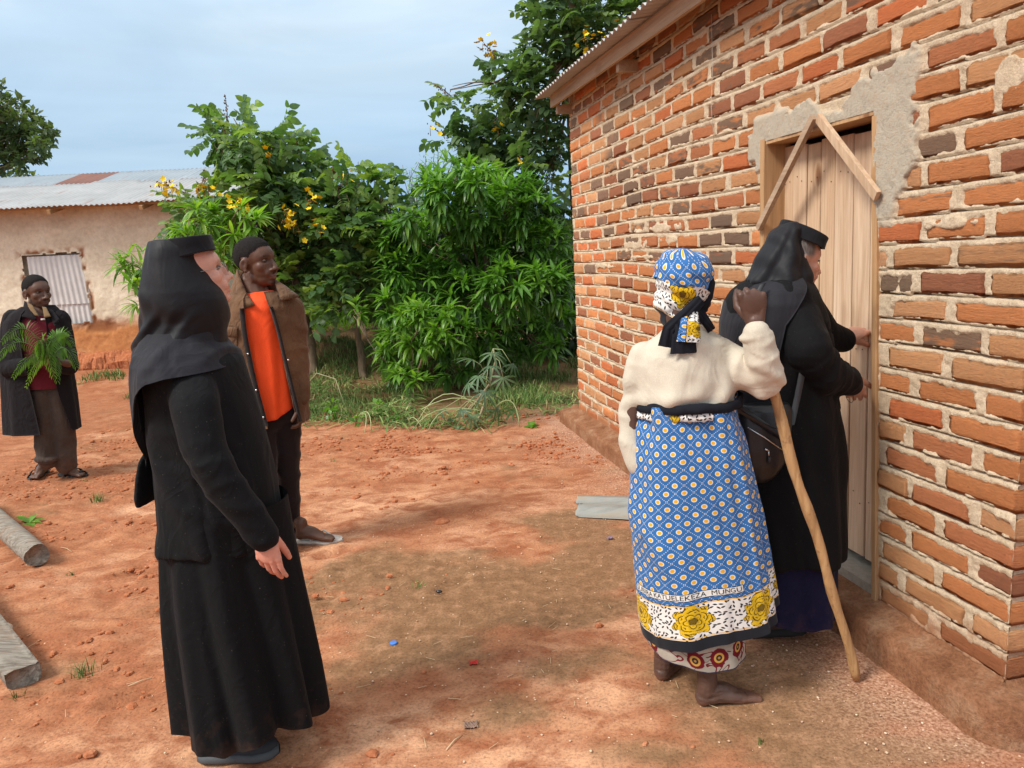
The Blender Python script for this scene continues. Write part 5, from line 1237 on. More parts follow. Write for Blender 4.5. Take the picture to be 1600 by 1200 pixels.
# ------------------------------------------------------------------ the nun at the left, seen from the side
YL = 2.34
baseL = np.array([at(370, 700, YL)[0], YL, 0.0])
L_ = empty('person', baseL, 'person in long black habit and flat hat standing side-on, wearing thin glasses', 'person')
hL = Head(at(302, 428, YL), hframe(60, 13), .95)
mb = MB(); hL.add(mb); chestL = at(310, 600, YL); hipL = at(340, 800, YL)
hidden_body(mb, hipL, chestL, at(300, 500, YL), [at(360, 1090, YL-.14), at(400, 1060, YL+.12)], [[at(305, 585, YL-.13), at(320, 700, YL-.2), at(395, 800, YL-.22)], [at(330, 585, YL+.13), at(345, 700, YL+.18), at(380, 790, YL+.18)]])
V1, N1, F1 = organic(mb, .0045, 3); V1 = hL.post(V1, N1)
mb = MB(); wr = at(414, 832, YL-.22); hand(mb, wr, (.06, -.06, -1), (.15, .95, 0), -1, [(.25, .3, .2), (.3, .38, .2), (.35, .42, .25), (.4, .45, .3)], .95, (.25, .55, .85), .25, .02, at(390, 795, YL-.21), .026)
V2, N2, F2 = organic(mb, .0024, 2)
def shL(V, C):
    hL.tint(V, C, (.52, .17, .13), (.20, .11, .08), .4)
    q = fb3(V, 14, 3)[:, None]; C += np.clip(q, -.5, .5)*np.array([.10, -.02, -.02])
    hd = (V[:, 2] < 1.2)[:, None]; C[:] = np.where(hd, C*np.array([1.0, .80, .76]), C)
body_mesh(L_, baseL, [(V1, F1), (V2, F2)], m_skl, (.62, .345, .26), shL); hL.eyes(L_, baseL)
# grey hair peeping out at the temple
mb = MB()
for k in range(26):
    a = hL.w((-.066+.0*k, .028+.0012*k, .050-.0005*k)); b_ = hL.w((-.070, .012, .012-.001*k)); mb.tube([a, (a+b_)/2+RN.normal(0, .002, 3), b_+RN.normal(0, .004, 3)], [.0016, .0016, .001], 4)
tag(mb.build('hair', m_ghair, L_, baseL))
# glasses
m_wire = plain('thin_wire', (.35, .30, .26), .3, .5, 1.0); m_lens, t, b = mat('lens', .02, .5); b.inputs['Transmission Weight'].default_value = 1.0; b.inputs['Base Color'].default_value = (.95, .95, .95, 1); b.inputs['IOR'].default_value = 1.1
gl = empty('glasses', (0, 0, 0)); gl.parent = L_
mb = MB()
for x in (-1, 1):
    th = np.linspace(0, 2*pi, 21); mb.tube([hL.w((x*.031+.021*cos(a), .099-.006*abs(cos(a))*(1 if cos(a)*x > 0 else 0), -.006+.016*sin(a))) for a in th], [.0010]*21, 5, False)
    mb.tube([hL.w((x*.052, .094, -.002)), hL.w((x*.070, .06, .0)), hL.w((x*.076, -.01, .005))], [.0011]*3, 5)
mb.tube([hL.w((-.010, .101, -.002)), hL.w((0, .104, .001)), hL.w((.010, .101, -.002))], [.0010]*3, 5); mb.build('frame', m_wire, gl, baseL)
for x in (-1, 1):
    mb = MB(); mb.ell(hL.w((x*.031, .098, -.006)), (.020, .0008, .015), hL.R, 16, 6); mb.build('lens', m_lens, gl, baseL)
# hat: a low flat-topped drum under the veil
def hat(root, base, pts_top, pts_bot, m, name='hat', n=48, rim=.004):
    """drum between a top ellipse and a bottom ellipse, each (centre, forward half axis vector, side half axis vector)"""
    mb = MB(); V = []; lv = [(0, 0.0), (0, .93), (0.02, .985), (.08, 1.0), (.5, .985), (.92, 1.0), (.985, 1.01), (1.0, .99), (1.0, .90)]
    (c0, a0, b0), (c1, a1, b1) = pts_top, pts_bot
    for (s_, r_) in lv:
        for k in range(n):
            th = 2*pi*k/n; c = c0*(1-s_)+c1*s_; a = a0*(1-s_)+a1*s_; b_ = b0*(1-s_)+b1*s_; V.append(c+(a*cos(th)+b_*sin(th))*max(r_, .001))
    id_ = np.arange(len(lv)*n).reshape(-1, n); F = np.stack([id_[:-1], id_[1:], np.roll(id_, -1, 1)[1:], np.roll(id_, -1, 1)[:-1]], -1).reshape(-1, 4); mb.add(np.array(V), F); return mb.build(name, m, root, base)
tl, tr = at(236, 380, YL), at(330, 366, YL); bl_, br = at(231, 418, YL), at(337, 390, YL); ct = (tl+tr)/2; cb_ = (bl_+br)/2; fwd = nrm((.92, .39, 0)); sd = np.array([-.39, .92, 0])
aT = nrm(tr-tl)*np.linalg.norm(tr-tl)/2; aB = nrm(br-bl_)*np.linalg.norm(br-bl_)/2
hat(L_, baseL, (ct, aT, np.array([-.02, .092, .0])), (cb_, aB, np.array([-.02, .095, 0])), m_hat)
# veil hood: follows the head, closed under the chin, open where the face is
RL = Rings([(376, 236, 320, YL, .089), (388, 233, 318, YL-.004, .099), (400, 231, 317, YL-.008, .103), (412, 229, 323, YL-.01, .106), (425, 227, 329, YL-.012, .109), (440, 225, 337, YL-.014, .112), (455, 223, 346, YL-.015, .114), (470, 222, 353, YL-.015, .112), (485, 221, 357, YL-.01, .114), (500, 220, 360, YL, .116), (515, 218, 356, YL, .12), (530, 217, 352, YL, .13), (545, 217, 350, YL, .14)])
RL.R[:, 3] *= .97
P, F, TH, T = loft(RL, RL.z[-1], RL.z[0], 140, 90, folds([(-110, -60, 9, .0, .006), (-140, -95, 10, -.002, -.007), (-150, -120, 9, .002, .008), (-60, -30, 12, 0, -.006), (180, 170, 12, .003, .004)], .006, 1.6, 2, 2.0))
mb = MB(); closed(mb, P, F)
def pv(V, N):
    V = wrinkle(V, N, .0022, 7, 7, 3, 1); s = (V[:, 2]-at(0, 500, YL)[2]); m = sst(.03, -.03, s)
    k = V[:, 0]*1.0-V[:, 2]*.9; V = V+N*(.0042*m*np.sin(k*75+fb3(V, 3.5, 2)*13))[:, None]; k2 = V[:, 0]*.55+V[:, 2]; V = V+N*(.0010*(1-m)*np.sin(k2*38+fb3(V, 2.5, 2)*9+1))[:, None]; V = creases(V, N, V[:, 0]*.75-V[:, 2]*.9, 62, .010, 7, 2.5, 3, 3.0, m); return creases(V, N, V[:, 0]*.5+V[:, 2]*.8, 38, .006, 6, 2, 5, 3.0, 1-m*.5)
garment(L_, baseL, 'veil', mb, m_veil, .0055, 3, pv)
# cape: over the shoulders, long down the back
RC = Rings([(515, 226, 352, YL, .12), (530, 220, 354, YL, .150), (545, 216, 363, YL, .190), (560, 215, 373, YL, .215), (580, 217, 384, YL-.005, .232), (610, 220, 396, YL-.01, .243), (650, 224, 410, YL-.01, .245), (700, 229, 420, YL, .24), (760, 230, 430, YL, .235)])
RC.R[:, 3] *= .945
def hemL(TH):
    a = np.degrees(np.angle(np.exp(1j*TH)));  # -180..180
    yb = np.interp(a, [-180, -170, -160, -150, -140, -125, -105, -85, -60, -30, 0, 60, 120, 150, 170, 180], [735, 720, 690, 652, 620, 596, 578, 572, 570, 568, 566, 570, 600, 680, 730, 735])
    return np.interp(yb, [500, 800], [at(300, 500, YL)[2], at(300, 800, YL)[2]])
P, F, TH, T = loft(RC, RC.z[-1], hemL, 160, 60, folds([(-120, -150, 7, .004, .008), (-100, -110, 8, .003, .006), (-60, -30, 9, .006, .003), (-140, -165, 6, -.004, -.008), (-80, -75, 7, -.004, -.006)], .007, 1.8, 3, 2))
def capeshell(P, F, TH, T):
    V = P.reshape(-1, 3); N = normals(V, F); N = N if (N[:, :2]*(V[:, :2]-V[:, :2].mean(0))).sum() > 0 else -N
    k = V[:, 0]*1.1-V[:, 2]*.7; V = creases(V, N, k, 50, .012, 8, 2.5, 7, 3.0, sst(1.0, .6, T.ravel())); return V, N
def two_sided(V, N, F, th=.003):
    n = len(V); return np.concatenate([V, V-N*th]), np.concatenate([F, F[:, ::-1]+n])
V, N = capeshell(P, F, TH, T); Vt, Ft = two_sided(V, N, F); link('cape', mesh_np('cape', Vt-baseL, Ft), m_cape, L_)
# jacket and sleeves
RJ = Rings([(535, 245, 345, YL, .12), (550, 232, 362, YL, .17), (565, 228, 376, YL, .19), (600, 230, 388, YL, .185), (650, 234, 404, YL, .175), (700, 239, 419, YL, .165), (750, 243, 431, YL, .175), (800, 250, 438, YL, .19), (845, 254, 441, YL, .20)])
RJ.R[:, 3] *= .95
def hemJ(TH): return np.interp(np.degrees(np.angle(np.exp(1j*TH))), [-180, -90, 0, 90, 180], [at(300, 838, YL)[2], at(300, 842, YL)[2], at(300, 848, YL)[2], at(300, 845, YL)[2], at(300, 838, YL)[2]])
P, F, TH, T = loft(RJ, RJ.z[-1], hemJ, 120, 70, folds([(-120, -130, 12, 0, .012), (-30, -50, 10, 0, .008), (-93, -78, 2.2, 0, -.012)], .008, 1.5, 4, 1.5))
mb = MB(); closed(mb, P, F)
slv = [at(300, 594, YL-.11), at(306, 640, YL-.19), at(316, 690, YL-.225), at(335, 735, YL-.245), at(368, 780, YL-.24), at(414, 836, YL-.225)]
chain(mb, slv, [.070, .068, .062, .058, .052, .042], 16)
chain(mb, [at(330, 594, YL+.11), at(350, 680, YL+.2), at(395, 760, YL+.18), at(432, 815, YL+.1)], [.075, .065, .058, .045], 16)
def pj(V, N):
    V = wrinkle(V, N, .003, 5, 5, 1.5, 4); V = bands(V, N, slv[2], slv[4], .0022, 45, .11, 2); V = creases(V, N, V[:, 0]*1.0+V[:, 2]*.45, 34, .012, 6, 1.8, 2, 3.0, 1.0*(V[:, 1] < YL-.10)); V = creases(V, N, V[:, 2]*1.0+V[:, 0]*.3, 60, .006, 7, 3, 9, 4.0, 1.0*(V[:, 1] < YL-.14))
    return V
garment(L_, baseL, 'jacket', mb, m_black2, .0075, 3, pj)
# skirt
RS = Rings([(780, 252, 446, YL, .18), (840, 258, 456, YL, .19), (900, 262, 468, YL, .20), (960, 267, 480, YL, .205), (1040, 277, 495, YL, .21), (1100, 286, 504, YL, .215), (1150, 292, 508, YL, .22)])
zb_ = .085
def hemS(TH): a = np.degrees(np.angle(np.exp(1j*TH))); return np.interp(a, [-180, -150, -120, -95, -75, -50, -30, 0, 90, 180], [.115, .125, .125, .12, .14, .165, .14, .135, .10, .115])+.008*np.sin(TH*9)
P, F, TH, T = loft(RS, RS.z[-1], hemS, 220, 110, folds([(-150, -158, 7, 0, .022), (-135, -140, 7, 0, -.030), (-118, -112, 8, .002, .026), (-100, -88, 6, -.002, -.030), (-85, -70, 8, .003, .026), (-62, -50, 6, -.002, -.040), (-45, -32, 8, .002, .030), (-28, -15, 6, 0, -.028), (0, 0, 8, 0, .02), (150, 140, 10, 0, .03), (100, 100, 12, 0, -.03), (60, 60, 10, 0, .03), (30, 30, 8, 0, -.03)], .008, 2.2, 5, 1.0))
V = P.reshape(-1, 3); N = normals(V, F); Vt, Ft = two_sided(V, -N if (N[:, :2]*(V[:, :2]-V[:, :2].mean(0))).sum() < 0 else N, F, .004); link('skirt', mesh_np('skirt', Vt-baseL, Ft), m_black, L_)
shoe(L_, baseL, gp(308, 1196)+np.array((0, .03, 0)), (1, .05), m_sneak, m_sole, .255, .050, .080)
shoe(L_, baseL, gp(385, 1110)+np.array((0, .06, 0)), (1, .25), m_sneak, m_sole, .25, .048, .078)
# small bag hanging at her back
bgb = at(236, 745, YL+.05)
bag = empty('cloth_bag', (bgb[0], bgb[1], at(236, 783, YL)[2]), 'small black cloth bag hanging behind the side-on nun', 'bag'); bb = np.array(bag.location)
RB = Rings([(700, 231, 238, YL+.02, .02), (712, 229, 243, YL+.02, .07), (735, 226, 247, YL+.02, .09), (765, 224, 249, YL+.02, .10), (780, 226, 247, YL+.02, .09)])
P, F, TH, T = loft(RB, RB.z[-1], RB.z[0], 40, 24, folds([(-100, -80, 20, .004, .008)], .006, 2, 6)); mb = MB(); closed(mb, P, F); garment(bag, bb, 'pouch', mb, m_black2, .006, 3)
mb = MB()
for dy in (-.03, .05): mb.tube([at(236, 640, YL+dy), at(233, 690, YL+dy), at(235, 715, YL+dy)], [.006, .006, .006], 6)
mb.build('strap', m_black2, bag, bb)
# ------------------------------------------------------------------ the man in the brown jacket
YM = 4.12
baseM = np.array([at(430, 700, YM)[0], YM, 0.0])
M_ = empty('person', baseM, 'person in open brown jacket over bright orange shirt, standing behind the side-on nun', 'person')
hM = Head(at(400, 409, YM), hframe(110, 2), 1.14, 1.2, 1.3, 1.0)
mb = MB(); hM.add(mb)
hidden_body(mb, at(415, 640, YM), at(408, 520, YM), at(400, 460, YM), [at(418, 815, YM-.06), at(455, 815, YM+.14)], [[at(362, 500, YM), at(350, 570, YM), at(352, 640, YM-.1)], [at(452, 490, YM), at(464, 560, YM), at(468, 618, YM-.02)]])
capsule(mb, hM.w((0, -.04, -.09)), at(408, 482, YM), .062, .085)
foot(mb, gp(462, 843, .03), (1, -.12), .98, -1, at(457, 814, YM+.14)); foot(mb, gp(425, 850, .03), (.6, -.9), 1.05, 1, at(425, 800, YM))
V1, N1, F1 = organic(mb, .005, 3); V1 = hM.post(V1, N1)
mb = MB(); hand(mb, at(470, 628, YM-.02), (.02, -.1, -1), (-1, -.3, 0), 1, [(.5, .6, .4)]*4, 1.0, arm=at(466, 595, YM-.02), arm_r=.032); V2, N2, F2 = organic(mb, .003, 2)
def shM(V, C):
    hM.tint(V, C, (.145, .060, .048), (.010, .007, .006), .85, .5)
    C += np.clip(fb3(V, 12, 3), -.5, .5)[:, None]*np.array([.03, .015, .01])
SKM = (.105, .048, .029)
body_mesh(M_, baseM, [(V1, F1), (V2, F2)], m_skd, SKM, shM); hM.eyes(M_, baseM, .55); hM.hair(V1, N1, F1, M_, baseM, m_hair, .074, .003)
RT = Rings([(455, 388, 424, YM, .055), (461, 378, 434, YM, .085), (468, 366, 446, YM, .11), (480, 355, 456, YM, .13), (520, 355, 460, YM-.005, .135), (580, 362, 464, YM-.01, .135), (630, 370, 466, YM-.01, .135), (655, 372, 467, YM-.01, .14)])
def hemT(TH): return np.interp(np.degrees(np.angle(np.exp(1j*TH))), [-180, -90, -60, -30, 0, 180], [at(420, 645, YM)[2], at(420, 652, YM)[2], at(440, 648, YM)[2], at(455, 636, YM)[2], at(465, 630, YM)[2], at(420, 645, YM)[2]])
P, F, TH, T = loft(RT, RT.z[-1], hemT, 120, 60, folds([(-60, -65, 5, 0, .010), (-45, -52, 5, -.002, -.010), (-75, -80, 6, .0, -.006)], .008, 2.2, 7, 2.2)); mb = MB(); closed(mb, P, F)
mb.ell(at(408, 470, YM), (.13, .10, .05))
def pt(V, N): V = wrinkle(V, N, .003, 9, 9, 3, 8); return creases(V, N, V[:, 2]*.8+V[:, 0]*.9, 42, .012, 8, 3, 6)
shirt = garment(M_, baseM, 'shirt', mb, m_orange, .007, 2, pt)
# neckband
mb = MB(); c0 = at(409, 466, YM-.05); mb.tube([c0+np.array((.075*cos(a)*1.0, .052*sin(a)-.045*(sin(a) < 0)*0, .022*sin(a)*1.0)) for a in np.linspace(0, 2*pi, 25)], [.005]*25, 6, False); mb.build('neckband', m_orange, M_, baseM)
# jacket: shell open at the front, real thickness
RJm = Rings([(455, 362, 452, YM, .115), (466, 350, 462, YM, .145), (480, 344, 470, YM, .16), (510, 340, 474, YM, .165), (560, 340, 476, YM, .165), (620, 344, 480, YM, .17), (660, 346, 482, YM, .175)])
opnL = lambda z: np.interp(z, [at(400, y, YM)[2] for y in (660, 600, 520, 470, 455)], [-74, -84, -95, -101, -104])
opnR = lambda z: np.interp(z, [at(400, y, YM)[2] for y in (660, 600, 520, 470, 455)], [-30, -42, -56, -66, -70])
def shell(rings, zt, zb, aL, aR, nth, nt, fold, off=0.0, th=.006, sup=1.0):
    s_ = np.linspace(0, 1, nth); t_ = np.linspace(0, 1, nt); S, T = np.meshgrid(s_, t_, indexing='ij'); Z = zt+(zb-zt)*T
    a0 = np.radians(aR(Z)); a1 = np.radians(aL(Z)+360); TH = a0+(a1-a0)*S; o = fold(TH, T, Z)+off; P = rings.point(TH, Z, sup, o).reshape(-1, 3)
    id_ = np.arange(nth*nt).reshape(nth, nt); F = np.stack([id_[:-1, :-1], id_[1:, :-1], id_[1:, 1:], id_[:-1, 1:]], -1).reshape(-1, 4); N = normals(P, F)
    if (N[:, :2]*(P[:, :2]-P[:, :2].mean(0))).sum() < 0: F = F[:, ::-1]; N = -N
    ring = np.concatenate([id_[:, 0], id_[-1, 1:], id_[-2::-1, -1], id_[0, -2:0:-1]]); rr = np.roll(ring, -1); n = len(P)
    return np.concatenate([P, P-N*th]), np.concatenate([F, F[:, ::-1]+n, np.stack([ring, ring+n, rr+n, rr], 1)]), P, N, id_
fm = folds([(-130, -125, 8, .003, .010), (-15, -20, 8, .004, .010), (-110, -100, 5, -.003, -.006)], .013, 2.4, 9, 2.5)
Vj, Fj, Pj, Nj, idj = shell(RJm, RJm.z[-1], RJm.z[0], opnL, opnR, 110, 60, fm, .0, .008)
k = fb3(Vj, 16, 3); Nn = normals(Vj, Fj); Vj = Vj + 0.006*k[:, None]; Vj[:len(Pj)] = creases(Vj[:len(Pj)], Nn[:len(Pj)], Pj[:, 2]+Pj[:, 0]*.5, 45, .012, 9, 3.5, 4);  link('jacket', mesh_np('jacket', Vj-baseM, Fj), m_brownj, M_)
mb = MB(); sl1 = [at(360, 486, YM), at(350, 530, YM+.0), at(344, 585, YM-.02), at(352, 645, YM-.08)]; chain(mb, sl1, [.085, .075, .068, .055], 14)
V, N, F = organic(mb, .009, 3); V = bands(V, N, sl1[1], sl1[3], .003, 28, .12, 3); V = wrinkle(V, N, .005, 10, 10, 6, 2); link('sleeve', mesh_np('sleeve', V-baseM, F), m_brownj, M_)
mb = MB(); sl2 = [at(455, 482, YM), at(463, 530, YM+.0), at(468, 580, YM-.01), at(471, 622, YM-.03)]; chain(mb, sl2, [.072, .062, .056, .047], 14)
V, N, F = organic(mb, .009, 3); V = bands(V, N, sl2[1], sl2[3], .0025, 26, .12, 3); V = creases(V, N, V[:, 2]+V[:, 0]*.7, 38, .012, 11, 4, 5); link('sleeve', mesh_np('sleeve', V-baseM, F), m_brownj, M_)
# dark front placket, studs, pocket, collar leaves
def on_shell(thdeg, ypx, off): z = at(400, ypx, YM)[2]; th = np.array([radians(thdeg)]); return RJm.point(th, np.array([z]), 1.0, off)[0]
def strip(pts, wv, th, m, name, root, base, nrmv=None):
    pts = np.array(pts); T = np.gradient(pts, axis=0); T /= np.linalg.norm(T, axis=1)[:, None]; W = np.array(wv, float); W = np.tile(W, (len(pts), 1)) if W.ndim == 1 else W; N = np.cross(T, W); N /= np.linalg.norm(N, axis=1)[:, None]
    V = np.stack([pts-W/2+N*th/2, pts+W/2+N*th/2, pts+W/2-N*th/2, pts-W/2-N*th/2], 1).reshape(-1, 3); n = len(pts); F = np.array([[i*4+j, i*4+(j+1) % 4, i*4+4+(j+1) % 4, i*4+4+j] for i in range(n-1) for j in range(4)]+[[0, 1, 2, 3], [n*4-1, n*4-2, n*4-3, n*4-4]])
    return link(name, mesh_np(name, V-base, F), m, root)
ys = np.linspace(478, 656, 14); pl_ = [on_shell(float(opnL(at(400, y, YM)[2]))-1, y, .010) for y in ys]
strip(pl_, (.024, -.004, 0), .006, m_liner, 'placket', M_, baseM)
pr_ = [on_shell(float(opnR(at(400, y, YM)[2]))+2, y, .008) for y in ys]; strip(pr_, (.018, -.010, 0), .006, m_liner, 'placket', M_, baseM)
for i in (5, 9, 12): mb = MB(); mb.ell(pl_[i]+np.array((0, -.006, 0)), (.006, .004, .006), None, 8, 6); mb.build('snap', m_metal, M_, baseM)
mb = MB(); mb.ell(pr_[6]+np.array((.02, -.012, 0)), (.006, .004, .006), None, 8, 6); mb.build('snap', m_metal, M_, baseM)
def patch(th0, th1, y0, y1, off, m, name, nn=8, th=.006):
    zz = np.linspace(at(400, y0, YM)[2], at(400, y1, YM)[2], nn); tt = np.radians(np.linspace(th0, th1, nn)); A, B = np.meshgrid(tt, zz, indexing='ij')
    bul = np.sin(np.linspace(0, pi, nn))[:, None]**.5*np.sin(np.linspace(0, pi, nn))[None]**.5*.012; P = RJm.point(A, B, 1.0, fm(A, (B-RJm.z[-1])/(RJm.z[0]-RJm.z[-1]), B)+off+bul)
    id_ = np.arange(nn*nn).reshape(nn, nn); F = np.stack([id_[:-1, :-1], id_[1:, :-1], id_[1:, 1:], id_[:-1, 1:]], -1).reshape(-1, 4); V, F = two_sided(P.reshape(-1, 3), np.tile([0, -1.0, 0], (nn*nn, 1)), F, th)
    link(name, mesh_np(name, V-baseM, F), m, M_)
patch(-136, -108, 512, 556, .006, m_brownj, 'pocket'); patch(-138, -106, 505, 520, .014, m_brownj, 'pocket_flap'); patch(-134, -100, 590, 640, .005, m_brownj, 'pocket')
def leafshape(pts, th, m, name, root, base, bulge=.01, n=7):
    """a soft quad patch from four corners (a, b, c, d)"""
    a, b_, c, d = [np.array(p, float) for p in pts]; u = np.linspace(0, 1, n); U, W = np.meshgrid(u, u, indexing='ij'); U, W = U[..., None], W[..., None]
    P = (a*(1-U)+b_*U)*(1-W)+(d*(1-U)+c*U)*W; nn_ = nrm(np.cross(b_-a, d-a)); nn_ = nn_ if nn_[1] < 0 else -nn_; P = P+nn_*bulge*np.sin(pi*U)*np.sin(pi*W); V = P.reshape(-1, 3)
    id_ = np.arange(n*n).reshape(n, n); F = np.stack([id_[:-1, :-1], id_[1:, :-1], id_[1:, 1:], id_[:-1, 1:]], -1).reshape(-1, 4); V, F = two_sided(V, np.tile(nn_, (n*n, 1)), F, th)
    ring = np.concatenate([id_[:, 0], id_[-1, 1:], id_[-2::-1, -1], id_[0, -2:0:-1]]); rr = np.roll(ring, -1); F = np.concatenate([F, np.stack([ring, ring+n*n, rr+n*n, rr], 1)]); return link(name, mesh_np(name, V-base, F), m, root)
leafshape([at(370, 420, YM-.02), at(384, 456, YM-.09), at(397, 476, YM-.15), at(366, 487, YM-.13)], .010, m_brownj, 'collar', M_, baseM, .018)
leafshape([at(370, 420, YM-.02), at(363, 450, YM+.02), at(350, 474, YM-.02), at(368, 486, YM-.12)], .010, m_brownj, 'collar', M_, baseM, .012)
leafshape([at(428, 434, YM-.0), at(447, 448, YM-.02), at(468, 462, YM-.07), at(440, 468, YM-.15)], .010, m_brownj, 'collar', M_, baseM, .015)
leafshape([at(370, 423, YM+.03), at(430, 434, YM+.06), at(440, 462, YM+.08), at(366, 470, YM+.08)], .010, m_brownj, 'collar', M_, baseM, -.02)
# trousers
mb = MB(); chain(mb, [at(405, 645, YM), at(420, 645, YM), at(447, 640, YM)], [.115, .12, .085]); chain(mb, [at(447, 650, YM+.03), at(450, 730, YM+.07), at(456, 832, YM+.14)], [.085, .066, .050], 14); chain(mb, [at(405, 655, YM-.03), at(412, 740, YM-.05), at(420, 825, YM-.05)], [.095, .075, .055], 14)
def ptr(V, N): return creases(V, N, V[:, 2]+V[:, 0]*.5, 40, .012, 8, 3, 3)
garment(M_, baseM, 'trousers', mb, m_trouser, .009, 3, ptr)
# flip-flops
def flipflop(root, base, heel, d, m, L=.28, w=.052, strap=None, two=False, name='sandal'):
    d = nrm((d[0], d[1], 0)); x = np.array([-d[1], d[0], 0]); h = np.array(heel, float); aa = np.linspace(0, 1, 15); ww = w*np.interp(aa, [0, .05, .3, .5, .75, .93, 1], [.2, .6, .72, .72, 1.0, .72, .1]); V = []
    for i, a in enumerate(aa):
        for (s, z) in ((-1, .002), (-1.03, .018), (-.9, .024), (.9, .024), (1.03, .018), (1, .002)): V.append(h+d*(a*L-.02)+x*s*ww[i]+np.array((0, 0, z)))
    id_ = np.arange(90).reshape(15, 6); F = np.stack([id_[:-1], np.roll(id_, -1, 1)[:-1], np.roll(id_, -1, 1)[1:], id_[1:]], -1).reshape(-1, 4); r_ = empty(name, (0, 0, 0)); r_.parent = root
    mb = MB(); mb.add(np.array(V), [F, np.arange(6)[None], np.arange(84, 90)[::-1][None]]); mb.build('sole', m, r_, base)
    P = lambda a, b_, c: h+d*a*L+x*b_+np.array((0, 0, c))
    if two:
        for (a, wd, hh) in ((.62, .030, .060), (.30, .024, .085)):
            pts = [P(a, w*.85*cos(t_), .015+hh*sin(t_)) for t_ in np.linspace(0, pi, 11)]; strip(pts, d*wd, .005, strap, 'strap', r_, base)
        strip([P(.78, w*.8*cos(t_), .012+.045*sin(t_)) for t_ in np.linspace(0, pi, 11)], d*.022, .005, strap, 'strap', r_, base)
    else:
        for s in (-1, 1): mb = MB(); mb.tube([P(.74, 0, .024), P(.70, s*.008, .042), P(.55, s*.034, .058), P(.36, s*.046, .022)], [.006, .007, .008, .007], 7, squash=.6); mb.build('strap', m, r_, base)
    return r_
flipflop(M_, baseM, gp(460, 847, .0), (1, -.12), m_white_rub, .31, .064); flipflop(M_, baseM, gp(425, 853, .0), (.6, -.9), m_white_rub, .29, .056)

# ------------------------------------------------------------------ the man holding leafy branches
YF = 5.86
baseF = np.array([at(90, 740, YF)[0], YF, 0.0])
F_ = empty('person', baseF, 'person in long dark overcoat and maroon jumper, arms holding leafy branches, near the mud house', 'person')
hF = Head(at(58, 456, YF), hframe(120, -2), 1.12, 1.1, 1.0, .9, age=.5)
mb = MB(); hF.add(mb)
hidden_body(mb, at(78, 600, YF), at(62, 530, YF), at(60, 490, YF), [at(73, 720, YF-.06), at(103, 722, YF+.01)], [[at(25, 505, YF), at(14, 560, YF-.05), at(52, 572, YF-.22)], [at(94, 505, YF), at(112, 560, YF-.05), at(80, 575, YF-.22)]], .08)
capsule(mb, hF.w((0, -.04, -.09)), at(62, 500, YF-.02), .055, .09)
foot(mb, gp(74, 736, .025), (.12, -1), 1.0, 1, at(72, 715, YF-.08)); foot(mb, gp(97, 741, .025), (.9, -.35), 1.0, -1, at(102, 720, YF))
V1, N1, F1 = organic(mb, .0055, 3); V1 = hF.post(V1, N1)
mb = MB(); hand(mb, at(66, 566, YF-.24), (.9, -.2, .12), (0, .8, .5), 1, [(.8, .8, .5)]*4, 1.0, arm=at(45, 572, YF-.2)); V2, N2, F2 = organic(mb, .003, 2)
mb = MB(); hand(mb, at(92, 566, YF-.22), (-.9, -.25, .05), (0, .8, .5), -1, [(.8, .8, .5)]*4, 1.0, arm=at(106, 568, YF-.18)); V3, N3, F3 = organic(mb, .003, 2)
def shF(V, C): hF.tint(V, C, (.105, .048, .038), (.012, .008, .007), .6, .35); C += np.clip(fb3(V, 10, 3), -.5, .5)[:, None]*np.array([.035, .018, .012])
body_mesh(F_, baseF, [(V1, F1), (V2, F2), (V3, F3)], m_skd, (.110, .055, .036), shF); hF.eyes(F_, baseF, .4); hF.hair(V1, N1, F1, F_, baseF, m_hair, .088, .003)
at_ = lambda x, y, dy=0.0: at(x, y, YF+dy)
Rt = Rings([(492, 38, 92, YF, .11), (505, 30, 100, YF-.01, .13), (560, 32, 104, YF-.015, .13), (605, 40, 108, YF-.02, .13)]); P, F, TH, T = loft(Rt, Rt.z[-1], Rt.z[0], 80, 30, folds([], .006, 2, 3)); mb = MB(); closed(mb, P, F); garment(F_, baseF, 'jumper', mb, m_maroon, .009, 2)
leafshape([at_(42, 472, -.08), at_(50, 477, -.11), at_(60, 494, -.140), at_(47, 492, -.135)], .008, m_tan, 'shirt_collar', F_, baseF, .006); leafshape([at_(66, 479, -.09), at_(72, 480, -.09), at_(79, 494, -.135), at_(69, 496, -.140)], .008, m_tan, 'shirt_collar', F_, baseF, .006)
mb = MB(); mb.box(at_(67, 499, -.150), (.03, .004, .012)); mb.build('white_collar_tip', m_white_rub, F_, baseF)
RJf = Rings([(478, 36, 84, YF, .10), (487, 20, 92, YF, .14), (500, 9, 99, YF, .155), (530, 5, 104, YF, .165), (570, 4, 110, YF, .17), (620, 8, 118, YF, .18), (672, 11, 124, YF, .19)])
oL = lambda z: np.interp(z, [at_(60, y)[2] for y in (672, 620, 570, 500, 478)], [-72, -80, -88, -96, -98]); oR = lambda z: np.interp(z, [at_(60, y)[2] for y in (672, 620, 570, 500, 478)], [-22, -38, -46, -46, -50])
ff = folds([(-120, -112, 9, .004, .012), (-15, -12, 9, .004, .014), (-150, -150, 9, .003, .012)], .010, 2, 11, 1.5)
Vj, Fj, Pj, Nj, idj = shell(RJf, RJf.z[-1], RJf.z[0], oL, oR, 110, 60, ff, 0, .009); link('overcoat', mesh_np('overcoat', Vj-baseF, Fj), m_coat, F_)
mb = MB(); sA = [at_(24, 500), at_(14, 545, -.04), at_(14, 575, -.12), at_(48, 573, -.21)]; chain(mb, sA, [.085, .075, .072, .058], 14); V, N, F = organic(mb, .009, 3); V = wrinkle(V, N, .006, 9, 9, 6, 2); link('sleeve', mesh_np('sleeve', V-baseF, F), m_coat, F_)
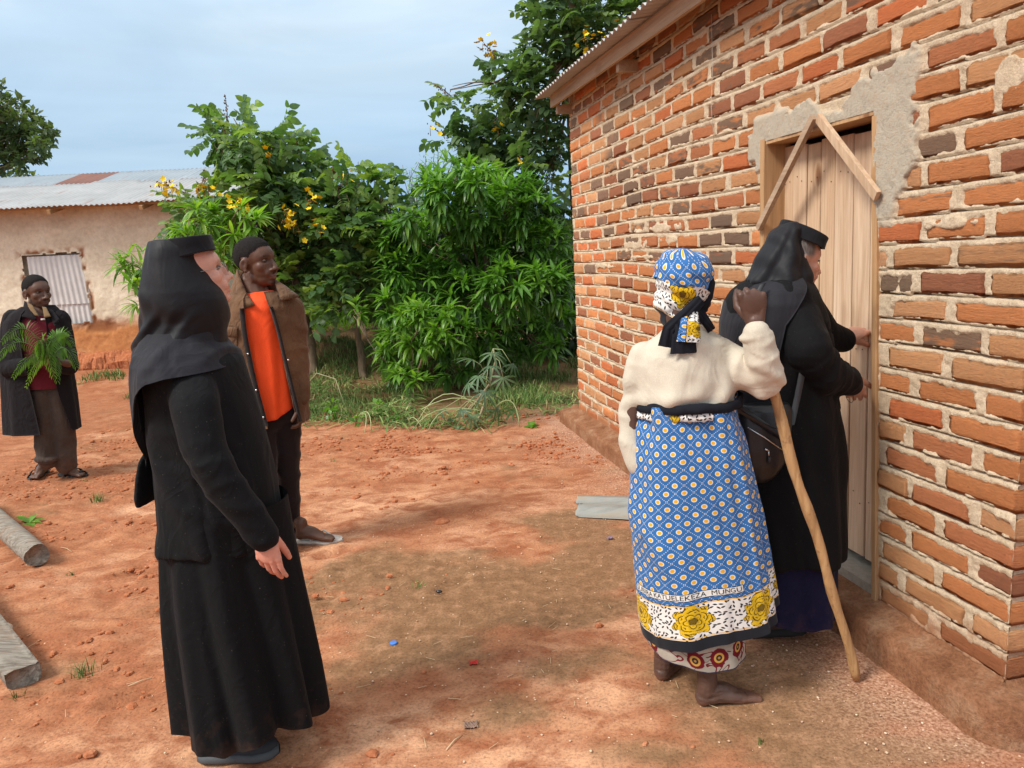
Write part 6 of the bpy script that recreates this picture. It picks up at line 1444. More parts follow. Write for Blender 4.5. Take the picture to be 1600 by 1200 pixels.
mb = MB(); sB = [at_(93, 500), at_(103, 545, -.03), at_(108, 572, -.10), at_(90, 572, -.2)]; chain(mb, sB, [.075, .066, .063, .050], 14); V, N, F = organic(mb, .009, 3); V = wrinkle(V, N, .006, 9, 9, 6, 4); link('sleeve', mesh_np('sleeve', V-baseF, F), m_coat, F_)
leafshape([at_(38, 470, -.02), at_(44, 474, -.09), at_(56, 500, -.165), at_(34, 494, -.15)], .010, m_coat, 'lapel', F_, baseF, .012); leafshape([at_(74, 478, -.04), at_(81, 482, -.02), at_(94, 500, -.12), at_(86, 508, -.145)], .010, m_coat, 'lapel', F_, baseF, .010)
mb = MB(); chain(mb, [at_(62, 600), at_(78, 602), at_(92, 600)], [.100, .105, .088]); chain(mb, [at_(66, 615, -.03), at_(69, 670, -.05), at_(73, 722, -.06)], [.10, .075, .066], 14); chain(mb, [at_(94, 615, .0), at_(99, 670, .0), at_(103, 728, .02)], [.095, .080, .074], 14)
mb.tube([at_(73, 716, -.06)+np.array((.075*cos(a), .075*sin(a), .01*sin(2*a))) for a in np.linspace(0, 2*pi, 13)], [.018]*13, 7, False)
garment(F_, baseF, 'trousers', mb, m_greyb, .009, 2, lambda V, N: wrinkle(V, N, .010, 6, 6, 5, 5))
flipflop(F_, baseF, gp(74, 738, .0), (.12, -1), m_rubber, .29, .056, m_rubber, True); flipflop(F_, baseF, gp(96, 744, .0), (.9, -.35), m_rubber, .29, .056, m_rubber, True)
# leafy branches: feathery fronds of paired narrow leaflets
cF = at_(74, 545, -.30); branch = empty('leafy_branch', cF, 'bunch of feathery green fronds held against the chest of the man in the overcoat', 'branch')
m_frond, m_frond2 = leafpair('frond_leaf', (.075, .17, .030), (.13, .26, .05), (.20, .34, .08), gloss=.5)
rs = np.random.RandomState(17)
def frond(p0, pm, p1, w, n=22, lw=.006):
    a, m_, e = [np.array(q) for q in (p0, pm, p1)]; mb = MB(); tt = np.linspace(0, 1, 14)[:, None]; C_ = (1-tt)**2*a+2*tt*(1-tt)*m_+tt**2*e; mb.tube(C_, np.linspace(.0035, .0012, 14), 5)
    for i in range(n):
        s = .12+.86*i/(n-1); p = (1-s)**2*a+2*s*(1-s)*m_+s*s*e; tg = nrm(2*(1-s)*(m_-a)+2*s*(e-m_)); sd_ = nrm(np.cross(tg, (0, -1, .25)))
        for q in (-1, 1):
            L = w*sin(pi*(.15+.8*s))**.6*rs.uniform(.85, 1.1); d = nrm(sd_*q*1.0+tg*.45+np.array((0, 0, -.45))+rs.normal(0, .06, 3)); V, F = lance(L, lw, .35, .15, 3); mb.add(V @ frame(d).T+p, F)
    return mb.build('frond', m_frond, branch, cF)
h0 = at_(74, 560, -.28)
for (pm, p1, w) in [((45, 480), (2, 535), .075), ((25, 505), (-4, 565), .06), ((60, 520), (45, 590), .060), ((50, 540), (20, 590), .065), ((68, 508), (84, 588), .105), ((80, 530), (90, 597), .085), ((92, 500), (114, 540), .075), ((100, 520), (120, 574), .085), ((70, 535), (40, 606), .055), ((85, 510), (108, 522), .05), ((60, 500), (62, 560), .08)]:
    frond(h0+rs.normal(0, .015, 3), at_(pm[0], pm[1], -.32), at_(p1[0], p1[1], -.30+rs.uniform(-.05, .03)), w)
mb = MB(); mb.tube([h0+np.array((.02, .02, -.12)), h0, at_(66, 520, -.3)], [.007, .006, .004], 6); mb.build('stem', m_stem if 'm_stem' in globals() else m_rubber, branch, cF)
# ------------------------------------------------------------------ printed cloth
def uvlayer(me, UV, F):
    l = me.uv_layers.new(name='UVMap'); idx = F.ravel() if isinstance(F, np.ndarray) else np.concatenate([f.ravel() for f in F]); l.data.foreach_set('uv', np.asarray(UV, np.float32)[idx].ravel())
def kanga_material(name, mode):
    """mode 'wrap': v metres up from the hem; 'dots': dotted field only; 'head': bands by v"""
    m, t, b = mat(name, .85, .15); uv = t.new('ShaderNodeUVMap').outputs[0]; sp = t.new('ShaderNodeSeparateXYZ', i_0=uv); u, v = sp.outputs[0], sp.outputs[1]; M = t.math
    cell = .0365; k = 1/(cell*math.sqrt(2)); p = M('MULTIPLY', M('ADD', u, v), k); q = M('MULTIPLY', M('SUBTRACT', u, v), k)
    fp = M('SUBTRACT', M('FRACT', p), .5); fq = M('SUBTRACT', M('FRACT', q), .5); r = M('SQRT', M('ADD', M('MULTIPLY', fp, fp), M('MULTIPLY', fq, fq)))
    def step(x, e, w): return M('MULTIPLY', M('SUBTRACT', e, x), 1/w, clamp=True)
    blue, white, yel, blk = (.030, .135, .36), (.72, .70, .66), (.72, .36, .012), (.012, .013, .018)
    dirt = t.noise(geo(t), 9, 5, .65)
    c = t.mix(step(r, .25, .04), blue, white); c = t.mix(step(r, .185, .04), c, yel)
    n_ = 6.0
    def mini(a, b_):   # a: along the line (cell units), b_: distance from the line
        fa = M('SUBTRACT', M('FRACT', M('MULTIPLY', a, n_)), .5); fa = M('MULTIPLY', fa, 1/n_); dd = M('SQRT', M('ADD', M('MULTIPLY', fa, fa), M('MULTIPLY', b_, b_))); return step(dd, .048, .03)
    bp = M('SUBTRACT', .5, M('ABSOLUTE', fp)); bq = M('SUBTRACT', .5, M('ABSOLUTE', fq))
    c = t.mix(M('MAXIMUM', mini(q, bp), mini(p, bq)), c, white)
    if mode != 'dots':
        # leaf-strewn white band
        vo = t.new('ShaderNodeTexVoronoi', i_Vector=uv, i_Scale=70.0, voronoi_dimensions='2D'); vo.inputs['Randomness'].default_value = .75
        vs = t.new('ShaderNodeVectorMath', operation='SUBTRACT', i_0=t.new('ShaderNodeVectorMath', operation='SCALE', i_0=uv, i_Scale=68.0).outputs[0] if False else uv, i_1=vo.outputs['Position'])
        d = t.new('ShaderNodeSeparateXYZ', i_0=vs.outputs[0]); an = M('MULTIPLY', t.new('ShaderNodeSeparateColor', i_0=vo.outputs['Color']).outputs[0], 6.28); ca, sa = M('COSINE', an), M('SINE', an)
        dx = M('ADD', M('MULTIPLY', d.outputs[0], ca), M('MULTIPLY', d.outputs[1], sa)); dy = M('SUBTRACT', M('MULTIPLY', d.outputs[1], ca), M('MULTIPLY', d.outputs[0], sa))
        sc = 1.0
        ex = M('MULTIPLY', M('ABSOLUTE', dx), 1/.0070); ey = M('MULTIPLY', M('ABSOLUTE', dy), 1/.0032); leaf = step(M('ADD', M('MULTIPLY', ex, ex), ey), 1.0, .25)
        wz = t.mix(leaf, white, blk)
        # yellow flowers with dark petal edges
        if mode == 'wrap': vc, s0, per, R = .098, .030, .190, .056
        else: vc, s0, per, R = .034, .0, .22, .046
        uu_ = M('SUBTRACT', M('MULTIPLY', M('FRACT', M('MULTIPLY', M('SUBTRACT', u, s0), 1/per)), per), per/2); vv = M('SUBTRACT', v, vc); vv2 = M('ADD', vv, M('MULTIPLY', M('SINE', M('MULTIPLY', u, 23.0)), .006))
        rr = M('SQRT', M('ADD', M('MULTIPLY', uu_, uu_), M('MULTIPLY', vv2, vv2))); ph = M('ARCTAN2', vv2, uu_)
        wobn = t.noise(uv, 26, 2, .5); ph = M('ADD', ph, M('MULTIPLY', wobn, 1.1))
        out = M('MULTIPLY', M('ADD', .76, M('MULTIPLY', M('ABSOLUTE', M('SINE', M('MULTIPLY', ph, 3.5))), .30)), R)
        fl = step(rr, out, .0008)
        ringc = M('ADD', M('MULTIPLY', rr, 1/.0135), M('MULTIPLY', M('ABSOLUTE', M('SINE', M('ADD', M('MULTIPLY', ph, 2.5), M('MULTIPLY', M('FLOOR', M('MULTIPLY', rr, 1/.016)), 1.3)))), -.75)); fr_ = M('FRACT', ringc); line = step(fr_, .24, .07)
        edge = step(M('SUBTRACT', out, rr), .0022, .0008); vein = M('MULTIPLY', step(M('FRACT', M('MULTIPLY', ph, 9.0)), .30, .1), step(fr_, .55, .1)); core = step(rr, .014, .004)
        dark = M('MAXIMUM', M('MAXIMUM', line, edge), M('MAXIMUM', M('MULTIPLY', vein, .85), M('MULTIPLY', core, .8)))
        fcol = t.mix(dark, t.mix(t.noise(uv, 120, 2), (.60, .36, .005), (.75, .50, .02)), (.05, .028, .004)); wz = t.mix(fl, wz, fcol)
        if mode == 'wrap': b0, b1 = .038, .160
        else: b0, b1 = -.045, .072
        low = step(v, b0, .0006); up_ = M('SUBTRACT', 1.0, step(v, b1, .0006))
        c = t.mix(up_, wz, c); 
        for (e, w_, col_) in ((b1, .0030, blk), (b1-.004, .0035, yel), (b0+.003, .003, yel), (b0+.0062, .0012, blk)):
            c = t.mix(step(M('ABSOLUTE', M('SUBTRACT', v, e)), w_/2, .0006), c, col_)
        c = t.mix(low, c, blk)
    c = t.mix(t.math('MULTIPLY', t.ramp(dirt, [(.62, (0, 0, 0)), (.74, (1, 1, 1))]), .45), c, (.06, .055, .06))
    t.l.new(c, b.inputs['Base Color']); t.l.new(t.bump(t.noise(geo(t), 350, 2), .2, .002), b.inputs['Normal']); b.inputs['Sheen Weight'].default_value = .1
    return m
m_kanga = kanga_material('printed_wrap_cloth', 'wrap'); m_kdots = kanga_material('dotted_head_cloth', 'dots'); m_khead = kanga_material('banded_head_cloth', 'head')
m_kblack = plain('black_cloth_border', (.012, .013, .018), .9, .15, 0, .3)
m_under, t, b = mat('maroon_print_underskirt', .9, .15); uv = t.new('ShaderNodeUVMap').outputs[0]; sp = t.new('ShaderNodeSeparateXYZ', i_0=uv); M = t.math; u, v = sp.outputs[0], sp.outputs[1]
st_ = lambda x, e, w: M('MULTIPLY', M('SUBTRACT', e, x), 1/w, clamp=True)
row = M('FLOOR', M('MULTIPLY', u, 1/.070)); fu = M('SUBTRACT', M('MULTIPLY', M('FRACT', M('MULTIPLY', u, 1/.070)), .070), .035); fv = M('SUBTRACT', v, M('ADD', .052, M('MULTIPLY', M('SINE', M('MULTIPLY', row, 2.4)), .022)))
rr = M('SQRT', M('ADD', M('MULTIPLY', fu, fu), M('MULTIPLY', M('MULTIPLY', fv, fv), .7))); nn_ = t.noise(uv, 22, 3, .5, .8)
mar = M('MAXIMUM', st_(M('ADD', rr, M('MULTIPLY', M('SUBTRACT', nn_, .5), .03)), .027, .001), st_(M('ABSOLUTE', M('SUBTRACT', t.noise(uv, 11, 1, .5, 1.5), .5)), .018, .004))
c = t.mix(mar, (.40, .36, .30), (.16, .012, .020)); c = t.mix(st_(rr, .0160, .001), c, (.62, .36, .08)); c = t.mix(st_(rr, .0098, .001), c, (.03, .025, .04)); c = t.mix(st_(rr, .0045, .001), c, (.45, .25, .05)); c = t.mix(st_(v, .004, .0008), c, (.04, .035, .07))
c = t.mix(1.0, c, t.ramp(t.noise(geo(t), 14, 5), [(.3, (.72, .70, .68)), (.7, (1.1, 1.1, 1.1))]), 'MULTIPLY'); t.l.new(c, b.inputs['Base Color'])

# ------------------------------------------------------------------ the barefoot woman in the printed wrap
YO = 2.56
baseO = np.array([at(1085, 800, YO)[0], YO, 0.0])
O_ = empty('person', baseO, 'barefoot person in cream jumper and blue dotted wrap and headscarf, fist raised on a stick', 'person')
hO = Head(at(1076, 450, YO), hframe(57, -4), .92, 1.1, 1.2, .95, age=.8)
ao = lambda x, y, dy=0.0: at(x, y, YO+dy)
mb = MB(); hO.add(mb); capsule(mb, hO.w((0, -.04, -.08)), ao(1072, 545), .055, .075)
hidden_body(mb, ao(1080, 720), ao(1070, 600), ao(1070, 540), [ao(1101, 1005, -.08), ao(1041, 1000, .03)], [[ao(1008, 565), ao(992, 620), ao(986, 690)], [ao(1125, 560), ao(1190, 590, -.07)]], .09)
hl2 = gp(1087, 1103, 0); mbf = MB(); foot(mbf, hl2, (.98, .16), .96, -1, ao(1103, 985, -.08)); hl1 = gp(1030, 1068, 0); foot(mbf, hl1, (.55, .85), .96, 1, ao(1042, 960, .02))
V1, N1, F1 = organic(mb, .0046, 2); V1 = hO.post(V1, N1); V3, N3, F3 = organic(mbf, .0030, 2); V3 = wrinkle(V3, N3, .0012, 40, 40, 90, 3)
STK0 = gp(1338, 1066, .0); STK1 = at(1171, 482, 2.50)
sdir = nrm(STK1-STK0); fist = STK0+sdir*(np.linalg.norm(STK1-STK0)-.045)
mb = MB(); wrp = at(1180, 503, 2.44); hz = nrm((-.16, -.10, 1)); 
hand(mb, wrp, hz, (.15, .95, .1), -1, [(1.45, 1.5, .9), (1.5, 1.5, .9), (1.55, 1.5, .9), (1.6, 1.45, .9)], 1.08, (.50, .70, .65), .9, .0, at(1192, 560, 2.45), .033); V2, N2, F2 = organic(mb, .0028, 2)
def shO(V, C):
    hO.tint(V, C, (.12, .05, .04), (.02, .012, .01), .3); q = fb3(V, 11, 3); C += np.clip(q, -.5, .5)[:, None]*np.array([.045, .025, .018])
    s = sst(.035, .0, V[:, 2]+.02*q)[:, None]*.65; C[:] = C*(1-s)+np.array((.26, .12, .075))*s
    d = (sst(.10, .03, V[:, 2])*sst(.1, .4, q+.1))[:, None]*.35; C[:] = C*(1-d)+np.array((.22, .15, .12))*d
body_mesh(O_, baseO, [(V1, F1), (V2, F2), (V3, F3)], m_skd, (.098, .052, .038), shO); hO.eyes(O_, baseO, .5)
# jumper
RJo = Rings([(508, 1050, 1098, YO, .07), (520, 1030, 1116, YO, .095), (534, 1008, 1138, YO, .12), (552, 994, 1148, YO, .130), (575, 990, 1151, YO, .140), (610, 990, 1150, YO, .15), (628, 994, 1148, YO, .135), (645, 1002, 1140, YO, .12)])
P, F, TH, T = loft(RJo, RJo.z[-1], RJo.z[0], 120, 50, folds([(-60, -55, 8, 0, .006), (-110, -118, 9, 0, .006)], .006, 2, 12, 2)); mb = MB(); closed(mb, P, F)
jl = [ao(1008, 558), ao(996, 592, .0), ao(988, 640, .02), ao(986, 690, .0), ao(1000, 730, -.02)]; chain(mb, jl, [.056, .051, .046, .042, .037], 16)
jr = [ao(1120, 558, -.01), ao(1158, 579, -.05), ao(1196, 591, -.09)]; chain(mb, jr, [.070, .067, .060], 16); fr2 = [ao(1196, 591, -.09), ao(1193, 562, -.125), ao(1182, 520, -.13)]; chain(mb, fr2, [.062, .053, .045], 16)
mb.tube([at(1181, 524, 2.44)+np.array((.048*cos(a), .048*sin(a), .010*cos(a))) for a in np.linspace(0, 2*pi, 13)], [.010]*13, 8, False)
def pjo(V, N):
    V = wrinkle(V, N, .0022, 6, 6, 5, 7); V = bands(V, N, fr2[0], fr2[2], .0030, 48, .09, 1, (.8, -.5, -.2)); V = bands(V, N, jr[0], jr[2], .0045, 26, .12, 3, (0, -.4, .8)); V = bands(V, N, jl[0], jl[3], .0030, 24, .08, 2); V = creases(V, N, V[:, 0]*.9-V[:, 2]*.7, 32, .012, 8, 2.6, 4); V = creases(V, N, V[:, 2]+V[:, 0]*.5, 55, .008, 9, 3.5, 8, 3.0, sst(.0, .12, V[:, 0]-ao(1130, 560)[0])+.3)
    z0 = ao(1070, 618)[2]; m = np.exp(-((V[:, 2]-z0)/.055)**2); return V+N*(.006*m*np.sin(V[:, 0]*26-V[:, 2]*60+fb3(V, 5, 2)*7))[:, None]
garment(O_, baseO, 'jumper', mb, m_cream, .0065, 3, pjo)
# printed wrap
RK = Rings([(622, 1000, 1150, YO, .145), (640, 996, 1152, YO, .150), (665, 990, 1157, YO, .158), (700, 984, 1166, YO, .17), (760, 983, 1177, YO, .18), (830, 986, 1190, YO, .185), (900, 991, 1203, YO, .19), (960, 998, 1212, YO, .195), (1010, 1006, 1214, YO, .195), (1050, 1010, 1212, YO, .19)])
def hemz(TH):
    a = np.degrees(np.angle(np.exp(1j*TH))); zl = at(1010, 985, YO)[2]; zc = at(1075, 1011, YO-.19)[2]; zc2 = at(1140, 996, YO-.16)[2]; zr = at(1212, 940, YO)[2]
    return np.interp(a, [-180, -150, -90, -55, -30, 0, 30, 90, 180], [zl, zl-.012, zc, zc2, (zc2+zr)/2+.005, zr, zr-.01, zl, zl])
def topz(TH): a = np.degrees(np.angle(np.exp(1j*TH))); return np.interp(a, [-180, -90, -40, 0, 90, 180], [ao(1000, 626)[2], at(1075, 634, YO-.15)[2], at(1140, 628, YO-.1)[2], ao(1150, 612)[2], ao(1075, 622)[2], ao(1000, 626)[2]])
fk = folds([(-45, -35, 7, .004, .012), (-25, -18, 8, -.004, -.016), (-60, -70, 9, .002, -.006), (-95, -85, 14, 0, .006), (-130, -125, 10, .003, .008), (-150, -155, 8, -.002, -.008), (-10, -2, 7, .003, .018), (-52, -48, 4, .006, .014), (-75, -78, 6, -.004, -.009), (-108, -112, 6, -.002, .010)], .014, 2.0, 13, 1.8)
RREF = .185; nth, nt = 260, 240
P, F, TH, T = loft(RK, topz, hemz, nth, nt, fk); LEN = np.linalg.norm(np.diff(P, axis=1), axis=2).sum(1).mean()
V = P.reshape(-1, 3); N = normals(V, F)
if (N[:, :2]*(V[:, :2]-V[:, :2].mean(0))).sum() < 0: N = -N
dgf = (.0055*np.sin((V[:, 0]*.9+V[:, 2]*.8)*55+fb3(V, 3, 2)*8)*sst(.75, .95, (V[:, 2]-V[:, 2].min())/(V[:, 2].max()-V[:, 2].min())))[:, None]; V = V+N*dgf; V = creases(V, N, V[:, 0]*.9+V[:, 2]*.35, 34, .014, 7, 1.6, 6, 3.0); V = creases(V, N, V[:, 0]*1.0+V[:, 2]*.12, 30, .013, 5, 1.2, 9, 2.0); V = V+N*(.0028*fb3(V, 14, 3)[:, None]*2)
THc = TH.copy(); UVk = np.stack([(TH+pi/2)*RREF, (1-T)*LEN], -1).reshape(-1, 2); UVk = UVk+.010*np.stack([fb2(UVk[:, 0]*7, UVk[:, 1]*5, 2, 1), fb2(UVk[:, 0]*5+9, UVk[:, 1]*4, 2, 2)], 1)
# keep the seam at the far side; duplicate nothing: the last column closes under the overlap
Ff = F.reshape(nth, nt-1, 4)[:-1].reshape(-1, 4); me = mesh_np('printed_wrap', V-baseO, Ff); uvlayer(me, UVk, Ff); link('printed_wrap', me, m_kanga, O_)
Vs = V.reshape(nth, nt, 3); Ns = N.reshape(nth, nt, 3)
def on_wrap(s, tt, off):
    """point on the wrap at s metres round from the middle of the back and tt metres above the hem"""
    th = -pi/2+s/RREF; i = (th+1.5*pi)/(2*pi)*nth; j = (1-tt/LEN)*(nt-1); i0 = np.clip(np.floor(i).astype(int), 0, nth-2); j0 = np.clip(np.floor(j).astype(int), 0, nt-2); a = (i-i0)[:, None]; b_ = (j-j0)[:, None]
    g_ = lambda A: (A[i0, j0]*(1-a)+A[i0+1, j0]*a)*(1-b_)+(A[i0, j0+1]*(1-a)+A[i0+1, j0+1]*a)*b_; return g_(Vs)+g_(Ns)*off
m_pw = plain('print_white', (.72, .70, .66), .9, .1); m_pb = plain('print_black', (.012, .013, .018), .9, .1)
def printed_rect(s0, s1, t0, t1, off, m, name, n=60):
    S, T_ = np.meshgrid(np.linspace(s0, s1, n), np.linspace(t0, t1, 6), indexing='ij'); Vv = on_wrap(S.ravel(), T_.ravel(), off); id_ = np.arange(n*6).reshape(n, 6)
    link(name, mesh_np(name, Vv-baseO, np.stack([id_[:-1, :-1], id_[1:, :-1], id_[1:, 1:], id_[:-1, 1:]], -1).reshape(-1, 4)), m, O_)
s0, s1, t0, t1 = -.255, .078, .178, .203
printed_rect(s0, s1, t0, t1, .0012, m_pb, 'motto_border'); printed_rect(s0+.0018, s1-.0018, t0+.0018, t1-.0018, .0018, m_pw, 'motto_panel')
fc = bpy.data.curves.new('motto', 'FONT'); fc.body = 'SUBIRA KATUELEKEZA  MUNGU'; fc.size = .0215; fc.align_x = 'RIGHT'; 
fo = bpy.data.objects.new('tmp', fc); COL.objects.link(fo); bpy.context.view_layer.update(); tm = bpy.data.meshes.new_from_object(fo.evaluated_get(bpy.context.evaluated_depsgraph_get())); bpy.data.objects.remove(fo)
bmt = bmesh.new(); bmt.from_mesh(tm); bmesh.ops.triangulate(bmt, faces=bmt.faces[:]); bmesh.ops.subdivide_edges(bmt, edges=[e for e in bmt.edges if e.calc_length() > .006], cuts=1); bmt.to_mesh(tm); bmt.free()
co = np.empty(len(tm.vertices)*3, np.float32); tm.vertices.foreach_get('co', co); co = co.reshape(-1, 3); wtx = co[:, 0].max()-co[:, 0].min()
Vt_ = on_wrap(co[:, 0]*((s1-s0-.012)/wtx if wtx > 0 else 1)+s1-.006, co[:, 1]*1.08+t0+.0052, .0026)-baseO; tm.vertices.foreach_set('co', Vt_.astype(np.float32).ravel()); tm.name = 'motto'; link('motto', tm, m_pb, O_)
# black band and a strip of flowers rolled at the waist
def waist(y0, off, wid, m, name, th0=-200, th1=20, uvs=False, n=90):
    th = np.radians(np.linspace(th0, th1, n)); zc_ = topz(th)-y0; V = []; UV = []
    prof = [(-wid/2, 0), (-wid*.42, .008), (0, .009), (wid*.42, .007), (wid/2, 0)]
    for i in range(n):
        wv = .003*sin(i*.31)+.002*sin(i*.83)
        for (dz, o_) in prof: V.append(RK.point(np.array([th[i]]), np.array([zc_[i]+dz+wv*.5]), 1, off+o_+.003*sin(i*.5+dz*90))[0]); UV.append(((th[i]+pi/2)*RREF, .04+dz if uvs else 0))
    id_ = np.arange(n*5).reshape(n, 5); F = np.stack([id_[:-1, :-1], id_[1:, :-1], id_[1:, 1:], id_[:-1, 1:]], -1).reshape(-1, 4); me = mesh_np(name, np.array(V)-baseO, F); uvlayer(me, UV, F); link(name, me, m, O_)
waist(.012, .009, .034, m_kblack, 'waist_roll'); waist(.038, .002, .030, m_khead, 'waist_band', -185, -75, True)
# underskirt
RU = Rings([(980, 1008, 1163, YO, .17), (1030, 1013, 1164, YO, .17), (1070, 1015, 1164, YO, .17)])
def hemu(TH): a = np.degrees(np.angle(np.exp(1j*TH))); zc = at(1085, 1049, YO-.15)[2]; return np.interp(a, [-180, -90, 0, 90, 180], [zc+.055, zc, zc+.012, zc+.03, zc+.055])
P, F, TH, T = loft(RU, RU.z[-1]+.05, hemu, 140, 30, folds([(-60, -60, 9, 0, .008), (-110, -115, 9, 0, -.01), (-140, -140, 8, 0, .008), (-20, -15, 9, 0, -.008)], .006, 2, 14)); V = P.reshape(-1, 3); Ln = .10
Ff = F.reshape(140, 29, 4)[:-1].reshape(-1, 4); me = mesh_np('underskirt', V-baseO, Ff); uvlayer(me, np.stack([(TH+pi/2)*.15, (V[:, 2].reshape(TH.shape)-hemu(TH))], -1).reshape(-1, 2), Ff); link('underskirt', me, m_under, O_)
# headscarf: dotted cap, banded lower edge, knot with black tails
hc = ao(1067, 436)
mb = MB(); mb.ell(ao(1066, 432), (.098, .105, .090), rotx(-.1)); mb.ell(ao(1062, 416), (.080, .085, .062)); mb.ell(ao(1085, 425), (.062, .085, .070)); V, N, F = organic(mb, .004, 4)
k1 = fb3(V, 6, 2); ph_ = (V[:, 0]-hc[0])*.8+(V[:, 2]-hc[2])*1.4-(V[:, 1]-hc[1])*.3; V = V+N*(.0028*np.sin(ph_*85+k1*11))[:, None]
dl = V-hc; zcut = -.026-.35*(dl[:, 0])*1.0+.01*np.sin(dl[:, 0]*40)
UVh = np.stack([np.arctan2(dl[:, 0], -dl[:, 1])*.10+dl[:, 2]*.25, dl[:, 2]*1.1+np.hypot(dl[:, 0], dl[:, 1])*.6], 1)
Vc, Fc, uc = sub_mesh(V, F, dl[:, 2] > zcut-.004); me = mesh_np('scarf_cap', Vc-baseO, Fc); uvlayer(me, UVh[uc], Fc); link('scarf_cap', me, m_kdots, O_)
mb = MB(); mb.ell(ao(1072, 444), (.101, .108, .074), rotx(-.1)); mb.ell(ao(1063, 488), (.068, .078, .070)); mb.ell(ao(1052, 470), (.066, .080, .058)); mb.ell(ao(1068, 510), (.062, .072, .050)); V, N, F = organic(mb, .004, 4); dl = V-hc; zcut = -.026-.35*(dl[:, 0])+.01*np.sin(dl[:, 0]*40)
ph_ = dl[:, 2]*1.0+dl[:, 0]*.5; V = V+N*(.003*np.sin(ph_*120+fb3(V, 6, 2)*10))[:, None]
az_ = np.arctan2(dl[:, 0], -dl[:, 1]); lc_ = hO.l(V); face_ = (lc_[:, 1] > .045) & (lc_[:, 2] < .052) & (lc_[:, 2] > -.16)
Vb, Fb, ub = sub_mesh(V, F, (dl[:, 2] < zcut+.006) & (dl[:, 2] > -.165) & ~face_); me = mesh_np('scarf_band', Vb+N[ub]*.002-baseO, Fb); uvlayer(me, np.stack([az_*.105-.085, (dl[:, 2]-zcut)+.055], 1)[ub], Fb); link('scarf_band', me, m_khead, O_)
# black edging round the face and the knotted tails
mb = MB(); mb.tube([hO.w(p) for p in ((-.02, .058, .075), (.045, .052, .06), (.078, .035, .02), (.080, .022, -.03), (.062, .012, -.075), (.03, .02, -.112))], [.010, .011, .012, .013, .014, .014], 8, squash=.6); mb.build('scarf_edge', m_kblack, O_, baseO)
def tail(pts, w0, w1, m, name, uvm=None, th=.010):
    pts = [np.array(p) for p in pts]; tt = np.linspace(0, len(pts)-1, 16); C_ = np.stack([np.interp(tt, range(len(pts)), [p[k] for p in pts]) for k in range(3)], 1); V = []; UV = []
    T_ = np.gradient(C_, axis=0); T_ /= np.linalg.norm(T_, axis=1)[:, None]; A = np.cross(T_, (0, -1.0, 0)); A /= np.linalg.norm(A, axis=1)[:, None]
    for i in range(16):
        w = w0+(w1-w0)*i/15
        for j in range(9): s = (j/8-.5)*2; V.append(C_[i]+A[i]*w/2*s+np.array((0, -1, 0))*(th*cos(s*1.5)+.004*sin(j*2.1+i*.3))); UV.append((i*.012, .06+s*w*.5))
        for j in range(7, 0, -1): s = (j/8-.5)*2; V.append(C_[i]+A[i]*w/2*s+np.array((0, 1, 0))*.003); UV.append((i*.012, .06+s*w*.5))
    n = 16; id_ = np.arange(256).reshape(16, 16); F = np.stack([id_[:-1], np.roll(id_, -1, 1)[:-1], np.roll(id_, -1, 1)[1:], id_[1:]], -1).reshape(-1, 4); me = mesh_np(name, np.array(V)-baseO, np.concatenate([F, [[240, 241+0, 254, 255]]])); uvlayer(me, UV, np.concatenate([F, [[240, 241, 254, 255]]])); link(name, me, m, O_)
tail([ao(1096, 468, -.085), ao(1072, 492, -.125), ao(1046, 515, -.13), ao(1040, 542, -.125)], .040, .052, m_kblack, 'scarf_tail'); tail([ao(1060, 498, -.125), ao(1068, 520, -.14), ao(1068, 552, -.135)], .055, .088, m_kblack, 'scarf_tail')
tail([ao(1080, 482, -.10), ao(1078, 506, -.145), ao(1076, 534, -.148)], .045, .080, m_khead, 'scarf_flap'); tail([ao(1092, 486, -.07), ao(1104, 504, -.08), ao(1112, 516, -.07)], .03, .03, m_kblack, 'scarf_tail')
# stick
m_stick, t, b = mat('peeled_stick', .6, .3); g = geo(t); n1 = t.noise(t.mapping(g, (30, 30, 4)), 1, 5, .65, 1.0); n2 = t.noise(g, 35, 3, .6)
c = t.ramp(n1, [(.3, (.28, .15, .065)), (.55, (.47, .27, .12)), (.75, (.58, .38, .19))]); c = t.mix(t.ramp(n2, [(.60, (0, 0, 0)), (.70, (.7, .7, .7))]), c, (.24, .12, .05)); t.l.new(c, b.inputs['Base Color']); t.l.new(t.bump(t.math('ADD', n1, n2), .35, .004), b.inputs['Normal'])
tt = np.linspace(0, 1, 40); pts = STK0[None]+(STK1-STK0)[None]*tt[:, None]; pts[:, 0] += .006*np.sin(tt*7)+.004*np.sin(tt*19); pts[:, 2] += .010; rad = .0165+.0035*tt+.0012*np.sin(tt*31)+.001*np.sin(tt*55); rad[0] = .012
mb = MB(); mb.tube(pts, rad, 12); o = mb.build('walking_stick', m_stick, None, STK0, loc=STK0); tag(o, 'long peeled wooden stick gripped by the barefoot woman and planted on the earth', 'stick')

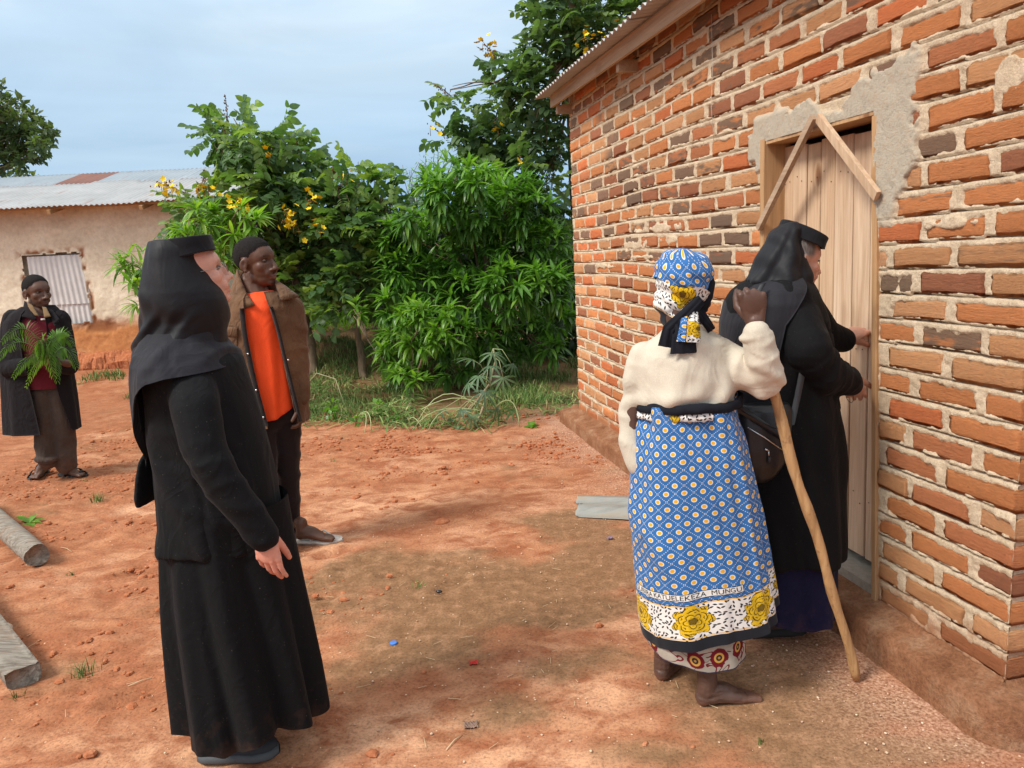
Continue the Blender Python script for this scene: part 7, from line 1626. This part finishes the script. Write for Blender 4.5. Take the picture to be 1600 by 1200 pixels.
# ------------------------------------------------------------------ the nun at the door
YR = 2.88; ar = lambda x, y, dy=0.0: at(x, y, YR+dy)
baseR = np.array([ar(1240, 700)[0], YR, 0.0])
R_ = empty('person', baseR, 'person in black habit over navy skirt leaning to the plank door with both hands', 'person')
hR = Head(ar(1243, 404), hframe(76, -10), 1.0, 1.05)
mb = MB(); hR.add(mb); hidden_body(mb, ar(1240, 700), ar(1220, 540), ar(1215, 460), [ar(1235, 930, -.1), ar(1270, 930, .1)], [[ar(1235, 500, -.14), ar(1265, 575, -.2), ar(1322, 597, .0)], [ar(1250, 500, .1), ar(1285, 540, .14), ar(1320, 530, .17)]], .10)
V1, N1, F1 = organic(mb, .0048, 3); V1 = hR.post(V1, N1)
mb = MB(); hand(mb, ar(1327, 531, .20), (.62, .45, .30), (.5, .6, -.4), 1, [(.8, .95, .5), (.85, 1.0, .5), (.9, 1.0, .5), (.95, 1.0, .5)], 1.0, (.45, .55, .75), .5, .0, ar(1308, 532, .17), .028); V2, N2, F2 = organic(mb, .0028, 2)
mb = MB(); hand(mb, ar(1331, 590, .05), (.35, .35, -.80), (.35, .85, .3), -1, [(.45, .55, .3), (.4, .5, .3), (.35, .5, .3), (.4, .5, .3)], 1.0, (.5, .35, .8), .3, .035, ar(1314, 594, .0), .028); V3, N3, F3 = organic(mb, .0028, 2)
def shR(V, C): hR.tint(V, C, (.45, .16, .12), (.17, .10, .07), .5); C += np.clip(fb3(V, 14, 3), -.5, .5)[:, None]*np.array([.10, -.02, -.02])
def shR2(V, C):
    shR(V, C); L = hR.l(V); m = (sst(.045, .02, L[:, 1])*sst(.0, .02, L[:, 2])*sst(.15, .12, np.linalg.norm(L, axis=1)))[:, None]; C[:] = C*(1-m)+np.array((.16, .14, .13))*(1+.5*np.sin(L[:, 1:2]*900))*m
body_mesh(R_, baseR, [(V1, F1), (V2, F2), (V3, F3)], m_skl, (.50, .275, .20), shR2); hR.eyes(R_, baseR, .35)
fw = nrm(ar(1283, 378)-ar(1232, 345)); tdir = nrm((.88, .30, -.32)); ct = (ar(1230, 343)+ar(1285, 372))/2; cb_ = (ar(1219, 362)+ar(1279, 390))/2; aT = (ar(1286, 372)-ar(1228, 342))/2*1.02; aB = (ar(1279, 388)-ar(1216, 362))/2; sd2 = np.array((-.022, .083, .012))
hat(R_, baseR, (ct, aT, sd2), (cb_, aB, sd2*1.03), m_hat)
RH = Rings([(350, 1219, 1242, YR-.0, .050), (358, 1210, 1248, YR-.002, .080), (370, 1201, 1249, YR-.004, .094), (385, 1192, 1252, YR-.006, .102), (400, 1184, 1256, YR-.008, .108), (415, 1177, 1260, YR-.008, .114), (430, 1169, 1266, YR-.005, .128), (440, 1163, 1265, YR, .140), (449, 1162, 1260, YR, .146)])
def hemR(TH): a = np.degrees(np.angle(np.exp(1j*TH))); z = [ar(1200, y)[2] for y in (436, 440, 444, 452, 474, 452, 440)]; return np.interp(a, [-180, -150, -120, -90, -45, 0, 90], z[:4]+[z[4], z[5], z[6]])
P, F, TH, T = loft(RH, RH.z[-1], hemR, 150, 70, folds([(-75, -100, 9, 0, .009), (-95, -130, 8, -.003, -.012), (-115, -150, 9, .003, .012), (-50, -70, 7, -.002, -.008), (-40, -40, 6, 0, .006)], .006, 1.8, 21, 2.2))
mb = MB(); closed(mb, P, F)
def pvR(V, N): V = creases(V, N, V[:, 0]*1.0+V[:, 2]*.6, 45, .008, 7, 2.5, 3); k = V[:, 0]*1.2+V[:, 2]*.6; V = V+N*(.0035*np.sin(k*48+fb3(V, 3, 2)*10))[:, None]; return wrinkle(V, N, .002, 6, 6, 4, 2)
garment(R_, baseR, 'veil', mb, m_veil, .0058, 3, pvR)
RRc = Rings([(430, 1185, 1258, YR, .10), (440, 1160, 1264, YR, .15), (452, 1148, 1270, YR, .18), (470, 1138, 1277, YR, .20), (500, 1131, 1289, YR, .205), (550, 1130, 1296, YR, .205), (620, 1134, 1303, YR, .205), (700, 1140, 1311, YR, .215), (780, 1146, 1314, YR, .225), (840, 1150, 1315, YR, .23), (890, 1154, 1312, YR, .23)])
def hemC(TH): a = np.degrees(np.angle(np.exp(1j*TH))); return np.interp(a, [-180, -90, 0, 180], [ar(1200, 866)[2], ar(1200, 858)[2], ar(1200, 872)[2], ar(1200, 866)[2]])
P, F, TH, T = loft(RRc, RRc.z[-1], hemC, 130, 100, folds([(-100, -95, 4, 0, -.014), (-70, -60, 9, .002, .014), (-45, -38, 8, -.002, -.014), (-20, -15, 8, 0, .010), (-130, -125, 9, 0, .010)], .010, 1.8, 22, 1.2)); mb = MB(); closed(mb, P, F)
s1_ = [ar(1242, 500, -.12), ar(1262, 545, -.20), ar(1286, 582, -.17), ar(1325, 597, .01)]; chain(mb, s1_, [.092, .082, .076, .052], 16); s2_ = [ar(1255, 490, .10), ar(1285, 525, .14), ar(1317, 531, .17)]; chain(mb, s2_, [.085, .072, .050], 16)
def pR(V, N): V = wrinkle(V, N, .003, 5, 5, 2, 14); V = bands(V, N, s1_[1], s1_[3], .0045, 40, .12, 6); V = bands(V, N, s1_[0], s1_[2], .0020, 30, .12, 8); return creases(V, N, V[:, 0]+V[:, 2]*.3, 36, .012, 6, 1.8, 11)
garment(R_, baseR, 'coat', mb, m_black, .0078, 3, pR)
# sleeveless grey-black mantle over the shoulders
RRm = Rings([(430, 1188, 1254, YR, .105), (440, 1161, 1262, YR, .158), (452, 1146, 1268, YR, .192), (470, 1135, 1272, YR, .212), (500, 1128, 1280, YR, .218), (550, 1127, 1285, YR, .218), (640, 1130, 1290, YR, .218)])
aLm = lambda z: np.interp(z, [ar(1200, y)[2] for y in (640, 560, 500, 470, 445)], [-113, -107, -96, -78, -62]); aRm = lambda z: np.interp(z, [ar(1200, y)[2] for y in (640, 560, 500, 470, 445)], [100, 80, 60, 40, 0])
Vj, Fj, Pj, Nj, idj = shell(RRm, RRm.z[-1], RRm.z[0], lambda z: aLm(z), lambda z: aRm(z), 90, 60, folds([(-140, -140, 9, .002, .008)], .006, 2, 23), .0, .004); link('mantle', mesh_np('mantle', Vj-baseR, Fj), m_cape, R_)
RN_ = Rings([(855, 1160, 1306, YR, .18), (900, 1158, 1304, YR, .18), (950, 1160, 1302, YR, .18), (1000, 1162, 1300, YR, .18)])
P, F, TH, T = loft(RN_, RN_.z[-1], lambda TH: .128+.010*np.sin(TH*5)-.015*np.cos(TH), 150, 40, folds([(-120, -120, 8, .004, .014), (-95, -90, 8, -.004, -.016), (-60, -58, 8, .004, .016), (-35, -30, 7, -.004, -.014), (-10, -10, 7, .0, .012)], .008, 2.2, 24, 1)); V = P.reshape(-1, 3); N = normals(V, F); Vt, Ft = two_sided(V, N, F); link('skirt', mesh_np('skirt', Vt-baseR, Ft), m_navy, R_)
shoe(R_, baseR, gp(1168, 1000)+np.array((0, .03, 0)), (1, .10), m_brshoe, m_dksole, .26, .048, .070, sole=.032); shoe(R_, baseR, gp(1205, 960)+np.array((0, .03, 0)), (1, .35), m_brshoe, m_dksole, .26, .048, .070, sole=.032)
# reading glasses dangling from her fingers
gg = ar(1327, 618, .0); mb = MB(); mb.tube([gg+np.array((.020*cos(a)*.8, .004*sin(a), .024*sin(a)-.012*cos(a))) for a in np.linspace(0, 2*pi, 21)], [.0012]*21, 5, False); mb.tube([gg+np.array((.014, 0, .012)), ar(1342, 604, .02)], [.0011]*2, 5); o = mb.build('eyeglasses', m_dksole, None, gg, loc=gg); tag(o, 'thin dark wire glasses dangling from the fingers of the person at the door', 'glasses')
# shoulder bag
YB = 2.66; ab = lambda x, y, dy=0.0: at(x, y, YB+dy)
bgc = ab(1198, 690); hb = empty('shoulder_bag', ab(1198, 750), 'black leather shoulder bag with zips hanging at the hip of the person at the door', 'bag'); hbb = np.array(hb.location)
mb = MB(); RBg = Rings([(630, 1158, 1232, YB, .028), (640, 1150, 1236, YB, .045), (665, 1150, 1235, YB, .055), (700, 1152, 1231, YB, .060), (725, 1156, 1222, YB, .058), (742, 1163, 1210, YB, .045), (752, 1172, 1198, YB, .025)]); P, F, TH, T = loft(RBg, RBg.z[-1], RBg.z[0], 60, 40, folds([], .004, 2, 25), .7); closed(mb, P, F); garment(hb, hbb, 'bag_body', mb, m_leather, .005, 2)
strip([ab(1152, 636, -.05), ab(1180, 655, -.062), ab(1232, 690, -.055)], (.0, .0, .030), .004, m_leather, 'flap', hb, hbb)
mb = MB(); mb.tube([ab(1168, 668, -.062), ab(1195, 684, -.066), ab(1226, 706, -.055)], [.0028]*3, 6); mb.build('zip', m_metal, hb, hbb); mb = MB(); mb.tube([ab(1160, 642, -.055), ab(1190, 660, -.068), ab(1230, 676, -.055)], [.0022]*3, 6); mb.build('zip', m_dksole, hb, hbb)
for (x, y) in ((1201, 706), (1227, 690)):
    mb = MB(); mb.box(ab(x-3, y-3, -.068), (.016, .006, .006), roty(.5)); mb.box(ab(x, y+3, -.070), (.005, .004, .018)); mb.build('zip_pull', m_metal, hb, hbb); mb = MB(); mb.box(ab(x+1, y+13, -.070), (.010, .005, .026)); mb.build('zip_tab', m_dksole, hb, hbb)
strip([ab(1236, 665, -.03), ab(1246, 620, -.0), ab(1256, 570, .0), ab(1240, 520, .02)], (.024, .002, .004), .003, m_strap, 'strap', hb, hbb)
strip([ab(1150, 640, .0), ab(1141, 590, .0), ab(1150, 540, -.01), ab(1164, 500, -.015), ab(1182, 462, .01), ab(1192, 444, .05)], (.022, .002, .006), .003, m_strap, 'strap', hb, hbb)
# ------------------------------------------------------------------ posts, sheet, litter
m_post, t, b = mat('grey_weathered_wood', .9, .15); g = geo(t); n1 = t.noise(t.mapping(g, (6, 60, 60)), 1, 6, .7, .5); n2 = t.noise(g, 12, 4, .6)
c = t.ramp(n1, [(.3, (.11, .085, .065)), (.5, (.25, .215, .175)), (.75, (.40, .36, .31))]); c = t.mix(t.ramp(n2, [(.5, (0, 0, 0)), (.7, (.6, .6, .6))]), c, (.26, .15, .09)); t.l.new(c, b.inputs['Base Color']); t.l.new(t.bump(n1, .8, .012), b.inputs['Normal'])
def log(p0, p1, r, label, name, split=False, seed=0):
    p0, p1 = np.array(p0), np.array(p1); L = np.linalg.norm(p1-p0); R = frame(p1-p0); rs = np.random.RandomState(seed); n, s = 40, 22; V = []
    for i in range(n):
        a = i/(n-1)
        for j in range(s):
            th = 2*pi*j/s; rr = r*(1+.05*sin(th*3+a*2)+.10*float(fb2(np.array(cos(th)*2+seed), np.array(sin(th)*2+a*3), 3, 1))+(.04*sin(th*11)))
            x, z = rr*cos(th), rr*sin(th)
            if split: z = min(z, r*.35+.004*sin(x*300)); x = max(min(x, r*.9), -r*.9)
            y = a*L+(.02*float(fb2(np.array(th*1.5), np.array(seed*1.), 3, 2)) if i == n-1 else 0); V.append((x, y, z))
    id_ = np.arange(n*s).reshape(n, s); V = np.array(V) @ R.T; F = [np.stack([id_[:-1], np.roll(id_, -1, 1)[:-1], np.roll(id_, -1, 1)[1:], id_[1:]], -1).reshape(-1, 4), np.arange(s)[None], np.arange((n-1)*s, n*s)[::-1][None]]
    me = mesh_np(name, V, F); o = link(name, me, m_post, None, p0); tag(o, label, 'post'); return o
e1 = gp(58, 868, .07); d1_ = e1-gp(-60, 765, .12); log(e1-nrm(d1_)*1.5, e1, .062, 'round weathered wooden post lying in from the left edge, upper of the two', 'log', seed=1)
e2 = gp(36, 1052, .05); d2_ = e2-gp(-60, 925, .10); log(e2-nrm(d2_)*1.3, e2, .068, 'split grey wooden post end lying in from the left edge, lower of the two', 'log', True, 3)
m_sheet, t, b = mat('old_zinc_sheet', .6, .4); g = geo(t); n1 = t.noise(t.mapping(g, (3, 14, 5)), 1, 6, .7); c = t.ramp(n1, [(.3, (.21, .21, .19)), (.5, (.30, .31, .29)), (.65, (.34, .28, .20)), (.8, (.46, .46, .44))]); t.l.new(c, b.inputs['Base Color']); b.inputs['Metallic'].default_value = .2
a_, b__, c_, d__ = gp(900, 775, .05), gp(1000, 778, .06), gp(1005, 812, .015), gp(898, 807, .01); n, m_n = 40, 16; U, W = np.meshgrid(np.linspace(0, 1.25, n), np.linspace(0, 1, m_n), indexing='ij')
P = (a_*(1-U[..., None])+b__*U[..., None])*(1-W[..., None])+(d__*(1-U[..., None])+c_*U[..., None])*W[..., None]
P[..., 2] += .010*np.cos(W*2*pi*1.6+.8)+.006*fb2(U*4, W*3, 3, 1); P[0, :, 0] += .035*np.abs(fb2(W[0]*5, W[0]*0+2, 3, 2)*2)+.03*(W[0] > .35)*(W[0] < .6)
V = P.reshape(-1, 3); id_ = np.arange(n*m_n).reshape(n, m_n); F = np.stack([id_[:-1, :-1], id_[1:, :-1], id_[1:, 1:], id_[:-1, 1:]], -1).reshape(-1, 4); ring = np.concatenate([id_[:, 0], id_[-1, 1:], id_[-2::-1, -1], id_[0, -2:0:-1]]); rr = np.roll(ring, -1); nn2 = len(V)
V = np.concatenate([V, V-np.array((0, 0, .002))]); F = np.concatenate([F, F[:, ::-1]+nn2, np.stack([ring, ring+nn2, rr+nn2, rr], 1)]); o = link('iron_sheet', mesh_np('iron_sheet', V-a_, F), m_sheet, None, a_); tag(o, 'torn piece of grey iron sheet lying on the earth behind the printed wrap', 'metal sheet')
# stones and litter
m_stone, t, b = mat('grey_brown_stone', .9, .2); t.l.new(t.ramp(t.noise(geo(t), 25, 5), [(.3, (.20, .145, .10)), (.7, (.33, .25, .185))]), b.inputs['Base Color'])
m_pale, t, b = mat('pale_stone', .9, .2); t.l.new(t.ramp(t.noise(geo(t), 40, 5), [(.3, (.50, .40, .30)), (.7, (.70, .60, .48))]), b.inputs['Base Color'])
m_bl = plain('blue_plastic', (.06, .20, .60), .4); m_rd = plain('red_wrapper', (.55, .03, .02), .4); m_bk = plain('black_plastic', (.02, .02, .025), .3); m_pp = plain('mauve_wrapper', (.22, .17, .30), .5); m_bw = plain('brown_paper', (.24, .15, .11), .8)
def stone(x, y, r, sq, m, label, seed, name='stone', cat='stone', z=None):
    p = gp(x, y); V, F = blob_rock((0, 0, 0), r, sq, seed, 14, 9); p[2] = (gz(p[0], p[1])*.6 if 'gz' in globals() else 0)+r*sq*.35 if z is None else z
    o = link(name, mesh_np(name, V, F), m, None, p); tag(o, label, cat)
stone(1490, 1112, .026, .45, m_stone, 'flat grey-brown stone near the plinth, upper of the small row', 3); stone(1497, 1126, .022, .4, m_stone, 'flat grey-brown stone touching the one just above it near the plinth', 4); stone(1530, 1122, .024, .55, m_stone, 'rounded grey-brown stone nearest the corner of the brick plinth', 5)
stone(1407, 992, .013, .7, m_pale, 'small white stone lying on the ledge of the brick plinth', 6, z=.135); stone(10, 990, .036, .9, m_pale, 'pale lumpy stone at the left edge above the split post', 7)
stone(1378, 1040, .012, .6, m_bk, 'tiny black scrap in the grit right of the stick foot', 8, 'scrap', 'litter'); stone(686, 925, .014, .5, m_bk, 'tiny black plastic scrap on the darker brown earth', 9, 'scrap', 'litter')
stone(557, 779, .045, .35, m_clod, 'flat pale clod of earth right of the orange-shirted man', 12, 'earth_clod', 'clod'); stone(690, 818, .05, .30, m_clod, 'flat broken clod of earth among the footprints', 13, 'earth_clod', 'clod')
p = gp(615, 1007); mb = MB(); mb.tube([(0, 0, .0), (0, 0, .006), (0, 0, .007)], [.016, .016, .013], 18); o = mb.build('bottle_cap', m_bl, None, loc=p+np.array((0, 0, .004))); tag(o, 'small blue plastic bottle cap on the earth right of the nun', 'bottle cap')
def crumple(x, y, r, m, label, seed, cat='wrapper'):
    p = gp(x, y); rs = np.random.RandomState(seed); n = 14; U, W = np.meshgrid(np.linspace(-1, 1, n), np.linspace(-.6, .6, 9), indexing='ij'); Z = .55*np.abs(fb2(U*2+seed, W*2, 4, seed % 8)*2)+.2*np.abs(np.sin(U*7+W*5)); X_ = U*(.8+.3*fb2(W*3, U*0+seed, 2, 1)); Y_ = W+.35*fb2(U*3, W*2+seed, 3, 2)
    V = np.stack([X_, Y_, Z], -1).reshape(-1, 3)*r; id_ = np.arange(n*9).reshape(n, 9); F = np.stack([id_[:-1, :-1], id_[1:, :-1], id_[1:, 1:], id_[:-1, 1:]], -1).reshape(-1, 4); V2, F2 = two_sided(V, np.tile([0, 0, 1.], (len(V), 1)), F, .001); o = link('wrapper', mesh_np('wrapper', V2, F2, False), m, None, p+np.array((0, 0, .004))); o.rotation_euler.z = rs.uniform(-.3, .6); tag(o, label, cat)
crumple(740, 1038, .022, m_rd, 'tiny bright red sweet wrapper on the brown earth', 1); crumple(736, 1136, .030, m_bw, 'crumpled brown paper scrap low in the middle of the bare earth', 2); crumple(953, 842, .020, m_pp, 'tiny mauve wrapper left of the printed wrap, before the iron sheet', 3)
m_straw, t, b = mat('straw', .8, .2); b.inputs['Base Color'].default_value = (.58, .44, .27, 1)
for i, (x0, y0, x1, y1, lab) in enumerate([(697, 1172, 722, 1148, 'single pale straw just below the crumpled brown paper'), (95, 855, 112, 862, 'short pale stick on loose clods right of the upper post'), (200, 1072, 245, 1058, 'thin dry straw on bare earth left of the nun skirt'), (1502, 1098, 1518, 1112, 'short pale straw between the flat stones by the plinth')]):
    a_, b2_ = gp(x0, y0, .006), gp(x1, y1, .006); mb = MB(); mb.tube([a_, (a_+b2_)/2+np.array((0, .006, .004)), b2_], [.0018, .002, .0014], 5); o = mb.build('straw', m_straw, None, a_, loc=a_); tag(o, lab, 'straw', 'straws on the bare earth')
def dry_bits():
    rs = np.random.RandomState(77); mb = MB()
    for k in range(260):
        x, y = rs.uniform(-3.0, 1.0), rs.uniform(1.8, 6.5); a = rs.uniform(0, pi); L = rs.uniform(.01, .06); z = gz(x, y)*.9+.006 if 'gz' in globals() else .01; mb.tube([(x, y, z), (x+L*cos(a), y+L*sin(a), z+.003)], [.0011, .0008], 4, False)
    tag(mb.build('dry_bits', m_straw), kind='stuff')
dry_bits()
# the pale string hanging down the brick wall
m_string = plain('pale_string', (.55, .50, .42), .9)
mb = MB(); mb.tube([HW(2.02, .012, 2.76), HW(2.00, .016, 2.5), HW(2.02, .014, 2.3), HW(1.99, .015, 2.12)], [.0015]*4, 5); o = mb.build('string', m_string, None, HW(2.02, .012, 2.12), loc=HW(2.02, .012, 2.12)); tag(o, 'thin pale string hanging down the brick wall from the eaves', 'string')
